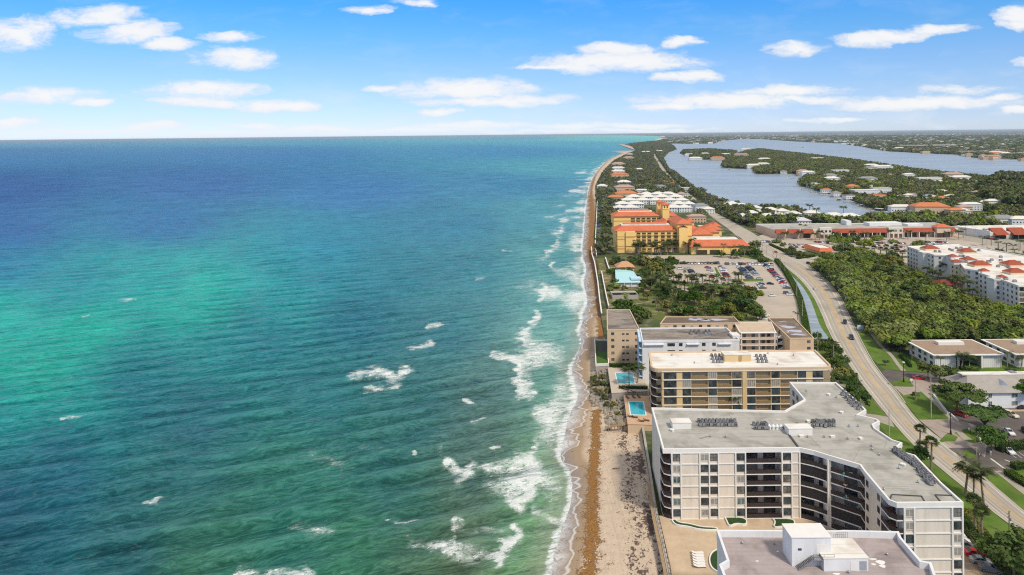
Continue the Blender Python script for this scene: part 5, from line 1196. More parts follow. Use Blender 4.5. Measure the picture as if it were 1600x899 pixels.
# ------------------------------------------------------------------ shopping plazas
def plaza_building():
    d = 655.0
    def X(p_, dd=d): return (p_-800)/FPX*dd
    root = empty('shopping_plaza', (X(1350), d, 3), 'long low shopping plaza with red pent tile roofs, arcade and white flat roof', 'shopping plaza')
    mw = mat('peach_stucco', (0.66, 0.50, 0.37), .85, .05, .3)
    A = [(X(1212), d), (X(1495), d), (X(1500), d+40), (X(1205), d+44)]
    MB().prism(A, 2.6, 10.4).build('wall', mw, root); MB().prism(offset(A, -1, True), 10.4, 10.7).build('roof', M_ROOFG, root); MB().strip(A, -.5, .1, 10.0, 11.3, closed=True).build('parapet', M_TRIM, root)
    for p0, p1 in ((1209, 1226), (1229, 1248), (1250, 1268), (1298, 1383), (1407, 1456), (1479, 1490)):
        x0, x1 = X(p0), X(p1); s = MB(); s.face([(x0, d-4.2, 8.2), (x1, d-4.2, 8.2), (x1, d-.1, 11.8), (x0, d-.1, 11.8)]); s.face([(x0, d-4.2, 8.2), (x0, d-.1, 11.8), (x0, d-.1, 8.2)]); s.face([(x1, d-4.2, 8.2), (x1, d-.1, 8.2), (x1, d-.1, 11.8)]); s.face([(x0, d-4.2, 8.2), (x0, d-.1, 8.2), (x1, d-.1, 8.2), (x1, d-4.2, 8.2)])
        s.build('tile_roof', M_TILE2, root)
    for p0, p1, z in ((1277, 1296, 13.2), (1384, 1406, 12.8)):
        w = MB().box(X(p0), X(p1), d-3.6, d+1, 2.6, z).build('arcade_tower', M_WHITE, root)
        n = 3
        for k in range(n):
            xx = X(p0)+(X(p1)-X(p0))*(k+.5)/n
            MB().box(xx-1.0, xx+1.0, d-3.7, d-3.62, 8.8, 10.8).build('window', M_GLASS, w); MB().box(xx-1.5, xx+1.5, d-3.7, d-3.62, 3.1, 6.8).build('arch', M_DWOOD, w)
    w = MB().box(X(1457), X(1478), d-5.5, d+3, 2.6, 12.8).build('entrance_pavilion', mw, root); MB().hip([(X(1457), d-5.5), (X(1478), d-5.5), (X(1478), d+3), (X(1457), d+3)], 12.8, 15.6, over=1).build('tile_roof', M_TILE, w)
    for p0 in (1259, 1302, 1317, 1332, 1347, 1362, 1376, 1410, 1425, 1440, 1462, 1472):
        MB().box(X(p0-5.4), X(p0+5.4), d-5.6 if p0 > 1458 and p0 < 1478 else d-.12, d-5.52 if p0 > 1458 and p0 < 1478 else d-.04, 3.1, 7.3).build('shop_window', mat('shop_interior', (0.06, 0.045, 0.04), .6, .4, .3), root)
    for p0 in range(1298, 1384, 12): MB().box(X(p0)-.3, X(p0)+.3, d-4.1, d-3.5, 2.8, 8.2).build('column', M_TRIM, root)
    for p0 in range(1407, 1457, 12): MB().box(X(p0)-.3, X(p0)+.3, d-4.1, d-3.5, 2.8, 8.2).build('column', M_TRIM, root)
    for (p0, p1, dy, h_) in ((1376, 1409, 22, 3.0), (1410, 1432, 26, 2.6), (1345, 1353, 30, 4.5), (1434, 1458, 18, 2)): MB().box(X(p0), X(p1), d+dy, d+dy+12, 10.4, 10.7+h_).build('plant_screen', M_WHITE2, root)
plaza_building()
def small_shop():
    d = 566; X = lambda p_: (p_-800)/FPX*d
    r = empty('bank_building', (X(1288), d, 3), 'small single-storey building with white roof and orange-red curved tile edge', 'building')
    A = [(X(1278), d), (X(1302), d), (X(1304), d+16), (X(1300), d+26), (X(1272), d+26)]
    MB().prism(offset(A, -1.6, True), 2.8, 7).build('wall', M_YEL, r)
    s = MB(); i_ = offset(A, -2.0, True)
    for k in range(5): j = (k+1) % 5; s.face([(*A[k], 5.6), (*A[j], 5.6), (*i_[j], 8.1), (*i_[k], 8.1)])
    s.build('tile_edge', M_TILE, r); MB().prism(i_, 7.0, 7.7).build('roof', M_ROOFW, r)
    MB().box(X(1284), X(1288), d+1.3, d+1.5, 3, 5.4).build('door', M_DWOOD, r)
small_shop()
def plaza2():
    d = 638.0; X = lambda p_: (p_-800)/FPX*d
    r = empty('shopping_plaza', (X(1570), d, 3), 'second low shopping plaza at the right edge with grey side wall and red roofs', 'shopping plaza')
    A = [(X(1545), d), (X(1680), d+4), (X(1680), d+50), (X(1535), d+46)]
    MB().prism(A, 2.6, 9).build('wall', M_WHITE, r); MB().prism([(X(1529), d+34), (X(1545), d), (X(1545)+1, d), (X(1529)+6, d+40)], 2.6, 10.5).build('side_wall', M_WHITE2, r)
    MB().prism(offset(A, -1, True), 9, 9.3).build('roof', M_ROOFW, r)
    for p0, p1 in ((1551, 1572), (1579, 1604), (1612, 1640)):
        x0, x1 = X(p0), X(p1); s = MB(); s.face([(x0, d-4, 7.2), (x1, d-4, 7.2), (x1, d+7, 12.6), (x0, d+7, 12.6)]); s.face([(x0, d-4, 7.2), (x0, d+7, 12.6), (x0, d+7, 7.2)]); s.face([(x1, d+7, 7.2), (x1, d+7, 12.6), (x1, d-4, 7.2)]); s.build('tile_roof', M_TILE2, r)
        MB().box(x0+1, x1-1, d-.15, d-.05, 3, 6).build('shop_window', mat('shop_interior', (0.06, 0.045, 0.04)), r)
plaza2()
# ------------------------------------------------------------------ white condominium with red hip roofs
def condo():
    Z = 18.0; root = empty('condominium', (300, 440, 3), 'five-storey white condominium, cream where sunlit, with stepped front and red hip roofs', 'condominium')
    mc = mat('pale_condo_stucco', (0.70, 0.68, 0.64), .85, .04, .3); my = mat('cream_sunlit_stucco', (0.72, 0.60, 0.40), .85, .05, .3)
    plan = [(281, 380), (345, 376), (352, 470), (340, 520), (296, 513), (294.5, 493), (291.5, 492), (291.5, 486), (294, 485), (294, 477), (300, 474), (300, 462), (294.5, 460), (295, 452), (283, 428), (288, 421), (283.5, 416), (283, 404), (279.5, 403), (279.5, 397), (283, 396)]
    MB().prism(plan, 2.6, Z-.5, top=False).build('wall', mc, root)
    MB().prism(offset(plan, -.3, True), Z-.9, Z-.4).build('roof', M_ROOFW, root); MB().strip(plan, -.4, .25, Z-.6, Z+.3, closed=True).build('parapet', M_TRIM, root)
    for i, m_ in ((0, my), (12, my), (13, my), (17, my)):
        a, b = plan[i], plan[(i+1) % len(plan)]; MB().bar(a, b, 2.6, Z-.6, .06).build('sunlit_panel', my, root)  # warm sunlight on the near faces, painted as a cream colour
    n = len(plan); r = random.Random(3)
    for i in (19, 20, 16, 14, 13, 12, 11, 9, 8, 5, 4):
        a, b = plan[i], plan[(i+1) % n]
        L = dist(a, b); k = max(1, int(L/3.4))
        for j in range(k):
            for f in range(5): window(root, a, b, (j+.5)*L/k, 1.3, 3.9+f*2.9, 1.5, 'plain', .08, frame=False)
    a, b = plan[0], plan[1]
    for f in range(5):
        for s in (1.6, 5.2, 9.5): window(root, a, b, s, 2.4, 3.5+f*2.9, 2.2, 'plain', .1, frame=True)
    for (x, y, w, dd, h_) in ((305, 500, 13, 9, 3.2), (322, 485, 12, 9, 3.4), (300.5, 467, 7, 6, 2), (303, 455, 10, 8, 2.6), (290, 447, 8, 6, 2.2), (299, 438, 14, 9, 3.4), (320, 438, 14, 10, 3.6), (288, 418, 6, 5, 2.0), (304, 414, 13, 9, 3.2), (308, 388, 13, 9, 3.2), (330, 420, 14, 9, 3.4), (334, 392, 12, 9, 3.2), (286, 400, 5, 5, 1.8)):
        w, dd = w*.8, dd*.8; A = [(x-w/2, y-dd/2), (x+w/2, y-dd/2), (x+w/2, y+dd/2), (x-w/2, y+dd/2)]; t_ = MB().prism(A, Z-.6, Z+1.0).build('roof_pavilion', my if w > 9 else mc, root); MB().hip(A, Z+1.0, Z+1.0+h_*.7, over=.3).build('tile_roof', M_TILE2, t_)
    for k in range(46):
        x, y = r.uniform(286, 338), r.uniform(384, 505)
        if inside(plan, [x-2], [y])[0] and inside(plan, [x+2], [y])[0]: tag(link('condenser_unit', AC[1], None, (x, y, Z-.4), r.choice([0, 1.57]), (1.2,)*3), 'grey condenser unit among the red hip roofs of the condominium', 'air conditioner', 'condensers on the condominium')
condo()
def gatehouse():
    q = P(1478, 452, 3); r = empty('entrance_canopy', (*q, 3), 'dark red hip-roofed entrance canopy at the foot of the condominium', 'canopy')
    A = [(q[0]-7, q[1]-4), (q[0]+7, q[1]-4), (q[0]+7, q[1]+5), (q[0]-7, q[1]+5)]
    MB().hip(A, 6.6, 9.2, over=1).build('tile_roof', mat('dark_red_roof', (0.22, 0.045, 0.04), .8), r)
    for x, y in A: MB().box(x-.3, x+.3, y-.3, y+.3, 2.9, 6.6).build('column', M_WHITE, r)
gatehouse()
# ------------------------------------------------------------------ two-storey flats on the right
def flats(x0, x1, label, right_open=False):
    Y = 293.0; Z = 9.0; r = empty('apartment_house', ((x0+x1)/2, Y, 3), label, 'apartment building')
    plan = [(x0, Y), (x0+9.0, Y), (x0+9.0, Y+9), (x1-8, Y+9), (x1-8, Y), (x1, Y), (x1, Y+19), (x0, Y+19)]
    MB().prism(plan, 2.6, Z-.45, top=False).build('wall', M_WHITE2, r)
    rf = [(x0-1.4, Y-1.2), (x1+1.2, Y-1.2), (x1+1.2, Y+20.5), (x0-1.4, Y+20.5)]
    MB().prism(rf, Z-.45, Z-.08).build('roof_fascia', M_TRIM, r)
    MB().prism(offset(rf, -1.1, True), Z-.08, Z+.02).build('roof', M_ROOFB, r)
    MB().box(x0+9, x1-8, Y+12, Y+15, Z+.0, Z+1.3).build('roof_monitor', M_ROOFW, r)
    a, b = plan[7], plan[0]
    for s in (3, 8, 12, 16.5):
        for z in (3.9, 6.3): window(r, a, b, s, 1.7, z, 1.3, 'plain', .03)
    a, b = plan[2], plan[3]
    MB().bar((x0+9, Y+7.2), (x1-8, Y+7.2), 5.7, 5.95, .0, 1.9).build('walkway_slab', M_TRIM, r)
    MB().bar((x0+9, Y+7.2), (x1-8, Y+7.2), 5.95, 6.9, .06).build('walkway_railing', M_TRIM, r)
    for z in (3.3, 6.1):
        for s in (1.8, 5.5, 9): 
            if s < x1-x0-18: window(r, a, b, s, 1.3, z, 1.9, 'green', .03)
    p = MB()
    for i in range(9): p.box(x0+.6+i*.95, x0+.66+i*.95, Y-.06, Y, 3.0, Z-.5); p.box(x1-7.6+i*.9, x1-7.54+i*.9, Y-.06, Y, 3.0, Z-.5)
    p.build('batten', M_WHITE, r)
    for xx in (x0+9.6, x1-8.9): MB().box(xx-.35, xx+.35, Y-.9, Y-.3, 2.9, Z-.45).build('screen_wall', M_TRIM, r)
    return r
flats(180.5, 209, 'left of the two white two-storey flats with brown flat roof beside the mangroves')
flats(215.5, 246, 'right of the two white two-storey flats, cut by the photo edge')
def long_flats():
    Y = 250.0; x0, x1 = 166.0, 270.0; r = empty('apartment_house', (200, Y, 3), 'long white two-storey house with grey shingle mansard and white roof strip', 'apartment building')
    MB().box(x0, x1, Y, Y+14, 2.6, 9.2).build('wall', M_WHITE2, r)
    g = mat('grey_shingle_mansard', (0.36, 0.325, 0.29), .9, .1, 1.0, dark=(.28, .25, .22), dscale=.2, damt=.5)
    s = MB(); s.face([(x0-1, Y-1, 9.0), (x1+1, Y-1, 9.0), (x1, Y+6.5, 13), (x0+4, Y+6.5, 13)]); s.face([(x0-1, Y-1, 9.0), (x0+4, Y+6.5, 13), (x0+4, Y+9, 13), (x0-1, Y+15, 9)]); s.face([(x0-1, Y+15, 9), (x0+4, Y+9, 13), (x1, Y+9, 13), (x1+1, Y+15, 9)]); s.face([(x0-1, Y-1, 9), (x0-1, Y+15, 9), (x1+1, Y+15, 9), (x1+1, Y-1, 9)])
    s.build('mansard_roof', g, r); MB().box(x0+2, x1, Y+6.2, Y+9.2, 12.95, 13.3).build('ridge_strip', M_ROOFW, r)
    dr = MB(); xx = x0+14.5; dr.face([(xx-1.8, Y+2, 10.3), (xx+1.8, Y+2, 10.3), (xx, Y+2, 12.2)]); dr.face([(xx-1.8, Y+2, 10.3), (xx, Y+2, 12.2), (xx, Y+5, 12.2)]); dr.face([(xx, Y+2, 12.2), (xx+1.8, Y+2, 10.3), (xx, Y+5, 12.2)]); dr.build('dormer', mat('blue_grey_dormer', (0.33, 0.36, 0.43), .8), r)
    for x in range(int(x0)+4, int(x1)-3, 1):
        k = x-int(x0)
        if k in (8, 17, 24, 31, 35, 42, 48, 55, 62, 69, 76, 84, 92):
            for z in (4.1, 6.9): window(r, (x0, Y), (x1, Y), k, 2.2 if k == 17 else 1.3, z, 1.6, 'green', .03)
    for k in (22, 30, 60): MB().box(x0+k-1, x0+k+1, Y+7, Y+9, 13.3, 13.7).build('skylight', M_METAL, r)
long_flats()
def blue_house():
    q = P(975, 441, 3); r = empty('beach_house', (q[0]+8, q[1], 3), 'low beach house with pale turquoise metal roof and white porch posts', 'house')
    A = poly([(962,441),(1002,441),(1000,421),(961,421)], 6.5); A[1] = (A[1][0], A[0][1]); A[2] = (A[1][0]-1, A[2][1])
    MB().prism(offset(A, -1.2, True), 2.8, 6.2).build('wall', M_WHITE2, r)
    tq = mat('turquoise_metal_roof', (0.42, 0.68, 0.70), .5, .06, .5, stretch=(3, .2, 1))
    m0, m1 = lerp(A[0], A[3], .55), lerp(A[1], A[2], .55)
    s = MB(); s.face([(*A[0], 6.0), (*A[1], 6.0), (*m1, 8.6), (*m0, 8.6)]); s.face([(*m0, 8.6), (*m1, 8.6), (*A[2], 6.2), (*A[3], 6.2)]); s.face([(*A[0], 6), (*m0, 8.6), (*A[3], 6.2)]); s.face([(*A[1], 6), (*A[2], 6.2), (*m1, 8.6)]); s.build('roof', tq, r)
    x0 = A[0][0]; MB().box(x0+11, x0+18, A[0][1]+4, A[0][1]+10, 7.0, 8.0).build('skylight', M_BLUEW, r)
    for k in range(5): MB().box(x0+1+k*4.6, x0+1.3+k*4.6, A[0][1]+.2, A[0][1]+.5, 2.9, 6.1).build('porch_post', M_TRIM, r)
    q = P(978, 424, 3); r2 = empty('garden_house', (*q, 3), 'small round-cornered hut with pinkish-brown hip roof behind the turquoise roof', 'house')
    B = [(q[0]-6, q[1]), (q[0]+6, q[1]), (q[0]+6, q[1]+10), (q[0]-6, q[1]+10)]; MB().prism(B, 2.8, 6).build('wall', M_BEIGE, r2); MB().hip(B, 6, 9.5, inset=.35, over=1).build('roof', mat('salmon_roof', (0.55, 0.29, 0.17), .85), r2)
    q = P(976, 466, 3); r3 = empty('ruined_shed', (*q, 3), 'roofless grey shed with pale floor below the turquoise-roofed house', 'shed')
    B = [(q[0]-8, q[1]-3), (q[0]+8, q[1]-3), (q[0]+8, q[1]+8), (q[0]-8, q[1]+8)]; MB().strip(B, -.3, 0, 2.8, 5.6, closed=True).build('wall', M_CONC, r3); MB().prism(offset(B, -.4, True), 3, 3.3).build('floor_slab', mat('pale_slab', (0.45, 0.50, 0.56), .8), r3); MB().box(B[0][0], B[1][0], q[1]+4, q[1]+8, 5.3, 5.7).build('roof', M_CONC, r3)
blue_house()

# ------------------------------------------------------------------ houses in the trees: one kit, many individuals
def house_meshes(w, d, h, wall, roof, kind):
    A = [(-w/2, -d/2), (w/2, -d/2), (w/2, d/2), (-w/2, d/2)]
    a = MB().prism(A, -1, h).mesh('wall', [wall])
    if kind == 'hip': b = MB().hip(A, h, h+d*.24, over=.8)
    elif kind == 'flat': b = MB().prism(offset(A, .3, True), h-.2, h+.4)
    else: b = MB().hip(A, h, h+d*.18, inset=.12, over=1)
    g = MB(); n = max(2, int(w/3.2))
    for i in range(n):
        x = -w/2+(i+.5)*w/n; g.box(x-.7, x+.7, -d/2-.06, -d/2-.01, .8, 2.2)
        if h > 5: g.box(x-.7, x+.7, -d/2-.06, -d/2-.01, 3.8, 5.2)
    return a, b.mesh('roof', [roof]), g.mesh('window_row', [M_GLASS])
M_WR = mat('white_tile_roof', (0.68, 0.645, 0.585), .8, .05, .3); M_PR = mat('pink_grey_roof', (0.42, 0.29, 0.25), .85, .08, .3); M_GR = mat('grey_villa_roof', (0.27, 0.26, 0.26), .85, .08, .3); M_OR = mat('orange_villa_roof', (0.55, 0.19, 0.08), .85, .1, .3); M_LR = mat('lilac_white_roof', (0.55, 0.54, 0.60), .8, .05, .3)
M_TANW = mat('villa_tan_wall', (0.58, 0.44, 0.31), .85)
HK = {}
def house(px_, py_, w, d, h, roof='white', kind='hip', rz=0.0, label=None, group=None, zg=2.2, wall=M_WHITE2):
    rm = {'white': M_WR, 'pink': M_PR, 'grey': M_GR, 'orange': M_OR, 'lilac': M_LR, 'brown': M_ROOFB}[roof]
    h = h+(3.0 if zg < 2.9 else 0); k = (w, d, h, roof, kind, wall.name)
    if k not in HK: HK[k] = house_meshes(w, d, h, wall, rm, kind)
    q = P(px_, py_, zg)
    if zg < 2.9: q = P(px_, py_+1.0, zg+7)
    o = empty('house', (*q, zg), label or '%s-roofed house standing among the trees' % roof, 'house', group, rz)
    for nm, me in zip(('wall', 'roof', 'window_row'), HK[k]): link(nm, me, o)
    HOUSES.append((q[0], q[1], max(w, d)/2+1)); return o
HOUSES = []
vr = random.Random(31)
# dense white-roofed village behind the hotel
rows = [(331,[(968,16),(985,20),(1052,22),(1069,18)]),(325,[(972,20),(992,24),(1060,20),(1076,16)]),(319,[(982,24),(1004,22),(1024,20),(1046,22),(1065,20)]),(313.5,[(990,22),(1012,24),(1034,22),(1056,22)]),(309,[(1010,20),(1028,22),(1046,20)])]
for j, (y_, hs) in enumerate(rows):
    for i, (x_, w) in enumerate(hs):
        house(x_, y_, w*.95, 15, 6, 'white', 'hip', vr.uniform(-.08, .08), '%s white hip-roofed villa from the left, %s row of the village behind the hotel' % (ORD[i], ['nearest', 'second', 'third', 'fourth', 'farthest'][j]), 'white villas behind the hotel', zg=3)
for i, (x_, y_, w, rf) in enumerate([(1144,322,16,'white'),(1158,325,18,'white'),(1178,329,20,'white'),(1202,332,20,'white'),(1222,334,16,'white'),(1174,337,16,'white'),(1198,342,22,'white'),(1212,339,16,'white'),(1190,334,14,'white'),(1137,324,10,'white'),(1250,349,20,'lilac'),(1268,337,18,'white'),(1300,341,24,'white'),(1325,342,24,'white'),(1240,338,16,'white'),(1160,342,14,'white')]):
    house(x_, y_, w, 13, 3.6, rf, 'hip', vr.uniform(-.2, .2), '%s white-roofed villa from the left along the near lagoon shore' % ORD[i], 'villas along the near lagoon shore', zg=3)
for (x_, y_, w, d_, h_, rf, lb) in [(982,247,40,20,8,'pink','wide pinkish mansion near the far tip of the beach trees'),(966,257,40,22,8,'pink','large pinkish-grey mansion at the beach bend'),(966,263,34,14,7,'white','upper white villa in the pair at the beach bend'),(966,268,32,14,7,'white','lower white villa in the pair at the beach bend'),(968,274.5,40,18,8,'orange','tan and orange mansion below the white pair'),(975,285,26,16,6,'white','white-grey house among trees above the pink-roofed villa'),(975,294,34,18,7,'pink','big pinkish-grey roofed villa above the orange one'),(978,303,34,18,6,'orange','bright orange-roofed villa above the white village'),(961,308,24,14,5,'orange','small orange-roofed house left of the white village'),(941,290,18,12,5,'white','lone white-roofed house right at the beach wall'),(984,241,30,14,6,'white','pale house behind the last trees of the beach'),(1009,237,44,16,6,'white','pale row house on the narrow neck of land'),(1030,235.5,40,16,6,'white','pale house near the lagoon end of the neck'),(998,264,22,12,5,'white','white roof in the middle of the island wood'),(1033,291,16,12,5,'grey','grey-roofed house beside the tree-lined far road'),(1042,302,16,10,5,'white','small white roof close to the tree-lined far road'),(1094,321,18,12,5,'grey','grey-roofed house right of the white village'),(1106,325,14,10,4,'white','small pale roof between road trees and white village'),(1088,338,20,10,5,'pink','low pinkish roof between hotel and road trees'),
    (1331,292,20,14,6,'orange','small orange house near the docks of the wooded peninsula'),(1351,299,40,18,7,'white','large white flat mansion near the docks of the peninsula'),(1376,296,30,12,7,'white','long white house right of the large white mansion'),(1371,305,20,12,6,'orange','small orange-tan house below the long white house'),(1452,326,40,18,8,'orange','big orange-roofed mansion amid the peninsula trees'),(1407,324,26,10,6,'white','white roof left of the big orange mansion'),(1299,279,30,14,6,'white','white house with low roof near the peninsula inlet'),(1297,274,24,14,6,'grey','grey roof above the white house by the inlet'),(1355,279,34,14,6,'grey','wide grey-green roof on the peninsula'),(1254,268,26,14,7,'pink','reddish-roofed villa at the peninsula tip'),(1262,270,30,12,7,'white','white villa beside the reddish roof at the tip'),(1450,278,50,14,6,'white','long white flat roof near the far peninsula shore'),(1488,273,40,14,7,'pink','pinkish-roofed mansion on the far peninsula shore'),(1500,277,40,12,6,'white','white roof below the pinkish shore mansion'),(1378,261,50,16,7,'white','wide white roof on the far shore of the peninsula'),(1361,258,34,14,6,'white','small white roof left of the wide shore roof'),(1419,273,24,12,6,'white','white house among dense peninsula trees'),(1312,266,40,14,6,'white','pair-like long white roof on the upper peninsula'),(1276,246.5,44,14,7,'white','pale long roof at the upper edge of the peninsula'),(1550,315,18,10,6,'white','small white house under the tall right-hand trees'),(1565,341,26,14,5,'grey','dark grey hip roof behind the second shopping plaza'),(1592,342,20,12,5,'white','white roof at the right edge behind the second plaza'),(1492,328,20,10,5,'orange','tan roof right of the big orange mansion'),(1516,319,24,10,5,'white','pale roofs between trees right of the mansion'),(1537,284,24,10,6,'white','small cream roof near the right shore trees'),(1505,323,16,10,5,'pink','little pinkish roof close to the mansion garden'),(1530,300,20,10,5,'pink','reddish roof high on the right peninsula'),(1360,262,30,12,6,'grey','grey roof below the small white shore roof'),
    (1086,246,50,18,4,'white','white villa with dark windows on the small islet'),(1121,246,52,20,5,'orange','tan and orange villa on the small islet'),(1101,240,40,14,7,'white','pale roof behind on the small islet'),(1077,241,40,14,6,'white','pale house at the left tip of the small islet'),(1158,242,60,18,8,'pink','pink mansion between islet and peninsula'),(1134,241,40,14,7,'white','white roof at the right end of the islet'),(1176,258,36,14,6,'white','white house at the peninsula point'),(1192,256,36,14,6,'white','white house a little inland from the point'),(1194,248,40,14,6,'white','pale house on the rise of the peninsula'),(1165,232,50,14,6,'white','small pale roof on the upper end of the peninsula')]:
    house(x_, y_, w, d_, h_, rf, 'flat' if 'flat' in lb or 'long' in lb else 'hip', vr.uniform(-.15, .15), lb, None, zg=2.2, wall=M_TANW if rf in ('orange', 'pink') else M_WHITE2)
# mainland shore buildings and far specks
k = 0
for i in range(120):
    x_ = vr.uniform(1050, 1640); t_ = (x_-1317)/(1640-1317)
    base = np.interp(x_, [1049, 1114, 1161, 1240, 1317, 1342, 1388, 1440, 1496, 1534, 1640], [224, 224, 216.5, 220.5, 224, 228, 236, 238, 241, 246.5, 249.5])
    y_ = base-abs(vr.gauss(0, 1))*(base-207.5)*.33-1.0
    yh = 211-.0106*(x_-800)
    if y_ < yh+5.5: continue
    dd = 103*FPX/(y_-yh)
    if not inside(mainl, [P(x_, y_, 1.5)[0]], [P(x_, y_, 1.5)[1]])[0]: continue
    rf = vr.choice(['white', 'white', 'white', 'grey', 'orange', 'pink']); w = vr.choice([24, 34, 46]); 
    if y_ > 232 and x_ > 1480: rf = vr.choice(['orange', 'pink', 'white'])
    house(x_, y_, w, 16, vr.choice([5, 8]), rf, vr.choice(['hip', 'flat']), vr.uniform(-.3, .3), '%s-roofed building among the trees of the far mainland' % rf, '%s-roofed buildings on the far mainland' % rf, zg=1.5, wall=M_TANW if rf in ('orange', 'pink') else M_WHITE2)
hn = 0
while hn < 62:   # smaller roofs glimpsed between crowns on peninsula and island
    if hn < 44: x_, y_ = vr.uniform(1170, 1600), vr.uniform(243, 336); ok = all(inside(pen, [P(x_+dx, y_+dy, 2)[0]], [P(x_+dx, y_+dy, 2)[1]])[0] for dx, dy in ((0, 0), (-9, 2), (9, 2), (0, 5)))
    else: x_, y_ = vr.uniform(945, 1110), vr.uniform(238, 325); ok = inside([P(955,262,3),P(990,240,3),P(1030,240,3),P(1050,270,3),P(1105,312,3),P(1090,322,3),P(1085,304,3),P(985,303,3),P(940,303,3)], [P(x_, y_, 3)[0]], [P(x_, y_, 3)[1]])[0]
    q = P(x_, y_, 2)
    if not ok or any(math.hypot(q[0]-a, q[1]-b) < c+14 for a, b, c in HOUSES): continue
    rf = vr.choice(['white', 'white', 'white', 'grey', 'pink', 'orange'])
    house(x_, y_, vr.choice([12, 16, 22]), vr.choice([9, 12]), vr.choice([1, 1.5, 2]), rf, vr.choice(['hip', 'hip', 'flat']), vr.uniform(-.5, .5), 'small %s roof half hidden between the tree crowns %s' % (rf, 'of the wooded peninsula' if hn < 44 else 'of the barrier island'), 'small %s roofs %s' % (rf, 'on the peninsula' if hn < 44 else 'on the barrier island'), zg=2.2)
    hn += 1
def big(px_, py_, w, d, h, label, wall=M_BEIGE, name='apartment_building'):
    q = P(px_, py_, 1.5); r = empty(name, (*q, 1.5), label, 'building'); A = [(q[0]-w/2, q[1]), (q[0]+w/2, q[1]), (q[0]+w/2, q[1]+d), (q[0]-w/2, q[1]+d)]
    MB().prism(A, .5, h).build('wall', wall, r); MB().prism(offset(A, .5, True), h, h+1).build('roof', M_TRIM, r)
    HOUSES.append((q[0], q[1]+d/2, w/2+2))
    for f in range(int(h/3.5)): MB().bar(lerp(A[0], A[1], .03), lerp(A[0], A[1], .97), 2.6+f*3.5, 4.2+f*3.5, .1).build('window_band', M_GLASS, r)
big(1428, 230.5, 170, 30, 15, 'long tan waterfront block, left of the pair on the far shore'); big(1476, 230.5, 140, 30, 17, 'long tan waterfront block, right of the pair on the far shore')
big(1237, 214.5, 110, 40, 34, 'left pale high-rise block on the far mainland skyline', M_WHITE2); big(1243, 214.5, 60, 40, 40, 'right taller pale high-rise on the far mainland skyline', M_WHITE2)
big(1580, 243, 90, 25, 10, 'long cream building at the right end of the far shore', M_WHITE); big(1512, 240, 70, 25, 11, 'orange-tan waterfront building right of the tan pair', M_TANW)
# ------------------------------------------------------------------ foliage
def leaf_mat(name, c1, c2, rnd=0.22, trans=0.25, nscale=0.25):
    m = bpy.data.materials.new(name); m.use_nodes = True; t = NT(m.node_tree); t.n.clear()
    out = t.node('ShaderNodeOutputMaterial'); d = t.node('ShaderNodeBsdfDiffuse'); tr = t.node('ShaderNodeBsdfTranslucent'); mx = t.node('ShaderNodeMixShader')
    p = t.pos(); n = t.noise(p, nscale, 3, 0.7); n2 = t.noise(p, 2.2, 2, .6)
    cc = t.mix(t.mapr(t.math('ADD', t.math('MULTIPLY', n, .6), t.math('MULTIPLY', n2, .4)), 0.38, 0.62), c1, c2)
    r = t.node('ShaderNodeObjectInfo').outputs['Random']; h = t.node('ShaderNodeHueSaturation')
    t.put(h.inputs['Value'], t.mapr(r, 0, 1, 1-rnd, 1+rnd*1.2)); t.put(h.inputs['Hue'], t.mapr(t.math('FRACT', t.math('MULTIPLY', r, 9.1)), 0, 1, 0.475, 0.515)); t.put(h.inputs['Saturation'], t.mapr(t.math('FRACT', t.math('MULTIPLY', r, 5.7)), 0, 1, 0.8, 1.05)); t.put(h.inputs['Color'], cc)
    t.put(d.inputs[0], h.outputs[0]); t.put(tr.inputs[0], h.outputs[0]); mx.inputs[0].default_value = trans
    t.l.new(d.outputs[0], mx.inputs[1]); t.l.new(tr.outputs[0], mx.inputs[2]); t.l.new(mx.outputs[0], out.inputs[0]); return m
L_MANG = leaf_mat('mangrove_leaves', (0.11, 0.165, 0.022), (0.27, 0.33, 0.06)); L_DARK = leaf_mat('dark_leaves', (0.07, 0.105, 0.03), (0.17, 0.21, 0.06))
L_FAR = leaf_mat('woodland_leaves', (0.085, 0.11, 0.042), (0.22, 0.225, 0.10), .38, nscale=.015); L_POIN = leaf_mat('feathery_leaves', (0.06, 0.12, 0.016), (0.14, 0.22, 0.03), .1)
L_PALM = leaf_mat('palm_leaves', (0.045, 0.075, 0.02), (0.11, 0.13, 0.04), .2); L_YEL = leaf_mat('yellowing_leaves', (0.12, 0.13, 0.025), (0.24, 0.22, 0.05), .2); L_SILV = leaf_mat('silvery_leaves', (0.11, 0.14, 0.115), (0.19, 0.22, 0.18), .15)
L_YEL2 = leaf_mat('olive_leaves', (0.13, 0.125, 0.05), (0.26, 0.24, 0.10), .25); L_HEDGE = leaf_mat('hedge_leaves', (0.045, 0.095, 0.016), (0.10, 0.17, 0.03), .15)
BARK = mat('bark', (0.16, 0.12, 0.085), .95, .25, 1.5); PBARK = mat('palm_bark', (0.27, 0.22, 0.17), .95, .2, 1.5); DBARK = mat('dark_bark', (0.05, 0.04, 0.032), .95, .25, 1.5)
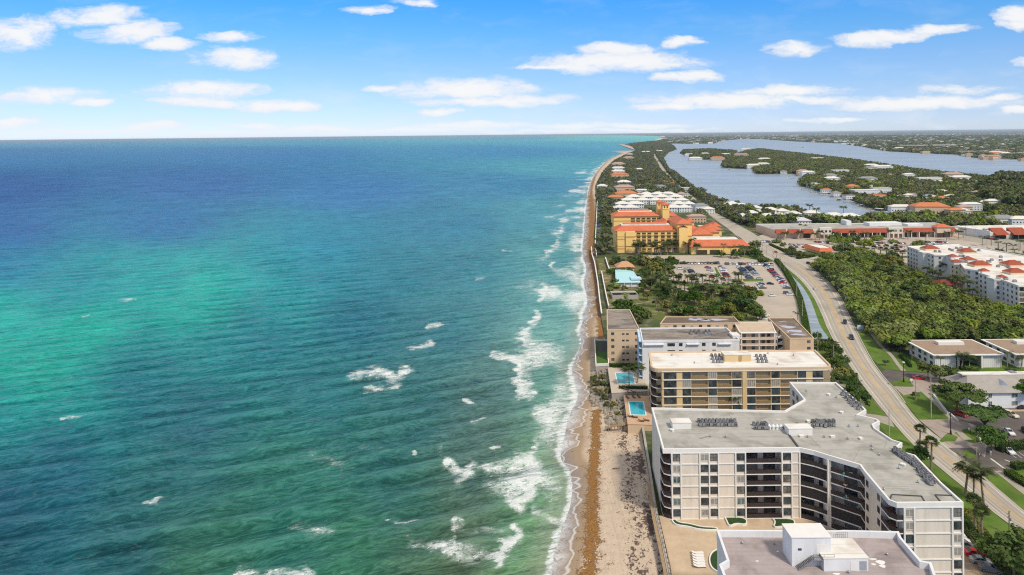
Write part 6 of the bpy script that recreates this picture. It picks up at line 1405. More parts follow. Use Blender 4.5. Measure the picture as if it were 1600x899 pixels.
def leaf_cloud(name, m, n, seed, rx=1.0, ry=1.0, rz=0.7, ls=0.12, clumps=26, cr=0.26, up=0.35, hollow=0.45, zc=0.0, flat=0.0, smooth=False):
    g = np.random.default_rng(seed)
    d = g.normal(size=(clumps, 3)); d /= np.linalg.norm(d, axis=1)[:, None]; d[:, 2] = np.where(d[:, 2] < -0.25, -d[:, 2]*.5, d[:, 2])
    rad = hollow+(1-hollow)*g.random(clumps)**.6; cc = d*rad[:, None]*np.array([rx, ry, rz]); cs = cr*(0.6+0.9*g.random(clumps))
    i = g.integers(0, clumps, n); off = g.normal(size=(n, 3)); off /= np.linalg.norm(off, axis=1)[:, None]; off *= (g.random(n)**.4)[:, None]
    off[:, 2] *= (0.75-flat*.5)
    p = cc[i]+off*cs[i][:, None]; p[:, 2] += zc
    nr = off*1.0+np.array([0, 0, up])+g.normal(size=(n, 3))*.45+d[i]*.4; nr /= np.linalg.norm(nr, axis=1)[:, None]
    t = np.cross(nr, g.normal(size=(n, 3))); t /= np.linalg.norm(t, axis=1)[:, None]; b = np.cross(nr, t); s = ls*(0.6+0.8*g.random(n))[:, None]
    q = np.stack([p-t*s-b*s*.25, p+b*s*.75, p+t*s-b*s*.2, p-b*s*.8], 1).reshape(-1, 3)
    return soup_mesh(name, q, 4, [m])
def trunk_mesh(h, r, m, limbs=5, spread=.5, lean=0.0, seed=0, h2=None):
    b = MB(); g = random.Random(seed); b.tube((0, 0, -.3), (lean*h*.4, 0, h*.55), r, r*.7, 8)
    for k in range(limbs):
        a = k*6.283/limbs+g.uniform(-.4, .4); q = (lean*h*.4+math.cos(a)*spread*g.uniform(.7, 1.1), math.sin(a)*spread*g.uniform(.7, 1.1), (h2 or h)*g.uniform(.85, 1.1))
        mid = (q[0]*.45, q[1]*.45, h*.72); b.tube((lean*h*.4, 0, h*.5), mid, r*.55, r*.4, 6, False); b.tube(mid, q, r*.4, r*.15, 6)
    return b.mesh('trunk', [m])
# crowns are modelled at radius 1 and scaled; the trunk top sits inside
CR = {'mangrove': [leaf_cloud('crown', L_MANG, 900, 10+i, ls=.135, clumps=24, cr=.30, rz=.62) for i in range(4)],
      'dark': [leaf_cloud('crown', L_DARK, 900, 30+i, ls=.125, clumps=20, cr=.32, rz=.72) for i in range(4)],
      'bush': [leaf_cloud('crown', L_HEDGE, 1500, 50+i, ls=.085, clumps=30, cr=.30, rz=.75, zc=.3) for i in range(3)],
      'silver': [leaf_cloud('crown', L_SILV, 700, 60+i, ls=.13, clumps=18, cr=.30, rz=.8) for i in range(2)],
      'yellow': [leaf_cloud('crown', L_YEL, 700, 70+i, ls=.12, clumps=20, cr=.28, rz=.7) for i in range(2)]}
TR = trunk_mesh(1.0, .06, BARK, 5, .45, 0, 3)
tr = random.Random(77)
def tree(x, y, r, h, kind, label, group=None, name='tree', zg=3.0, rzf=None, squash=1.0):
    o = empty(name, (x, y, zg), label, 'shrub' if name == 'shrub' else 'tree', group, tr.uniform(0, 6.28))
    c = link('crown', tr.choice(CR[kind]), o, (0, 0, h-r*.62*squash), 0, (r*tr.uniform(.9, 1.1), r*tr.uniform(.9, 1.1), r*squash))
    t = link('trunk', TR, o, (0, 0, 0), 0, (r*.9, r*.9, h*.8)); return o
# palms
def frond(b, a, L, droop, lift, wd, n=7, leaflets=False, tw=.0):
    ca, sa = math.cos(a), math.sin(a); pts = []
    for k in range(n+1):
        t = k/n; rr_ = L*t*(1-.12*t*t*droop); z = lift*L*t-droop*L*t*t*.62; pts.append((rr_*ca, rr_*sa, z))
    for k in range(n):
        t0, t1 = k/n, (k+1)/n; w0 = wd*math.sin(math.pi*min(1, .12+t0*.9)); w1 = wd*math.sin(math.pi*min(1, .12+t1*.9))
        p, q = pts[k], pts[k+1]
        for s in (-1, 1):
            if leaflets:
                for e in (0.0, 0.33, 0.66):
                    u = (p[0]+(q[0]-p[0])*e, p[1]+(q[1]-p[1])*e, p[2]+(q[2]-p[2])*e); w = w0*1.35; g = L/n*.36
                    tip = (u[0]-sa*s*w+ca*g*1.6, u[1]+ca*s*w+sa*g*1.6, u[2]-w*.62)
                    b.face([u, (u[0]+ca*g, u[1]+sa*g, u[2]-.0), tip])
            else:
                b.face([p, q, (q[0]-sa*s*w1, q[1]+ca*s*w1, q[2]-w1*.55), (p[0]-sa*s*w0, p[1]+ca*s*w0, p[2]-w0*.55)])
def palm_meshes(kind, seed):
    g = random.Random(seed); b = MB()
    if kind == 'coconut':
        for k in range(24): frond(b, k*2.4+g.uniform(-.2, .2), g.uniform(3.0, 3.9), g.uniform(.5, 1.25), g.uniform(.1, .95), .72, 7, True)
    elif kind == 'royal':
        for k in range(15): frond(b, k*2.4+g.uniform(-.2, .2), g.uniform(2.4, 3.2), g.uniform(.8, 1.3), g.uniform(.3, 1.0), .45, 6, True)
    else:   # fan palm: round head of stiff fans
        for k in range(46):
            el = math.asin(g.uniform(-.45, 1)); a = k*2.4; L = g.uniform(1.15, 1.65); d = Vector((math.cos(a)*math.cos(el), math.sin(a)*math.cos(el), math.sin(el))); base = d*L*.45; s = d.cross(Vector((0, 0, 1))).normalized() if abs(d.z) < .98 else Vector((1, 0, 0)); u = s.cross(d)
            for j in range(-3, 4): 
                t_ = d*L*.62*math.cos(j*.34)+s*L*.62*math.sin(j*.34)-Vector((0, 0, .12*L)); w_ = (s*math.cos(j*.34)-d*math.sin(j*.34))*.085; b.face([base-w_*.3, base+t_*.8+w_, base+t_*1.05, base+t_*.8-w_])
    m1 = b.mesh('frond_crown', [L_PALM])
    t = MB(); n = 6; lean = {'coconut': .9, 'royal': .1, 'fan': .15}[kind]
    p0 = Vector((-lean, 0, -.2))
    for k in range(n):
        z = (k+1)/n; q = Vector((-lean*(1-z)**2, 0, z)); t.tube((p0.x, 0, p0.z if k else -.1), (q.x, 0, q.z), .24-.06*z, .235-.06*z-.01, 8, k == n-1); p0 = q
    return m1, t.mesh('trunk', [PBARK])
PM = {k: [palm_meshes(k, s) for s in (1, 2, 3)] for k in ('coconut', 'royal', 'fan')}
def palm(px_, py_, h, kind, label, group=None, zg=3.0, s=1.0, world=False):
    q = (px_, py_) if world else P(px_, py_, zg); cm, tm = tr.choice(PM[kind])
    o = empty('palm_tree', (q[0], q[1], zg), label, 'palm tree', group, tr.uniform(0, 6.28))
    link('frond_crown', cm, o, (0, 0, h), tr.uniform(0, 6.28), (s,)*3); link('trunk', tm, o, (0, 0, 0), 0, (s, s, h)); return o

# ---- mangrove grove between the road and the condominium
GROVE = poly([(1276,424),(1292,412),(1330,408),(1380,412),(1408,424),(1416,436),(1440,446),(1470,468),(1500,478),(1530,484),(1590,497),(1660,505),(1660,545),(1600,546),(1540,542),(1500,540),(1425,545),(1400,553),(1382,548),(1362,524),(1345,500),(1330,476),(1308,448)], 3)
def scatter(pl, n, sp, seed, excl=(), rnd=None):
    g = random.Random(seed); xs = [p[0] for p in pl]; ys = [p[1] for p in pl]; out = []; tries = 0; grid = {}
    while len(out) < n and tries < n*60:
        tries += 1; x, y = g.uniform(min(xs), max(xs)), g.uniform(min(ys), max(ys)); k = (int(x//sp), int(y//sp))
        if any((x-a)**2+(y-b)**2 < sp*sp for i in (-1, 0, 1) for j in (-1, 0, 1) for a, b in grid.get((k[0]+i, k[1]+j), ())): continue
        if not inside(pl, [x], [y])[0]: continue
        grid.setdefault(k, []).append((x, y)); out.append((x, y))
    return out
gl = ['leafy green mangrove tree in the dense grove beside the curving road']
for i, (x, y) in enumerate(scatter(GROVE, 285, 5.6, 5)):
    r = tr.uniform(4.0, 6.2); big_ = tr.random() < .1
    tree(x, y, r*(1.15 if big_ else 1), tr.uniform(6.5, 8.5)+(2 if big_ else 0), 'mangrove' if tr.random() < .82 else 'dark', gl[0], 'mangroves in the grove', 'mangrove_tree')
for k, (a, b_, r, h, kd, lb) in enumerate([(1385,440,8,11,'dark','tall round dark tree at the top edge of the mangrove grove'),(1402,444,7,11,'dark','bushy dark tree standing before the left end of the condominium'),(1360,424,8,10,'mangrove','broad bright tree at the upper corner of the grove'),(1393,430,7.5,12,'yellow','olive brown-tinged domed tree above the grove'),(1428,470,7,10,'dark','large dark tree below the condominium palms'),(1446,485,7,10,'dark','second large dark tree below the condominium palms')]):
    q = P(a, b_, 3); tree(*q, r, h, kd, lb)
# ---- named near trees
def umbrella_tree(px_, py_, label, R, h, zr, m_, n, seed, dark=False, limbs=7, lean=0.0):
    q = P(px_, py_, 3); o = empty('shade_tree', (*q, 3), label, 'tree', None, 0)
    c = leaf_cloud('crown', m_, n, seed, R, R*.85, zr, ls=.42, clumps=44, cr=R*.24, up=.6, hollow=.35, flat=.9); link('crown', c, o, (lean*h*.4, 0, h-zr*.7))
    b = MB(); g = random.Random(seed); b.tube((0, 0, -.2), (lean*h*.2, 0, h*.38), .42, .34, 9)
    for k in range(limbs):
        a = k*6.283/limbs+g.uniform(-.3, .3); e = R*g.uniform(.5, .8); p1 = (lean*h*.3+math.cos(a)*e*.38, math.sin(a)*e*.38, h*.62); p2 = (lean*h*.4+math.cos(a)*e, math.sin(a)*e*.85, h*g.uniform(.84, .98))
        b.tube((lean*h*.2, 0, h*.36), p1, .26, .2, 7, False); b.tube(p1, p2, .2, .07, 6)
    b.build('trunk', DBARK if dark else BARK, o).location = (0, 0, 0)
    return o
def fix_local(o): pass
_ut = MB.build
def umbrella_tree2(*a, **k):
    return umbrella_tree(*a, **k)
def local_build(b, name, m, parent): return link(name, b.mesh(name, [m]), parent)
def shade_tree(px_, py_, label, R, h, zr, m_, n, seed, bark, limbs=7, lean=0.0):
    q = P(px_, py_, 3); o = empty('shade_tree', (*q, 3), label, 'tree')
    link('crown', leaf_cloud('crown', m_, n, seed, R, R*.85, zr, ls=.40, clumps=46, cr=R*.23, up=.6, hollow=.35, flat=.9), o, (lean*h*.4, 0, h-zr*.8))
    b = MB(); g = random.Random(seed); b.tube((0, 0, -.2), (lean*h*.2, 0, h*.38), .42, .34, 9)
    for k in range(limbs):
        a = k*6.283/limbs+g.uniform(-.3, .3); e = R*g.uniform(.5, .8); p1 = (lean*h*.3+math.cos(a)*e*.38, math.sin(a)*e*.38, h*.62); p2 = (lean*h*.4+math.cos(a)*e, math.sin(a)*e*.85, h*g.uniform(.84, .98))
        b.tube((lean*h*.2, 0, h*.36), p1, .26, .2, 7, False); b.tube(p1, p2, .2, .07, 6)
    local_build(b, 'trunk', bark, o); return o
shade_tree(1495, 646, 'big spreading shade tree in front of the long white house', 8.2, 10, 3.4, L_POIN, 6500, 4, BARK, 8)
shade_tree(1538, 676, 'flat-topped tree with forked dark limbs over the dark parking lot', 7.2, 8.0, 1.7, L_POIN, 4500, 5, DBARK, 6, .1)
shade_tree(1608, 636, 'shade tree cut by the right photo edge beside the long white house', 5.5, 9, 3.0, L_POIN, 3500, 6, BARK, 6)
for (a, b_, r, h, kd, lb) in [(1549,708,4.9,6.8,'bush','round dense green tree at the parking lot entrance'),(1338,640,5.0,6.5,'bush','round dense tree behind the rear parapet of the cream block'),(1584,905,6.3,7.5,'bush','big leafy tree filling the bottom right corner'),(1600,880,5.0,5.5,'bush','leafy tree behind the bottom right corner tree'),(1437,728,3.2,4.5,'bush','small round bush tree under the round-headed palms')]:
    q = P(a, b_, 3); tree(*q, r, h, kd, lb, squash=.95)
for k, (a, b_, r, h, kd) in enumerate([(1326,612,3.4,5,'bush'),(1314,600,3.6,6,'yellow'),(1304,588,3.8,6,'bush'),(1330,600,2.8,4,'bush'),(1300,572,3.2,5,'dark'),(1292,560,3.4,5.5,'bush'),(1284,548,3.2,5,'dark'),(1310,560,2.8,4,'bush'),(1298,548,2.8,4.5,'bush'),(1324,588,2.4,3.5,'yellow'),(1316,575,3,4.5,'bush'),(1304,605,3,5,'dark'),(1322,625,2.8,4,'dark'),(1277,536,2.5,4,'bush'),(1270,545,2.6,4,'dark')]):
    q = P(a, b_, 3); tree(*q, r, h, kd, 'leafy roadside shrub tree between the tan block and the road', 'shrub trees beside the tan block')
for (a, b_, r, lb) in [(1450,594,4.2,'dark spreading tree at the corner of the side street'),(1468,598,3.6,'second dark tree beside the side street corner'),(1487,600,3.8,'leafy tree at the left end of the long white house'),(1430,624,1.5,'small round shrub on the roadside lawn by the slim post'),(1384,572,1.6,'small brownish shrub on the lawn before the side street')]:
    q = P(a, b_, 3); tree(*q, r, r*1.7, 'dark', lb, name='tree' if r > 2 else 'shrub')
# palms, each said apart
for (a, b_, h, kd, lb, s) in [(1438,702,6.5,'fan','round-headed palm nearest the notched parapet of the cream block',1.25),(1456,735,8.5,'fan','taller round-headed palm right of its neighbour by the condensers',1.4),(1441,722,5,'fan','low round-headed palm between the two by the condensers',1.3),
    (1512,776,8.5,'coconut','left of the three feathery coconut palms over the road verge',1.15),(1522,783,7,'coconut','middle and lowest of the three feathery palms over the road verge',1.0),(1533,786,9,'coconut','right of the three feathery coconut palms over the road verge',1.15),
    (1523,832,8,'fan','round-headed palm left of the pair on the lower verge',1.45),(1534,843,7,'fan','round-headed palm right of the pair on the lower verge',1.35),
    (983,612,9,'coconut','left coconut palm beside the upper swimming pool',1.0),(997.5,607,8.5,'coconut','right coconut palm beside the upper swimming pool',1.0),
    (1053,652,6.5,'coconut','palm head rising left before the tan block',.95),(1090,652,6,'coconut','second palm head from the left before the tan block',.8),(1146,655,7.2,'coconut','largest palm head before the middle of the tan block',1.1),
    (1470,580,5.5,'royal','small palm before the left wing of the two-storey flats',.75),(1505,578,6,'coconut','palm filling the courtyard of the two-storey flats',1.0),(1515,578,5,'coconut','lower palm in the courtyard of the two-storey flats',.9),(1574,577,7,'royal','slim palm between the two white two-storey flats',.9),(1597,577,5,'coconut','palm before the right two-storey flats',.8),
    (1521,593,4,'coconut','short palm in the side street behind the long white house',.9),(1580,594,4,'coconut','short palm at the right behind the long white house',.8),(1339,607,2.0,'coconut','low palm clump on the pale verge by the road',.7),(1302,560,6,'coconut','feathery palm standing among the roadside shrubs',1.0),(1246,511,7,'royal','slim palm between canal and parking lot',.9),
    (1425,563,5,'royal','little palm at the end of the grove',.7)]:
    palm(a, b_, h, kd, lb, None, 3.0, s)
# condominium palms and plaza palms
for i, (a, b_, h) in enumerate([(1449,440,9),(1458,449,10),(1466,446,8),(1476,433,9),(1495,463,10),(1504,462,11),(1512,466,10),(1505,474,8),(1442,450,7),(1520,474,8),(1488,452,8),(1470,462,7)]):
    palm(a, b_, h, 'coconut', '%s palm from the left along the foot of the white condominium' % ORD[i], 'palms at the condominium', 3, 1.15)
for i, (a, b_) in enumerate([(1211,352),(1243,337.5),(1265,335),(1243,352),(1276,341),(1318,338)]):
    palm(a, b_, 11, 'coconut', '%s tall palm from the left seen against the lagoon water' % ORD[i], 'palms against the lagoon', 3, 1.5)
for i, a in enumerate([1226,1250,1273,1282,1305,1332,1352,1392,1420,1447,1480,1498]):
    palm(a, 374+tr.uniform(0, 3), tr.uniform(6, 9), 'coconut', '%s palm from the left in front of the long shopping plaza' % ORD[i], 'palms in front of the shopping plaza', 3, 1.2)
for i, (a, b_) in enumerate([(1535,385),(1541,372),(1560,394),(1573,396),(1583,399),(1594,392),(1549,384),(1505,372)]):
    palm(a, b_, 8, 'royal', 'palm along the road in front of the second shopping plaza', 'palms by the second plaza', 3, 1.3)
for i, (a, b_) in enumerate([(1376,402),(1385,404),(1394,403),(1402,405),(1366,400),(1410,408),(1385,398),(1400,398)]):
    palm(a, b_, 6.5, 'fan', 'small rounded palm in the lot behind the grove', 'palms behind the grove', 3, 1.7)
hp = random.Random(12)
for i in range(26):
    a = hp.uniform(990, 1092); palm(a, hp.uniform(394, 400), hp.uniform(6, 12), 'coconut' if i % 3 else 'royal', 'palm in the row before the yellow hotel front', 'palms before the yellow hotel', 3, 1.2)
for i in range(16):
    palm(hp.uniform(940, 958), hp.uniform(335, 392), hp.uniform(7, 11), 'coconut', 'palm in the seaside garden left of the hotel', 'palms left of the hotel', 3, 1.2)
for i, (a, b_) in enumerate([(1142,404),(1150,403),(1158,402),(1163,404),(1131,400)]): palm(a, b_, 9, 'royal', 'palm beside the right end of the hotel ballroom wing', 'palms by the ballroom wing', 3, 1.2)
# park in front of the parking lot
for i in range(60):
    a, b_ = hp.uniform(1040, 1160), hp.uniform(440, 476); palm(a, b_, hp.uniform(4.5, 8), 'coconut' if i % 2 else 'fan', 'palm in the park between parking lot and beige block', 'palms in the park', 3, hp.uniform(.8, 1.1))
for i in range(12): palm(1052+i*9.6+hp.uniform(-3, 3), 448+hp.uniform(-10, 2), 5, 'royal', 'small palm along the lower edge of the parking lot', 'palms along the parking lot', 3, .95)
for (a, b_, r, h, kd) in [(1085,478,6,7,'bush'),(1070,470,5,6,'dark'),(1042,487,5,6,'yellow'),(1056,492,4.5,5,'bush'),(1100,486,4.5,5,'yellow'),(1125,488,4.5,5,'bush'),(1155,470,6.5,9,'dark'),(1168,478,6,8,'dark'),(1162,488,6,8,'bush'),(1178,490,5,6,'dark'),(1148,480,5,7,'dark'),(1178,500,5,6,'bush'),(1138,492,5,6,'yellow'),(1110,468,4,5,'yellow'),(1125,462,4,5,'dark'),(1140,466,4.5,6,'yellow'),(1090,462,4,5,'bush'),
    (1050,418,7,6,'bush'),(1030,418,8,7,'dark'),(1012,416,8,6,'yellow'),(1040,432,7,8,'dark'),(1020,432,7,9,'yellow'),(1032,445,6,8,'dark'),(1000,412,7,5,'bush'),(985,415,5,5,'dark'),(965,413,6,4,'bush'),(1008,440,6,8,'bush'),(1016,452,5,7,'dark'),(980,496,8,6,'bush'),(1000,494,7,5,'dark'),(968,486,5,5,'bush'),(992,505,5,4,'dark'),(1012,470,4,5,'yellow'),(1030,460,4,5,'bush'),(975,455,3,3,'yellow'),(1003,452,3,3,'bush'),(1060,441,3,4,'bush'),(1025,480,3,4,'yellow'),(955,430,2.5,2.5,'bush'),(1115,496,4,4,'bush'),(1090,494,4,4,'dark')]:
    q = P(a, b_, 3); tree(*q, r*.85, h, kd, 'leafy tree or sea-grape thicket in the park behind the beige blocks', 'trees in the park')
for i, (x_, y_, h) in enumerate([(1024,482,17),(1026,455,16),(1018,460,15),(1043,462,11)]):
    palm(x_, y_, h*.62, 'coconut', '%s tall dark palm left of the park path' % ORD[i], 'tall palms by the park path', 3, 1.2)
for i in range(46):
    a, b_ = hp.uniform(1030, 1188), hp.uniform(455, 500)
    q = P(a, b_, 3); tree(*q, hp.uniform(2.2, 4.2), hp.uniform(2.5, 5), hp.choice(['bush', 'mangrove', 'dark', 'yellow']), 'leafy tree or sea-grape thicket in the park behind the beige blocks', 'trees in the park')
for i in range(26):
    q = P(hp.uniform(952, 1050), hp.uniform(405, 470), 3); tree(*q, hp.uniform(1.8, 3.6), hp.uniform(2, 4), hp.choice(['bush', 'mangrove', 'yellow']), 'low coastal thicket around the turquoise-roofed beach house', 'thickets by the beach house', 'shrub')
# roadside trees by the hotel and shopping lot
for (a, b_, r, h, kd) in [(1170,398,6,7,'dark'),(1182,402,5,5,'bush'),(1150,404,5,5,'bush'),(1178,392,6,8,'dark'),(1160,398,5,6,'dark'),(1125,402,4,4,'bush'),(1192,412,5,5,'dark'),(1185,405,4,4,'bush')]:
    q = P(a, b_, 3); tree(*q, r, h, kd, 'leafy tree between the hotel ballroom wing and the road', 'trees beside the ballroom wing')
for (a, b_, r, h) in [(1235,398,5,6),(1245,402,4,5),(1252,403,4,4),(1255,364,6,8),(1222,362,7,8),(1232,360,6,7),(1208,360,5,6),(1196,362,5,7),(1265,368,5,6),(1306,378,7,7),(1322,382,6,6),(1334,379,7,7),(1350,388,7,8),(1312,392,6,6),(1326,397,7,7),(1342,400,7,7),(1300,382,4,5),(1358,404,6,7),(1372,376,5,5),(1395,381,4,4),(1435,385,5,5),(1214,380,4,4),(1224,385,3,3)]:
    q = P(a, b_, 3); tree(*q, r, h, 'mangrove' if (a+b_) % 2 < 1 else 'dark', 'leafy tree in the beds of the shopping plaza parking lot', 'trees in the shopping parking lot')
for i in range(24):
    f = i/23; q = P(1146+f*92+hp.uniform(-3, 3), 322+f*30+hp.uniform(-4, 3), 3); tree(*q, hp.uniform(3.5, 5.5), hp.uniform(5, 8), hp.choice(['silver', 'silver', 'mangrove', 'dark']), 'silvery or green tree along the road by the lagoon villas', 'trees by the lagoon villas')
for i in range(20):
    q = P(hp.uniform(1540, 1640), hp.uniform(396, 425), 3); palm(*q, hp.uniform(5, 8), 'coconut' if i % 2 else 'royal', 'palm behind the condominium roofs', 'palms behind the condominium', 3, 1.2, world=True)
for i in range(20):
    q = P(hp.uniform(1530, 1650), hp.uniform(388, 430), 3); tree(*q, hp.uniform(3, 5), hp.uniform(4, 6), 'mangrove', 'green tree behind the condominium roofs', 'trees behind the condominium')
for i, (a, b_, r) in enumerate([(928,592,1.6),(934,600,1.8),(941,590,1.6),(946,602,2.0),(951,612,1.8),(937,615,1.7),(944,622,1.5),(958,634,1.5),(966,648,1.4),(975,640,1.3),(930,610,1.3),(962,622,1.4),(949,632,1.2),(926,600,1.2)]):
    q = P(a, b_, 2.6); tree(*q, r, r*.9, 'yellow' if i % 3 else 'dark', 'low scrubby bush growing among the boulders below the pool terraces', 'bushes among the boulders', 'shrub', 2.4)
# hedges
def hedge(label, pts, w, h, m=None, zg=3.0):
    A = [P(a, b, zg) for a, b in pts]; root = empty('hedge', (*A[0], zg), label, 'hedge'); g = np.random.default_rng(int(A[0][0]*7)); L = sum(dist(A[i], A[i+1]) for i in range(len(A)-1)); n = int(L*w*45)
    MB().strip(A, -w*.38, w*.38, zg-.1, zg+h*.82).build('stems', mat('hedge_core', (0.02, 0.035, 0.01), .95, .3, 3), root)
    cum = [0]; 
    for i in range(len(A)-1): cum.append(cum[-1]+dist(A[i], A[i+1]))
    s = g.random(n)*L; c = np.array([np.interp(s, cum, [p[k] for p in A]) for k in (0, 1)]).T
    i = np.clip(np.searchsorted(cum, s)-1, 0, len(A)-2); dx = np.array([A[j+1][0]-A[j][0] for j in i]); dy = np.array([A[j+1][1]-A[j][1] for j in i]); l_ = np.hypot(dx, dy); nx, ny = dy/l_, -dx/l_
    o = (g.random(n)-.5)*w*1.05; z = np.where(g.random(n) < .6, h*(0.8+.3*g.random(n)), h*g.random(n)); o = np.where(z < h*.78, np.sign(o)*w*(.42+.12*g.random(n)), o)
    p = np.stack([c[:, 0]+nx*o-A[0][0], c[:, 1]+ny*o-A[0][1], z], 1)
    nr = g.normal(size=(n, 3))+[0, 0, .8]; nr /= np.linalg.norm(nr, axis=1)[:, None]; t = np.cross(nr, g.normal(size=(n, 3))); t /= np.linalg.norm(t, axis=1)[:, None]; b = np.cross(nr, t); k = .17*(.6+.8*g.random(n))[:, None]
    link('leaves', soup_mesh('leaves', np.stack([p-t*k, p+b*k, p+t*k, p-b*k], 1).reshape(-1, 3), 4, [m or L_HEDGE]), root); return root
hedge('tall clipped hedge along the upper edge of the small parking lot', [(1560,705),(1600,700),(1640,697)], 3.0, 2.2)
hedge('curved clipped hedge beside the dark parking lot at the right edge', [(1574,741),(1590,752),(1620,768)], 2.6, 1.6)
hedge('low hedge below the curved clipped hedge at the right edge', [(1583,733),(1600,731),(1640,735)], 2.4, 1.5)
hedge('long leafy hedge between the parked cars and the road verge', [(1503,812),(1518,838),(1540,862),(1562,886),(1580,905)], 2.6, 1.7)
hedge('bright yellow-green shrub border on the lower road verge', [(1508,800),(1524,822),(1546,850)], 2.6, 1.0, L_YEL)
hedge('dark clipped hedge on the lawn left of the two-storey flats', [(1407,556),(1416,566),(1423,574)], 1.2, 1.4)
hedge('short hedge under the courtyard palms of the flats', [(1500,577.5),(1518,578)], 3.0, 1.2)
hedge('low hedge strip at the foot of the beige seawall block', [(952,573),(1000,573)], 1.6, 1.3, zg=5.2)
hedge('low hedge along the lower edge of the upper pool terrace', [(967,607),(1012,608)], 1.0, 1.0, zg=5.2)
hedge('hedge dividing the road from the shopping plaza lot', [(1203,383),(1214,388),(1228,394)], 2.5, 1.5)
hedge('narrow scrub hedge along the canal bank', [(1213,408),(1226,424),(1240,447),(1250,470),(1257,500),(1262,530)], 3.2, 2.0)
hedge('low hedge by the exit of the small red-roofed building', [(1246,405),(1262,402),(1272,401)], 3, 1.6)

# ---- woods: masses of crowns nobody could count
def woods(name, label, pl, sp, rr_, hh, seed, mats_, zg=2.0, leaves=70, ymin=None, dens=1.0, avoid=True, clear=()):
    g = np.random.default_rng(seed); xs = [p[0] for p in pl]; ys = [p[1] for p in pl]
    X, Y = np.meshgrid(np.arange(min(xs), max(xs), sp), np.arange(min(ys), max(ys), sp)); X = X.ravel()+g.uniform(-.45, .45, X.size)*sp; Y = Y.ravel()+g.uniform(-.45, .45, Y.size)*sp
    k = inside(pl, X, Y) & (g.random(X.size) < dens); X, Y = X[k], Y[k]
    k = (X/Y < 1.0) & (X/Y > -.1); X, Y = X[k], Y[k]
    if avoid:
        k = np.ones(X.size, bool)
        for hx, hy, hr in HOUSES: k &= ~((np.abs(X-hx) < hr+rr_*.35) & (Y > hy-hr*.8-rr_-24) & (Y < hy+hr*.6))
        X, Y = X[k], Y[k]
    for c in clear: k = ~inside(c, X, Y); X, Y = X[k], Y[k]
    big_n = vnoise(X, Y, 1.0/(sp*14), seed, 3); k = vnoise(X, Y, 1.0/(sp*5), seed+1, 3) > -.24; X, Y, big_n = X[k], Y[k], big_n[k]
    n = X.size; me = bpy.data.meshes.new(name); S = rr_*g.uniform(.55, 1.2, n)*(1+1.1*np.clip(big_n, -.3, .5))*np.where(g.random(n) < .06, 1.55, 1); Z = zg+hh*g.uniform(.6, 1.25, n)-S*.5
    me.vertices.add(n); me.vertices.foreach_set('co', np.stack([X, Y, Z], 1).astype(np.float32).ravel()); fattr(me, 'size', S); fattr(me, 'turn', g.uniform(0, 6.28, n)); me.update()
    src = bpy.data.collections.new(name+'_kinds')
    for i, m_ in enumerate(mats_):
        for j in range(2): src.objects.link(bpy.data.objects.new('crown_kind', leaf_cloud('crown_kind', m_, leaves, seed*10+i*3+j, ls=.42 if leaves < 60 else .30, clumps=9, cr=.45, rz=.72, hollow=.3)))
    ng = bpy.data.node_groups.new(name, 'GeometryNodeTree'); ng.interface.new_socket('Geometry', in_out='INPUT', socket_type='NodeSocketGeometry'); ng.interface.new_socket('Geometry', in_out='OUTPUT', socket_type='NodeSocketGeometry')
    N = ng.nodes; Lk = ng.links; gi = N.new('NodeGroupInput'); go = N.new('NodeGroupOutput'); ip = N.new('GeometryNodeInstanceOnPoints'); ci = N.new('GeometryNodeCollectionInfo'); ci.inputs[0].default_value = src; ci.inputs[1].default_value = True; ci.inputs[2].default_value = True
    a1 = N.new('GeometryNodeInputNamedAttribute'); a1.data_type = 'FLOAT'; a1.inputs[0].default_value = 'size'; a2 = N.new('GeometryNodeInputNamedAttribute'); a2.data_type = 'FLOAT'; a2.inputs[0].default_value = 'turn'
    cx = N.new('ShaderNodeCombineXYZ'); Lk.new(a2.outputs[0], cx.inputs[2]); Lk.new(gi.outputs[0], ip.inputs['Points']); Lk.new(ci.outputs[0], ip.inputs['Instance']); ip.inputs['Pick Instance'].default_value = True
    Lk.new(cx.outputs[0], ip.inputs['Rotation']); Lk.new(a1.outputs[0], ip.inputs['Scale']); Lk.new(ip.outputs[0], go.inputs[0])
    o = link(name, me); o.modifiers.new('scatter', 'NODES').node_group = ng; tag(o, label, 'trees', kind='stuff'); return n
road_far = [P(a, b, 3) for a, b in [(1150,362),(1100,331),(1066,304),(1050,288),(1032,270),(1018,246),(1024,238),(1028,246),(1044,270),(1062,288),(1078,302),(1112,326),(1160,356)]]
nw = 0
W1 = poly([(936,400),(940,340),(936,312),(936,290),(945,270),(963,252),(982,242),(997,237),(990,231),(984,226),(1000,223.5),(1046,225)], 3)
W1 += [P(a, b, 2) for a, b in [(1053,230),(1055,233.5),(1043,238),(1034,247),(1041,264),(1056,275),(1077,293),(1095,303),(1112,313.5),(1128,319),(1150,326),(1172,344),(1182,356)]]+poly([(1130,352),(1080,335),(970,335),(958,345),(957,400)], 3)
ROADW = [P(a, b, 3) for a, b in [(1110,333),(1160,350),(1190,372),(1200,400),(1150,384),(1100,340)]]
hotel_zone = [(84, 560), (225, 560), (225, 735), (150, 770), (84, 735)]
vill = poly([(966,334),(1082,334),(1076,306),(1000,307),(975,316)], 3)
nw += woods('island_woods', 'dense dark woodland covering the barrier island beyond the yellow hotel', W1, 6.3, 4.6, 7.5, 101, [L_FAR, L_FAR, L_DARK, L_SILV, L_YEL2], 3, 60, clear=(road_far, hotel_zone, vill, ROADW))
W2 = poly([(1176,356),(1140,326),(1187,327),(1240,332),(1286,339),(1342,341),(1416,343),(1500,343),(1640,345),(1640,360),(1500,357),(1470,352),(1205,352)], 3)
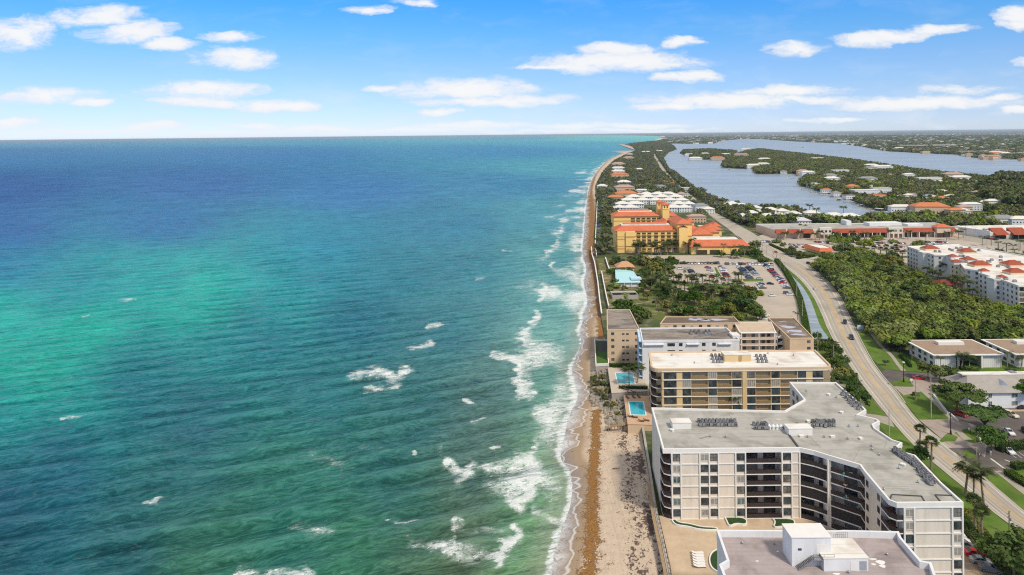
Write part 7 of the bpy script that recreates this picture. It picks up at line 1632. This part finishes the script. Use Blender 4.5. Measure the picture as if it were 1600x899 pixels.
nw += woods('shore_woods', 'band of green trees between lagoon villas and the shopping plaza', W2, 6.5, 5.0, 7.0, 102, [L_FAR, L_MANG], 3, 70)
pen_in = [P(a, b, 2.0) for a, b in pen_px[:-1]]+[P(1780, 296, 2), P(1780, 352, 2), P(1500, 348, 2)]
nw += woods('peninsula_woods', 'thick mixed woodland with villas covering the lagoon peninsula', offset(pen_in, 3, True) if False else pen_in, 6.8, 5.2, 7.5, 103, [L_FAR, L_DARK, L_MANG, L_YEL2, L_FAR], 1.9, 60)
nw += woods('tall_woods', 'taller feathery trees rising on the right part of the peninsula', poly([(1530,300),(1560,282),(1640,284),(1640,335),(1560,325),(1535,318)], 2), 8, 8, 17, 104, [L_FAR, L_DARK], 1.9, 90)
nw += woods('inland_woods', 'scattered trees on the land beyond the condominium and flats', poly([(1646,352),(1900,356),(1900,760),(1700,600),(1665,548),(1646,500)], 3), 9, 6, 7, 108, [L_FAR, L_MANG, L_DARK], 3, 60)
nw += woods('islet_woods', 'trees covering the small islet in the lagoon', islet, 9, 7, 9, 105, [L_FAR, L_DARK], 1.9, 40)
MN = [P(a, b, 1.5) for a, b in main_px]+[(5200, 2600), (7000, 3200), (9000, 9000), (8200, 16000), (3600, 16500), (3000, 12000)]+[P(a, b, 1.5) for a, b in [(1036,217.5),(1034,219),(1024,221),(1000,224)]]
nw += woods('mainland_woods', 'wide flat mainland woodland fading toward the horizon', [p for p in MN], 30, 15, 7, 106, [L_FAR, L_DARK], 1.5, 36, avoid=True)
NEAR_MN = [P(a, b, 1.5) for a, b in [(1440,239),(1496,242),(1534,247.5),(1640,250.5),(1640,236),(1500,230),(1380,226),(1342,227),(1365,232.5),(1388,236.5)]]
nw += woods('mainland_shore_woods', 'trees between the waterfront houses on the far mainland shore', NEAR_MN, 15, 9, 8, 107, [L_FAR, L_DARK], 1.5, 40)
def distant_houses():
    g = random.Random(91); b = MB(); n = 0
    while n < 900:
        x_ = g.uniform(1045, 1640); base = np.interp(x_, [1049, 1114, 1161, 1240, 1317, 1342, 1388, 1440, 1496, 1534, 1640], [224, 224, 216.5, 220.5, 224, 228, 236, 238, 241, 246.5, 249.5]); yh = 211-.0106*(x_-800)
        y_ = g.uniform(yh+4.2, base-.4)
        q = P(x_, y_, 1.5)
        if not inside(mainl, [q[0]], [q[1]])[0]: continue
        n += 1; w = g.uniform(12, 34)*(1 if q[1] < 6000 else 1.7); h = g.uniform(8.5, 12)*(1 if q[1] < 6000 else 1.3); a = g.uniform(-.4, .4)
        b.mat(g.choice([0, 0, 1, 2])).obox(q, a, w, 12, 1, h); b.mat(g.choice([3, 3, 3, 4, 5, 6])).obox(q, a, w+1, 13.5, h, h+1.2)
    tag(b.build('distant_houses', [M_WHITE2, M_WHITE, M_TANW, M_WR, M_OR, M_PR, M_GR]), 'countless tiny pale and reddish roofs scattered over the distant mainland', 'houses', kind='stuff')
distant_houses()
print('woods instances', nw)
# ------------------------------------------------------------------ vehicles
def paint(name, c): 
    m = mat(name, c, .3, .03, .5, spec=.6); return m
PAINTS = {'white': paint('white_car_paint', (0.72, 0.72, 0.72)), 'black': paint('black_car_paint', (0.018, 0.018, 0.022)), 'grey': paint('grey_car_paint', (0.13, 0.135, 0.14)), 'silver': paint('silver_car_paint', (0.42, 0.43, 0.44)), 'red': paint('red_car_paint', (0.42, 0.018, 0.02)), 'blue': paint('blue_car_paint', (0.05, 0.09, 0.20)), 'cream': paint('cream_car_paint', (0.66, 0.58, 0.42))}
M_CG = mat('car_glass', (0.015, 0.018, 0.022), .08, .1, 1, spec=.8); M_TY = mat('tyre_rubber', (0.02, 0.02, 0.02), .9); M_HL = mat('headlight_lens', (0.65, 0.66, 0.68), .2); M_TL = mat('tail_light_lens', (0.35, 0.01, 0.01), .3)
def car_parts(kind):
    """side profiles (x along, z up) for body and cabin"""
    if kind == 'sedan':
        L, W, belt = 4.7, 1.82, .92; prof = [(-2.35, .35), (-2.3, .72), (-2.15, .95), (-1.6, 1.0), (1.0, .98), (1.9, .82), (2.28, .66), (2.35, .35), (2.2, .22), (-2.2, .22)]
        cab = [(-1.75, .98), (-1.05, 1.42), (.15, 1.45), (1.05, .97)]
    else:
        L, W, belt = 4.8, 1.92, 1.05; prof = [(-2.4, .4), (-2.4, .85), (-2.32, 1.1), (-1.6, 1.12), (1.0, 1.1), (2.05, 1.0), (2.35, .8), (2.4, .4), (2.25, .26), (-2.25, .26)]
        cab = [(-2.25, 1.1), (-1.95, 1.72), (.25, 1.76), (1.15, 1.09)]
    body = MB()
    def slab(pr, w0, w1, zlo, zhi, mb):
        n = len(pr); wf = lambda z: w0+(w1-w0)*max(0, min(1, (z-zlo)/(zhi-zlo)))
        Lf = [(x, wf(z)/2, z) for x, z in pr]; Rt = [(x, -wf(z)/2, z) for x, z in pr]
        mb.face(Lf[::-1] if True else Lf); mb.face(Rt)
        for i in range(n): j = (i+1) % n; mb.face([Lf[i], Lf[j], Rt[j], Rt[i]])
    slab(prof, W, W*.93, .5, 1.0, body)
    for x, s in ((1.45, 1), (-1.4, 1)):
        pass
    roof = MB(); (x0, z0), (x1, z1), (x2, z2), (x3, z3) = cab
    hw = W*.38; roof.face([(x1, hw, z1+.02), (x1, -hw, z1+.02), (x2, -hw, z2+.02), (x2, hw, z2+.02)][::-1]); roof.prism([(x1, -hw), (x2, -hw), (x2, hw), (x1, hw)], z1-.05, z1+.015)
    for xa, za, xb, zb in ((x0, z0, x1, z1), (x2, z2, x3, z3)):
        for s in (-1, 1): roof.tube((xa, s*W*.445, za), (xb, s*hw, zb), .045, n=4)
    xm = (x1+x2)/2
    for s in (-1, 1): roof.tube((xm, s*W*.455, z0), (xm, s*hw*1.02, z1), .04, n=4)
    glass = MB(); slab([(x0+.06, z0), (x1+.03, z1-.03), (x2-.03, z2-.03), (x3-.06, z3)][::-1], W*.9, W*.76, z0, z1, glass)
    wheel = MB(); wheel.tube((0, -.11, 0), (0, .11, 0), .34, .34, 14); wheel.mat(1).tube((0, -.125, 0), (0, .125, 0), .19, .19, 10)
    hl = MB().box(-.06, .06, -.18, .18, -.08, .08)
    return dict(L=L, W=W, body=body, roof=roof, glass=glass, wheel=wheel, hl=hl)
CAR = {}
for kd in ('sedan', 'suv'):
    cp = car_parts(kd)
    for pn, pm in PAINTS.items():
        me = cp['body'].mesh('car_body', [pm]); rf = cp['roof'].mesh('car_roof', [pm])
        one = MB()
        for key, mi in (('body', 0), ('roof', 0), ('glass', 1)):
            b0 = len(one.v); one.v += cp[key].v; one.f += [tuple(i+b0 for i in f) for f in cp[key].f]; one.m += [mi]*len(cp[key].f)
        for x in (1.45, -1.42):
            for s in (-1, 1): one.mat(2).tube((x, s*cp['W']/2-.12*s-.11, .34), (x, s*cp['W']/2-.12*s+.11, .34), .34, .34, 8)
        CAR[kd, pn] = (me, rf, one.mesh('parked_car', [pm, M_CG, M_TY]))
    CAR[kd] = (cp['glass'].mesh('car_windows', [M_CG]), cp['wheel'].mesh('wheel', [M_TY, M_METAL]), cp['hl'].mesh('headlight', [M_HL]), cp['hl'].mesh('tail_light', [M_TL]), cp)
def near_car(kd, pn, rear, front, label, z=3.06, name='parked_car', s=1.0, group=None):
    a, b = P(*rear, z), P(*front, z); rz = math.atan2(b[1]-a[1], b[0]-a[0]); c = ((a[0]+b[0])/2, (a[1]+b[1])/2)
    o = empty(name, (c[0], c[1], z), label, 'car', group, rz); o.scale = (s,)*3; me, rf, _ = CAR[kd, pn]; gl_, wh, hl, tl, cp = CAR[kd]
    link('car_body', me, o); link('car_roof', rf, o); link('car_windows', gl_, o)
    for x in (1.45, -1.42):
        for sgn in (-1, 1): link('wheel', wh, o, (x, sgn*(cp['W']/2-.1), .34))
    for sgn in (-1, 1): link('headlight', hl, o, (cp['L']/2-.06, sgn*.62, .66)); link('tail_light', tl, o, (-cp['L']/2+.02, sgn*.66, .8))
    return o
near_car('suv', 'black', (1320.5,501), (1319.5,510), 'black car farther up the curving road of the two in the near lane', 3.09, 'driving_car')
near_car('suv', 'black', (1328,525), (1333,534), 'black car lower down the curving road of the two in the near lane', 3.09, 'driving_car')
near_car('sedan', 'white', (1276,456), (1272,449), 'white car on the curving road beside the canal', 3.09, 'driving_car')
near_car('suv', 'grey', (1282,431), (1287,440), 'dark grey car on the inner side of the road bend', 3.09, 'driving_car')
near_car('suv', 'black', (1258,411), (1270,415), 'small dark car at the road junction beside the grove', 3.09, 'driving_car')
near_car('sedan', 'red', (1209,393), (1216,397), 'small dark red car on the road near the tall signal posts', 3.09, 'driving_car')
near_car('sedan', 'white', (1193,378), (1202,377), 'white car turning into the road near the shopping plaza', 3.09, 'driving_car')
near_car('sedan', 'white', (1567.5,671), (1586,684), 'white car parked alone below the flat-topped tree')
near_car('sedan', 'white', (1566,700), (1586,713.5), 'white car parked between the tall hedge and the lower lot')
near_car('sedan', 'red', (1493,646), (1508,652), 'red car under the big spreading shade tree')
near_car('suv', 'cream', (1574,648), (1586,653), 'cream-coloured car seen past the flat-topped tree')
near_car('suv', 'black', (1598,672), (1614,684), 'dark car cut by the right photo edge in the dark parking lot')
near_car('sedan', 'black', (1592,640), (1612,640), 'black car by the wall of the long white house at the right edge')
near_car('sedan', 'white', (1486,846), (1514,850), 'white car farthest in the row beside the cream block corner')
near_car('suv', 'grey', (1490,855), (1526,858), 'dark grey car second in the row beside the cream block corner')
near_car('sedan', 'red', (1506,866), (1542,870), 'bright red car in the row beside the cream block corner')
near_car('sedan', 'silver', (1514,877), (1552,882), 'silver car below the red one in the bottom row')
near_car('sedan', 'grey', (1528,889), (1566,896), 'grey car lowest in the bottom row of parked cars')
near_car('suv', 'white', (1478,838), (1506,841), 'white car half hidden behind the cream block corner')
for i, (a, b_, c_) in enumerate([(1489,590,'black'),(1541,589,'black'),(1560,589,'white'),(1592,590,'white'),(1435,592,'red')]):
    near_car('sedan', c_, (a-5, b_), (a+5, b_+.3), '%s car from the left parked along the side street' % ORD[i])
cr_ = random.Random(55); NC = [0]
COLS = ['white', 'white', 'white', 'grey', 'black', 'silver', 'silver', 'grey', 'black', 'blue', 'red', 'white']
CARS = []
def car_row(p0, p1, n, rz, group, where, z=3.06):
    for i in range(n):
        if cr_.random() < .05: continue
        f = i/max(1, n-1); a, b = p0[0]+(p1[0]-p0[0])*f, p0[1]+(p1[1]-p0[1])*f; q = P(a, b, z); kd = cr_.choice(['sedan', 'suv']); c_ = cr_.choice(COLS)
        o = link('parked_car', CAR[kd, c_][2], None, (q[0], q[1], z), rz+cr_.uniform(-.04, .04)+(math.pi if cr_.random() < .3 else 0), (1.03,)*3)
        tag(o, '%s car, %s %s' % (c_, ORD[i], where), 'car', group); NC[0] += 1
L1_ = 'hotel parking lot'
car_row((1054,412.5),(1122,412.5),14,1.57,'cars in the top left row','from the left in the top left row of the hotel lot')
car_row((1135,413.5),(1205,414),15,1.57,'cars in the top right row','from the left in the top right row of the hotel lot')
car_row((1064,421),(1070,421.5),2,0,'cars at the left end','at the left end of the hotel lot')
car_row((1076,418.5),(1087,437),8,.1,'cars in the first column','from the top in the leftmost column of the hotel lot')
car_row((1106,419),(1113,427),3,.1,'cars left of the planted strip','from the top left of the planted strip')
car_row((1127,418),(1137,436),8,.1,'cars right of the planted strip','from the top right of the planted strip')
car_row((1113,434),(1121,435),2,.1,'white cars by the strip','at the foot of the planted strip')
car_row((1156,418.5),(1172,436),11,.12,'cars in the middle left column','from the top in the middle left column')
car_row((1169,418.5),(1182,430),7,.12,'cars in the middle right column','from the top in the middle right column')
car_row((1196,415),(1220,439),13,-.5,'cars in the canal column','from the top in the slanting column by the canal')
car_row((1222,441),(1229,451),5,-.3,'dark cars by the canal','from the top in the dark group by the canal')
car_row((1187,444),(1192,451),4,.1,'cars at the lot corner','from the top in the small group at the lot corner')
for a, b_, c_, rz, lb in [(1203.5,444.5,'black',-.3,'lone black car in the middle of the hotel lot'),(1206.5,463,'white',.15,'lone white car on the empty part of the hotel lot'),(1230,459.5,'grey',-.05,'dark car behind the white one at the canal side'),(1235,461.5,'white',-.05,'white car parked nose to the canal bank'),(1196,494,'white',-.1,'white car by the dark roof at the foot of the hotel lot'),(1197,499.5,'white',0,'second white car by the dark roof at the foot of the hotel lot'),(1187,436.5,'silver',.1,'silver car beside the small palm island')]:
    q = P(a, b_, 3.06); tag(link('parked_car', CAR['suv' if c_ == 'grey' else 'sedan', c_][2], None, (*q, 3.06), rz), lb, 'car')
for j, (y_, xs_, xe) in enumerate([(379,1275,1292),(381.5,1340,1362),(380.5,1372,1412),(383.5,1348,1372),(383,1426,1470),(386.5,1436,1472),(389.5,1444,1476),(379,1440,1478),(378.5,1190,1215),(383.5,1235,1262),(386.5,1238,1256),(393,1415,1440),(376.5,1300,1330),(386.5,1395,1420)]):
    car_row((xs_, y_), (xe, y_+1), int((xe-xs_)/3.1), 1.57+.1, 'cars in row %s of the shopping lot' % ORD[j], 'from the left in the %s group of the shopping lot' % ORD[j], 3.07)
car_row((1536,372.5),(1556,375),5,.2,'cars before the second plaza','from the left before the second shopping plaza',3.12)
print('lot cars', NC[0])
# ------------------------------------------------------------------ poles, lamps, signs
def pole(px_, py_, top_py, label, kind='wood', z=3.0):
    q = P(px_, py_, z); h = HCAM-z-(HCAM-z)*0 ; h = (py_-top_py)/FPX*q[1]
    r = empty('utility_pole' if kind in ('wood', 'cross') else 'lamp_post', (*q, z), label, 'pole' if kind in ('wood', 'cross') else 'lamp post')
    m_ = {'wood': M_CONC, 'cross': mat('grey_timber_pole', (0.22, 0.19, 0.16), .9), 'black': M_BLACK, 'lamp': M_CONC}[kind]
    b = MB(); b.tube((q[0], q[1], z-.2), (q[0], q[1], z+h), .17 if kind != 'black' else .16, .11, 8); b.build('post', m_, r)
    if kind == 'cross':
        for dz, w in ((.6, 1.1), (1.5, .8)): MB().obox((q[0], q[1]+.15), .6, 2*w, .12, z+h-dz-.12, z+h-dz).build('crossarm', m_, r)
        MB().tube((q[0]+.35, q[1], z+h-2.6), (q[0]+.35, q[1], z+h-1.9), .2, n=8).build('transformer', M_METAL, r)
    if kind == 'lamp':
        MB().tube((q[0], q[1], z+h), (q[0]+2.0, q[1]+.6, z+h+.25), .06, n=6).build('arm', m_, r); MB().obox((q[0]+2.3, q[1]+.7), .3, .8, .25, z+h+.18, z+h+.32).build('lamp_head', M_METAL, r)
    if kind == 'black':
        MB().tube((q[0], q[1], z), (q[0], q[1], z+1.3), .38, .22, 8).build('base_cover', m_, r); MB().box(q[0]-.45, q[0]+.45, q[1]-.3, q[1]+.3, z+h, z+h+.35).build('lamp_head', M_TRIM if py_ < 620 else m_, r)
    return r
pole(1389.5,681,640,'pale slim pole on the verge beside the notched parapet'); pole(1455,654,590,'tall pale pole at the left end of the white fence'); pole(1485.5,679,642,'tall black lamp post in the small grass island','black'); pole(1412,597,567,'black lamp post at the side street corner','black')
pole(1278,552,516,'pale pole right of the beige block end'); pole(1303,574,539,'pale pole behind the white roof corner'); pole(1327,603,580,'short pale pole by the low palm clump'); pole(1577,836,798,'grey utility pole with crossarms on the lower road verge','cross')
for i, (a, b_, t_) in enumerate([(1219,424,401),(1226.5,428,409),(1208,417,392),(1198,400,383),(1191,396,380),(1245,468,436),(1213,409,396),(1254,500,470)]): pole(a, b_, t_, '%s in the string of slim poles beside the canal and junction, counted from left' % ORD[sorted([1219,1226.5,1208,1198,1191,1245,1213,1254]).index(a)], 'lamp' if i % 2 else 'cross')
for i, (a, b_, t_) in enumerate([(1542,388,375),(1559,396,373),(1524,372,356),(1592,394,365),(1318,398,378),(1347,392,372),(1509,368,352),(1572,396,376)]): pole(a, b_, t_, 'slim pale lamp post near the shopping plazas', 'lamp')['group'] = 'lamp posts near the plazas'
pole(1431,626,592,'slim grey post rising from a small round shrub on the lawn'); pole(1481.5,668,650,'short slim post left of the black lamp post'); pole(1526,712,700,'small white post at the parking lot entrance')
wall_line('white_fence', 'long low white wall in front of the big spreading shade tree', [(1459,616),(1478,640),(1481,644)], 3.0, 4.1, .4, M_WHITE2, None, 'fence')
wall_line('white_fence', 'short white wall ending at the driveway by the red car', [(1483,644),(1497,656)], 3.0, 3.7, .35, M_WHITE2, None, 'fence')
wall_line('white_fence', 'low white wall beside the dark parking lot under the forked tree', [(1513,668),(1532,685)], 3.0, 3.8, .35, M_WHITE2, None, 'fence')
wall_line('parking_kerb_wall', 'cream low wall between the two parts of the parking area', [(1562,688),(1600,690),(1660,694)], 3.0, 3.7, .5, M_WHITE, None, 'wall')
wall_line('parking_kerb_wall', 'cream kerb wall at the foot of the long white house', [(1494,641.5),(1560,641),(1660,640)], 3.0, 3.5, .5, M_BEIGE, None, 'wall')
wall_line('boundary_wall', 'low tan wall between the parked cars and the verge hedge', [(1506,822),(1526,850),(1572,893),(1590,912)], 3.0, 3.9, .4, M_BEIGE, None, 'wall')
# parking lines and arrows near
b = MB()
for i in range(6):
    a_, c_ = P(1574+i*9, 706+i*.5, 3), P(1588+i*9, 716+i*.5, 3); b.bar(a_, c_, 3.055, 3.062, .08, .08)
for i in range(7):
    a_, c_ = P(1500, 846+i*11, 3), P(1520, 849+i*11, 3); b.bar(a_, c_, 3.055, 3.062, .08, .08)
a_, c_ = P(1548, 717, 3), P(1571, 734, 3); b.bar(a_, c_, 3.075, 3.085, .3, .3)
a_, c_ = P(1570, 719, 3), P(1581, 723, 3); b.bar(a_, c_, 3.075, 3.085, .25, .25)
tag(b.build('road_marking', PAINT_W), kind='structure')
# hotel lot: kerbed islands and faint lines
b = MB()
for (x0, y0, x1, y1, n) in ((1156,418.5,1172,436,11),(1196,415,1220,439,13),(1127,418,1137,436,8)):
    for i in range(n+1): q = P(x0+(x1-x0)*i/n, y0+(y1-y0)*i/n+.6, 3); b.obox(q, .1, 5, .12, 3.045, 3.052)
tag(b.build('road_marking', PAINT_W), kind='structure')
area('planted_strip', [(1116,418),(1119,418),(1128,434),(1122,434)], 3.07, G_LAWN)
area('planted_strip', [(1160,436),(1192,436),(1193,440),(1162,440)], 3.07, G_LAWN)
area('planted_strip', [(1045,440),(1160,446),(1160,450),(1100,452),(1045,444)], 3.065, G_LAWN)
# small sign boards and boxes
def signboard(px_, py_, w, h, label, m_=M_BLUEW, z=3.0):
    q = P(px_, py_, z); r = empty('signboard', (*q, z), label, 'sign')
    MB().box(q[0]-w/2, q[0]+w/2, q[1]-.08, q[1]+.08, z+1.0, z+1+h).build('panel', m_, r)
    for s in (-1, 1): MB().box(q[0]+s*w*.4-.06, q[0]+s*w*.4+.06, q[1]-.05, q[1]+.05, z-.1, z+1).build('leg', M_DMETAL, r)
signboard(1344.5, 518, 3.2, 2.2, 'pale blue signboard at the edge of the grove beside the path'); signboard(1424, 599, 1.0, .8, 'small white sign on the corner of the side street', M_TRIM)
# person walking by the parking entrance
def person(px_, py_, label, shirt, trousers, h=1.72, rz=0.0, step=.22, z=3.08):
    q = P(px_, py_, z); o = empty('person', (*q, z), label, 'person', None, rz)
    V = [(0, 0, .93), (0, 0, 1.15), (0, 0, 1.38), (0, 0, 1.50), (0, 0.02, 1.62), (0, .01, 1.72), (.19, 0, 1.40), (.26, -.06, 1.12), (.27, .08, .88), (-.19, 0, 1.40), (-.26, .06, 1.12), (-.27, -.02, .88), (.10, 0, .88), (.11, step*.6, .48), (.11, step, .06), (.11, step+.13, .03), (-.10, 0, .88), (-.11, -step*.3, .48), (-.11, -step, .08), (-.11, -step+.13, .03)]
    R = [.15, .14, .17, .06, .095, .085, .06, .045, .035, .06, .045, .035, .095, .06, .042, .04, .095, .06, .042, .04]
    E_ = [(0, 1), (1, 2), (2, 3), (3, 4), (4, 5), (2, 6), (6, 7), (7, 8), (2, 9), (9, 10), (10, 11), (0, 12), (12, 13), (13, 14), (14, 15), (0, 16), (16, 17), (17, 18), (18, 19)]
    me = bpy.data.meshes.new('person_body'); me.from_pydata([tuple(c*h/1.75 for c in v) for v in V], E_, []); ob = link('person_body', me, o)
    md = ob.modifiers.new('skin', 'SKIN'); sk = me.skin_vertices[0].data
    for i, r_ in enumerate(R): sk[i].radius = (r_, r_*.85); sk[i].use_root = i == 0
    ob.modifiers.new('sub', 'SUBSURF').levels = 1; ob.modifiers['sub'].render_levels = 2
    m = bpy.data.materials.new('clothes_and_skin'); m.use_nodes = True; t = NT(m.node_tree); bs = t.n['Principled BSDF']; bs.inputs['Roughness'].default_value = .85
    sp = t.node('ShaderNodeSeparateXYZ'); t.put(sp.inputs[0], t.pos()); zz_ = t.math('SUBTRACT', sp.outputs[2], z)
    c = t.mix(t.math('GREATER_THAN', zz_, .95), trousers, shirt); c = t.mix(t.math('GREATER_THAN', zz_, 1.50*h/1.75), c, (0.38, 0.24, 0.17)); c = t.mix(t.math('GREATER_THAN', zz_, 1.70*h/1.75), c, (0.05, 0.035, 0.025)); t.put(bs.inputs['Base Color'], c); me.materials.append(m)
person(1530, 716, 'person in a pale top walking across the parking lot entrance', (0.55, 0.52, 0.50), (0.05, 0.05, 0.06), rz=1.2)
person(1548, 712, 'person in white standing beside the round dense tree', (0.7, 0.7, 0.7), (0.6, 0.58, 0.55), rz=2.6, step=.03)
# balcony furniture of the bent facade
def balcony_set():
    r = random.Random(9); tb = MB().tube((0, 0, 0), (0, 0, .68), .06, n=6).tube((0, 0, .68), (0, 0, .73), .5, n=12).mesh('patio_table', [M_WHITE2])
    ch = MB().box(-.25, .25, -.25, .25, .38, .45).box(-.25, .25, .2, .27, .45, .95).box(-.24, -.18, -.24, -.18, 0, .38).box(.18, .24, -.24, -.18, 0, .38).box(-.24, -.18, .18, .24, 0, .38).box(.18, .24, .18, .24, 0, .38)
    cm = [ch.mesh('patio_chair', [m_]) for m_ in (M_WHITE2, mat('rust_chair', (0.30, 0.10, 0.06), .8), mat('teal_chair', (0.05, 0.25, 0.25), .8))]
    fl = ['ground', 'second', 'third', 'fourth', 'fifth', 'top']
    for (p_, bay) in ((1193, 'straight balcony bay'), (1262, 'left angled balcony bay'), (1325, 'right angled balcony bay')):
        for k in range(6):
            if (bay[0] == 'l' and k in (2, 4)) or (bay[0] == 'r' and k == 1): continue
            d_ = {1193: 182.3, 1262: 181.0, 1325: 172.2}[p_]; z = 3.6+2.9*k+.03
            for j in range(3):
                x = (p_-800)/FPX*d_+r.uniform(-2.4, 2.4); y = d_+r.uniform(-.1, .4)
                if j == 0: tag(link('patio_table', tb, None, (x, y, z)), 'round white patio table on the %s floor %s' % (fl[k], bay), 'table')
                else: tag(link('patio_chair', r.choice(cm), None, (x, y, z), r.uniform(0, 6)), '%s patio chair on the %s floor %s' % (['', 'left-over', 'spare'][j] if False else ('first' if j == 1 else 'second'), fl[k], bay), 'chair')
balcony_set()
# docks and moored boats along the peninsula
dk = random.Random(4)
for i, (a, b_) in enumerate([(1168,265),(1180,270),(1200,272.5),(1218,274),(1240,279),(1246,292),(1262,297),(1276,301),(1292,305),(1304,309),(1316,312.5),(1326,316),(1338,319),(1350,323),(1362,326.5),(1372,330)]):
    q = P(a, b_, .5); L = dk.uniform(10, 18); r = empty('boat_dock', (*q, .4), '%s timber dock from the left along the peninsula shore' % ORD[i], 'dock', 'docks along the peninsula')
    MB().obox((q[0]-L*.3, q[1]-2), .35, L, 2.2, 1.1, 1.35).build('deck', M_CONC, r)
    for k in range(4): MB().tube((q[0]-L*.3+(k-1.5)*L/3.4, q[1]-2+(k-1.5)*L/9, -1), (q[0]-L*.3+(k-1.5)*L/3.4, q[1]-2+(k-1.5)*L/9, 2.6), .22, n=6).build('piling', M_DWOOD, r)
hull = MB(); st = [(-5, 1.5, 1.2), (-2, 1.7, 1.2), (2, 1.6, 1.3), (4.5, .8, 1.5), (5.8, 0.05, 1.7)]
for (x0, w0, h0), (x1, w1, h1) in zip(st[:-1], st[1:]):
    for s in (1, -1): hull.face([(x0, s*w0, h0), (x1, s*w1, h1), (x1, s*w1*.5, -.1), (x0, s*w0*.6, -.1)])
    hull.face([(x0, -w0, h0), (x1, -w1, h1), (x1, w1, h1), (x0, w0, h0)])
hull.face([(-5, -1.5, 1.2), (-5, 1.5, 1.2), (-5, .9, -.1), (-5, -.9, -.1)]); HULL = hull.mesh('hull', [M_WHITE2]); CABM = MB().prism([(-3, -1.1), (1.5, -.9), (1.5, .9), (-3, 1.1)], 1.25, 2.7).mesh('cabin', [M_DMETAL]); CTOP = MB().box(-3.2, 1.7, -1.2, 1.2, 2.7, 2.85).mesh('cabin_top', [M_WHITE2])
for i, (a, b_, s, lb) in enumerate([(1375,333,2.0,'large white cabin boat with dark band moored at the end of the lagoon'),(1385,332,1.5,'second white boat moored beside the large cabin boat'),(1312,314,1.1,'small white boat by the middle docks of the peninsula'),(1282,304,1.0,'small white boat by the upper docks of the peninsula'),(1345,323,1.1,'small white boat near the lower docks of the peninsula'),(1232,277,1.2,'white boat moored near the inlet of the peninsula'),(1140,266,1.2,'white boat off the peninsula point'),(1420,336,1.2,'pale boat at the innermost end of the lagoon'),(1255,231,1.5,'white boat on the far lagoon water')]):
    q = P(a, b_, .35); o = empty('boat', (*q, .4), lb, 'boat', None, dk.uniform(0, 6.28)); o.scale = (s,)*3
    link('hull', HULL, o); link('cabin', CABM, o); link('cabin_top', CTOP, o)
# a few bathers' things on the near beach: washed-up log
q = P(963, 733, 1.8); o = empty('driftwood', (*q, 1.75), 'dark driftwood log lying on the open sand below the cream block', 'driftwood'); MB().tube((q[0]-1.2, q[1], 1.95), (q[0]+1.2, q[1]+.3, 1.95), .16, .1, 7).tube((q[0]+.2, q[1]+.1, 1.95), (q[0]+.9, q[1]-.5, 2.2), .08, .04, 6).build('log', M_DWOOD, o)
# ------------------------------------------------------------------ air
def haze():
    x0, x1, y0, y1 = -215000, 215000, -600, 132000
    o = MB().box(x0, x1, y0, y1, -2.4, 112).build('haze', []); tag(o, kind='stuff')
    m = bpy.data.materials.new('haze_air'); m.use_nodes = True; t = NT(m.node_tree); t.n.clear(); out = t.node('ShaderNodeOutputMaterial'); v = t.node('ShaderNodeVolumePrincipled')
    v.inputs['Color'].default_value = (0.80, 0.90, 1.0, 1); v.inputs['Density'].default_value = HAZE_D; v.inputs['Anisotropy'].default_value = 0.2
    t.l.new(v.outputs[0], out.inputs['Volume']); o.data.materials.append(m)
HAZE_D = 2.8e-5
haze()
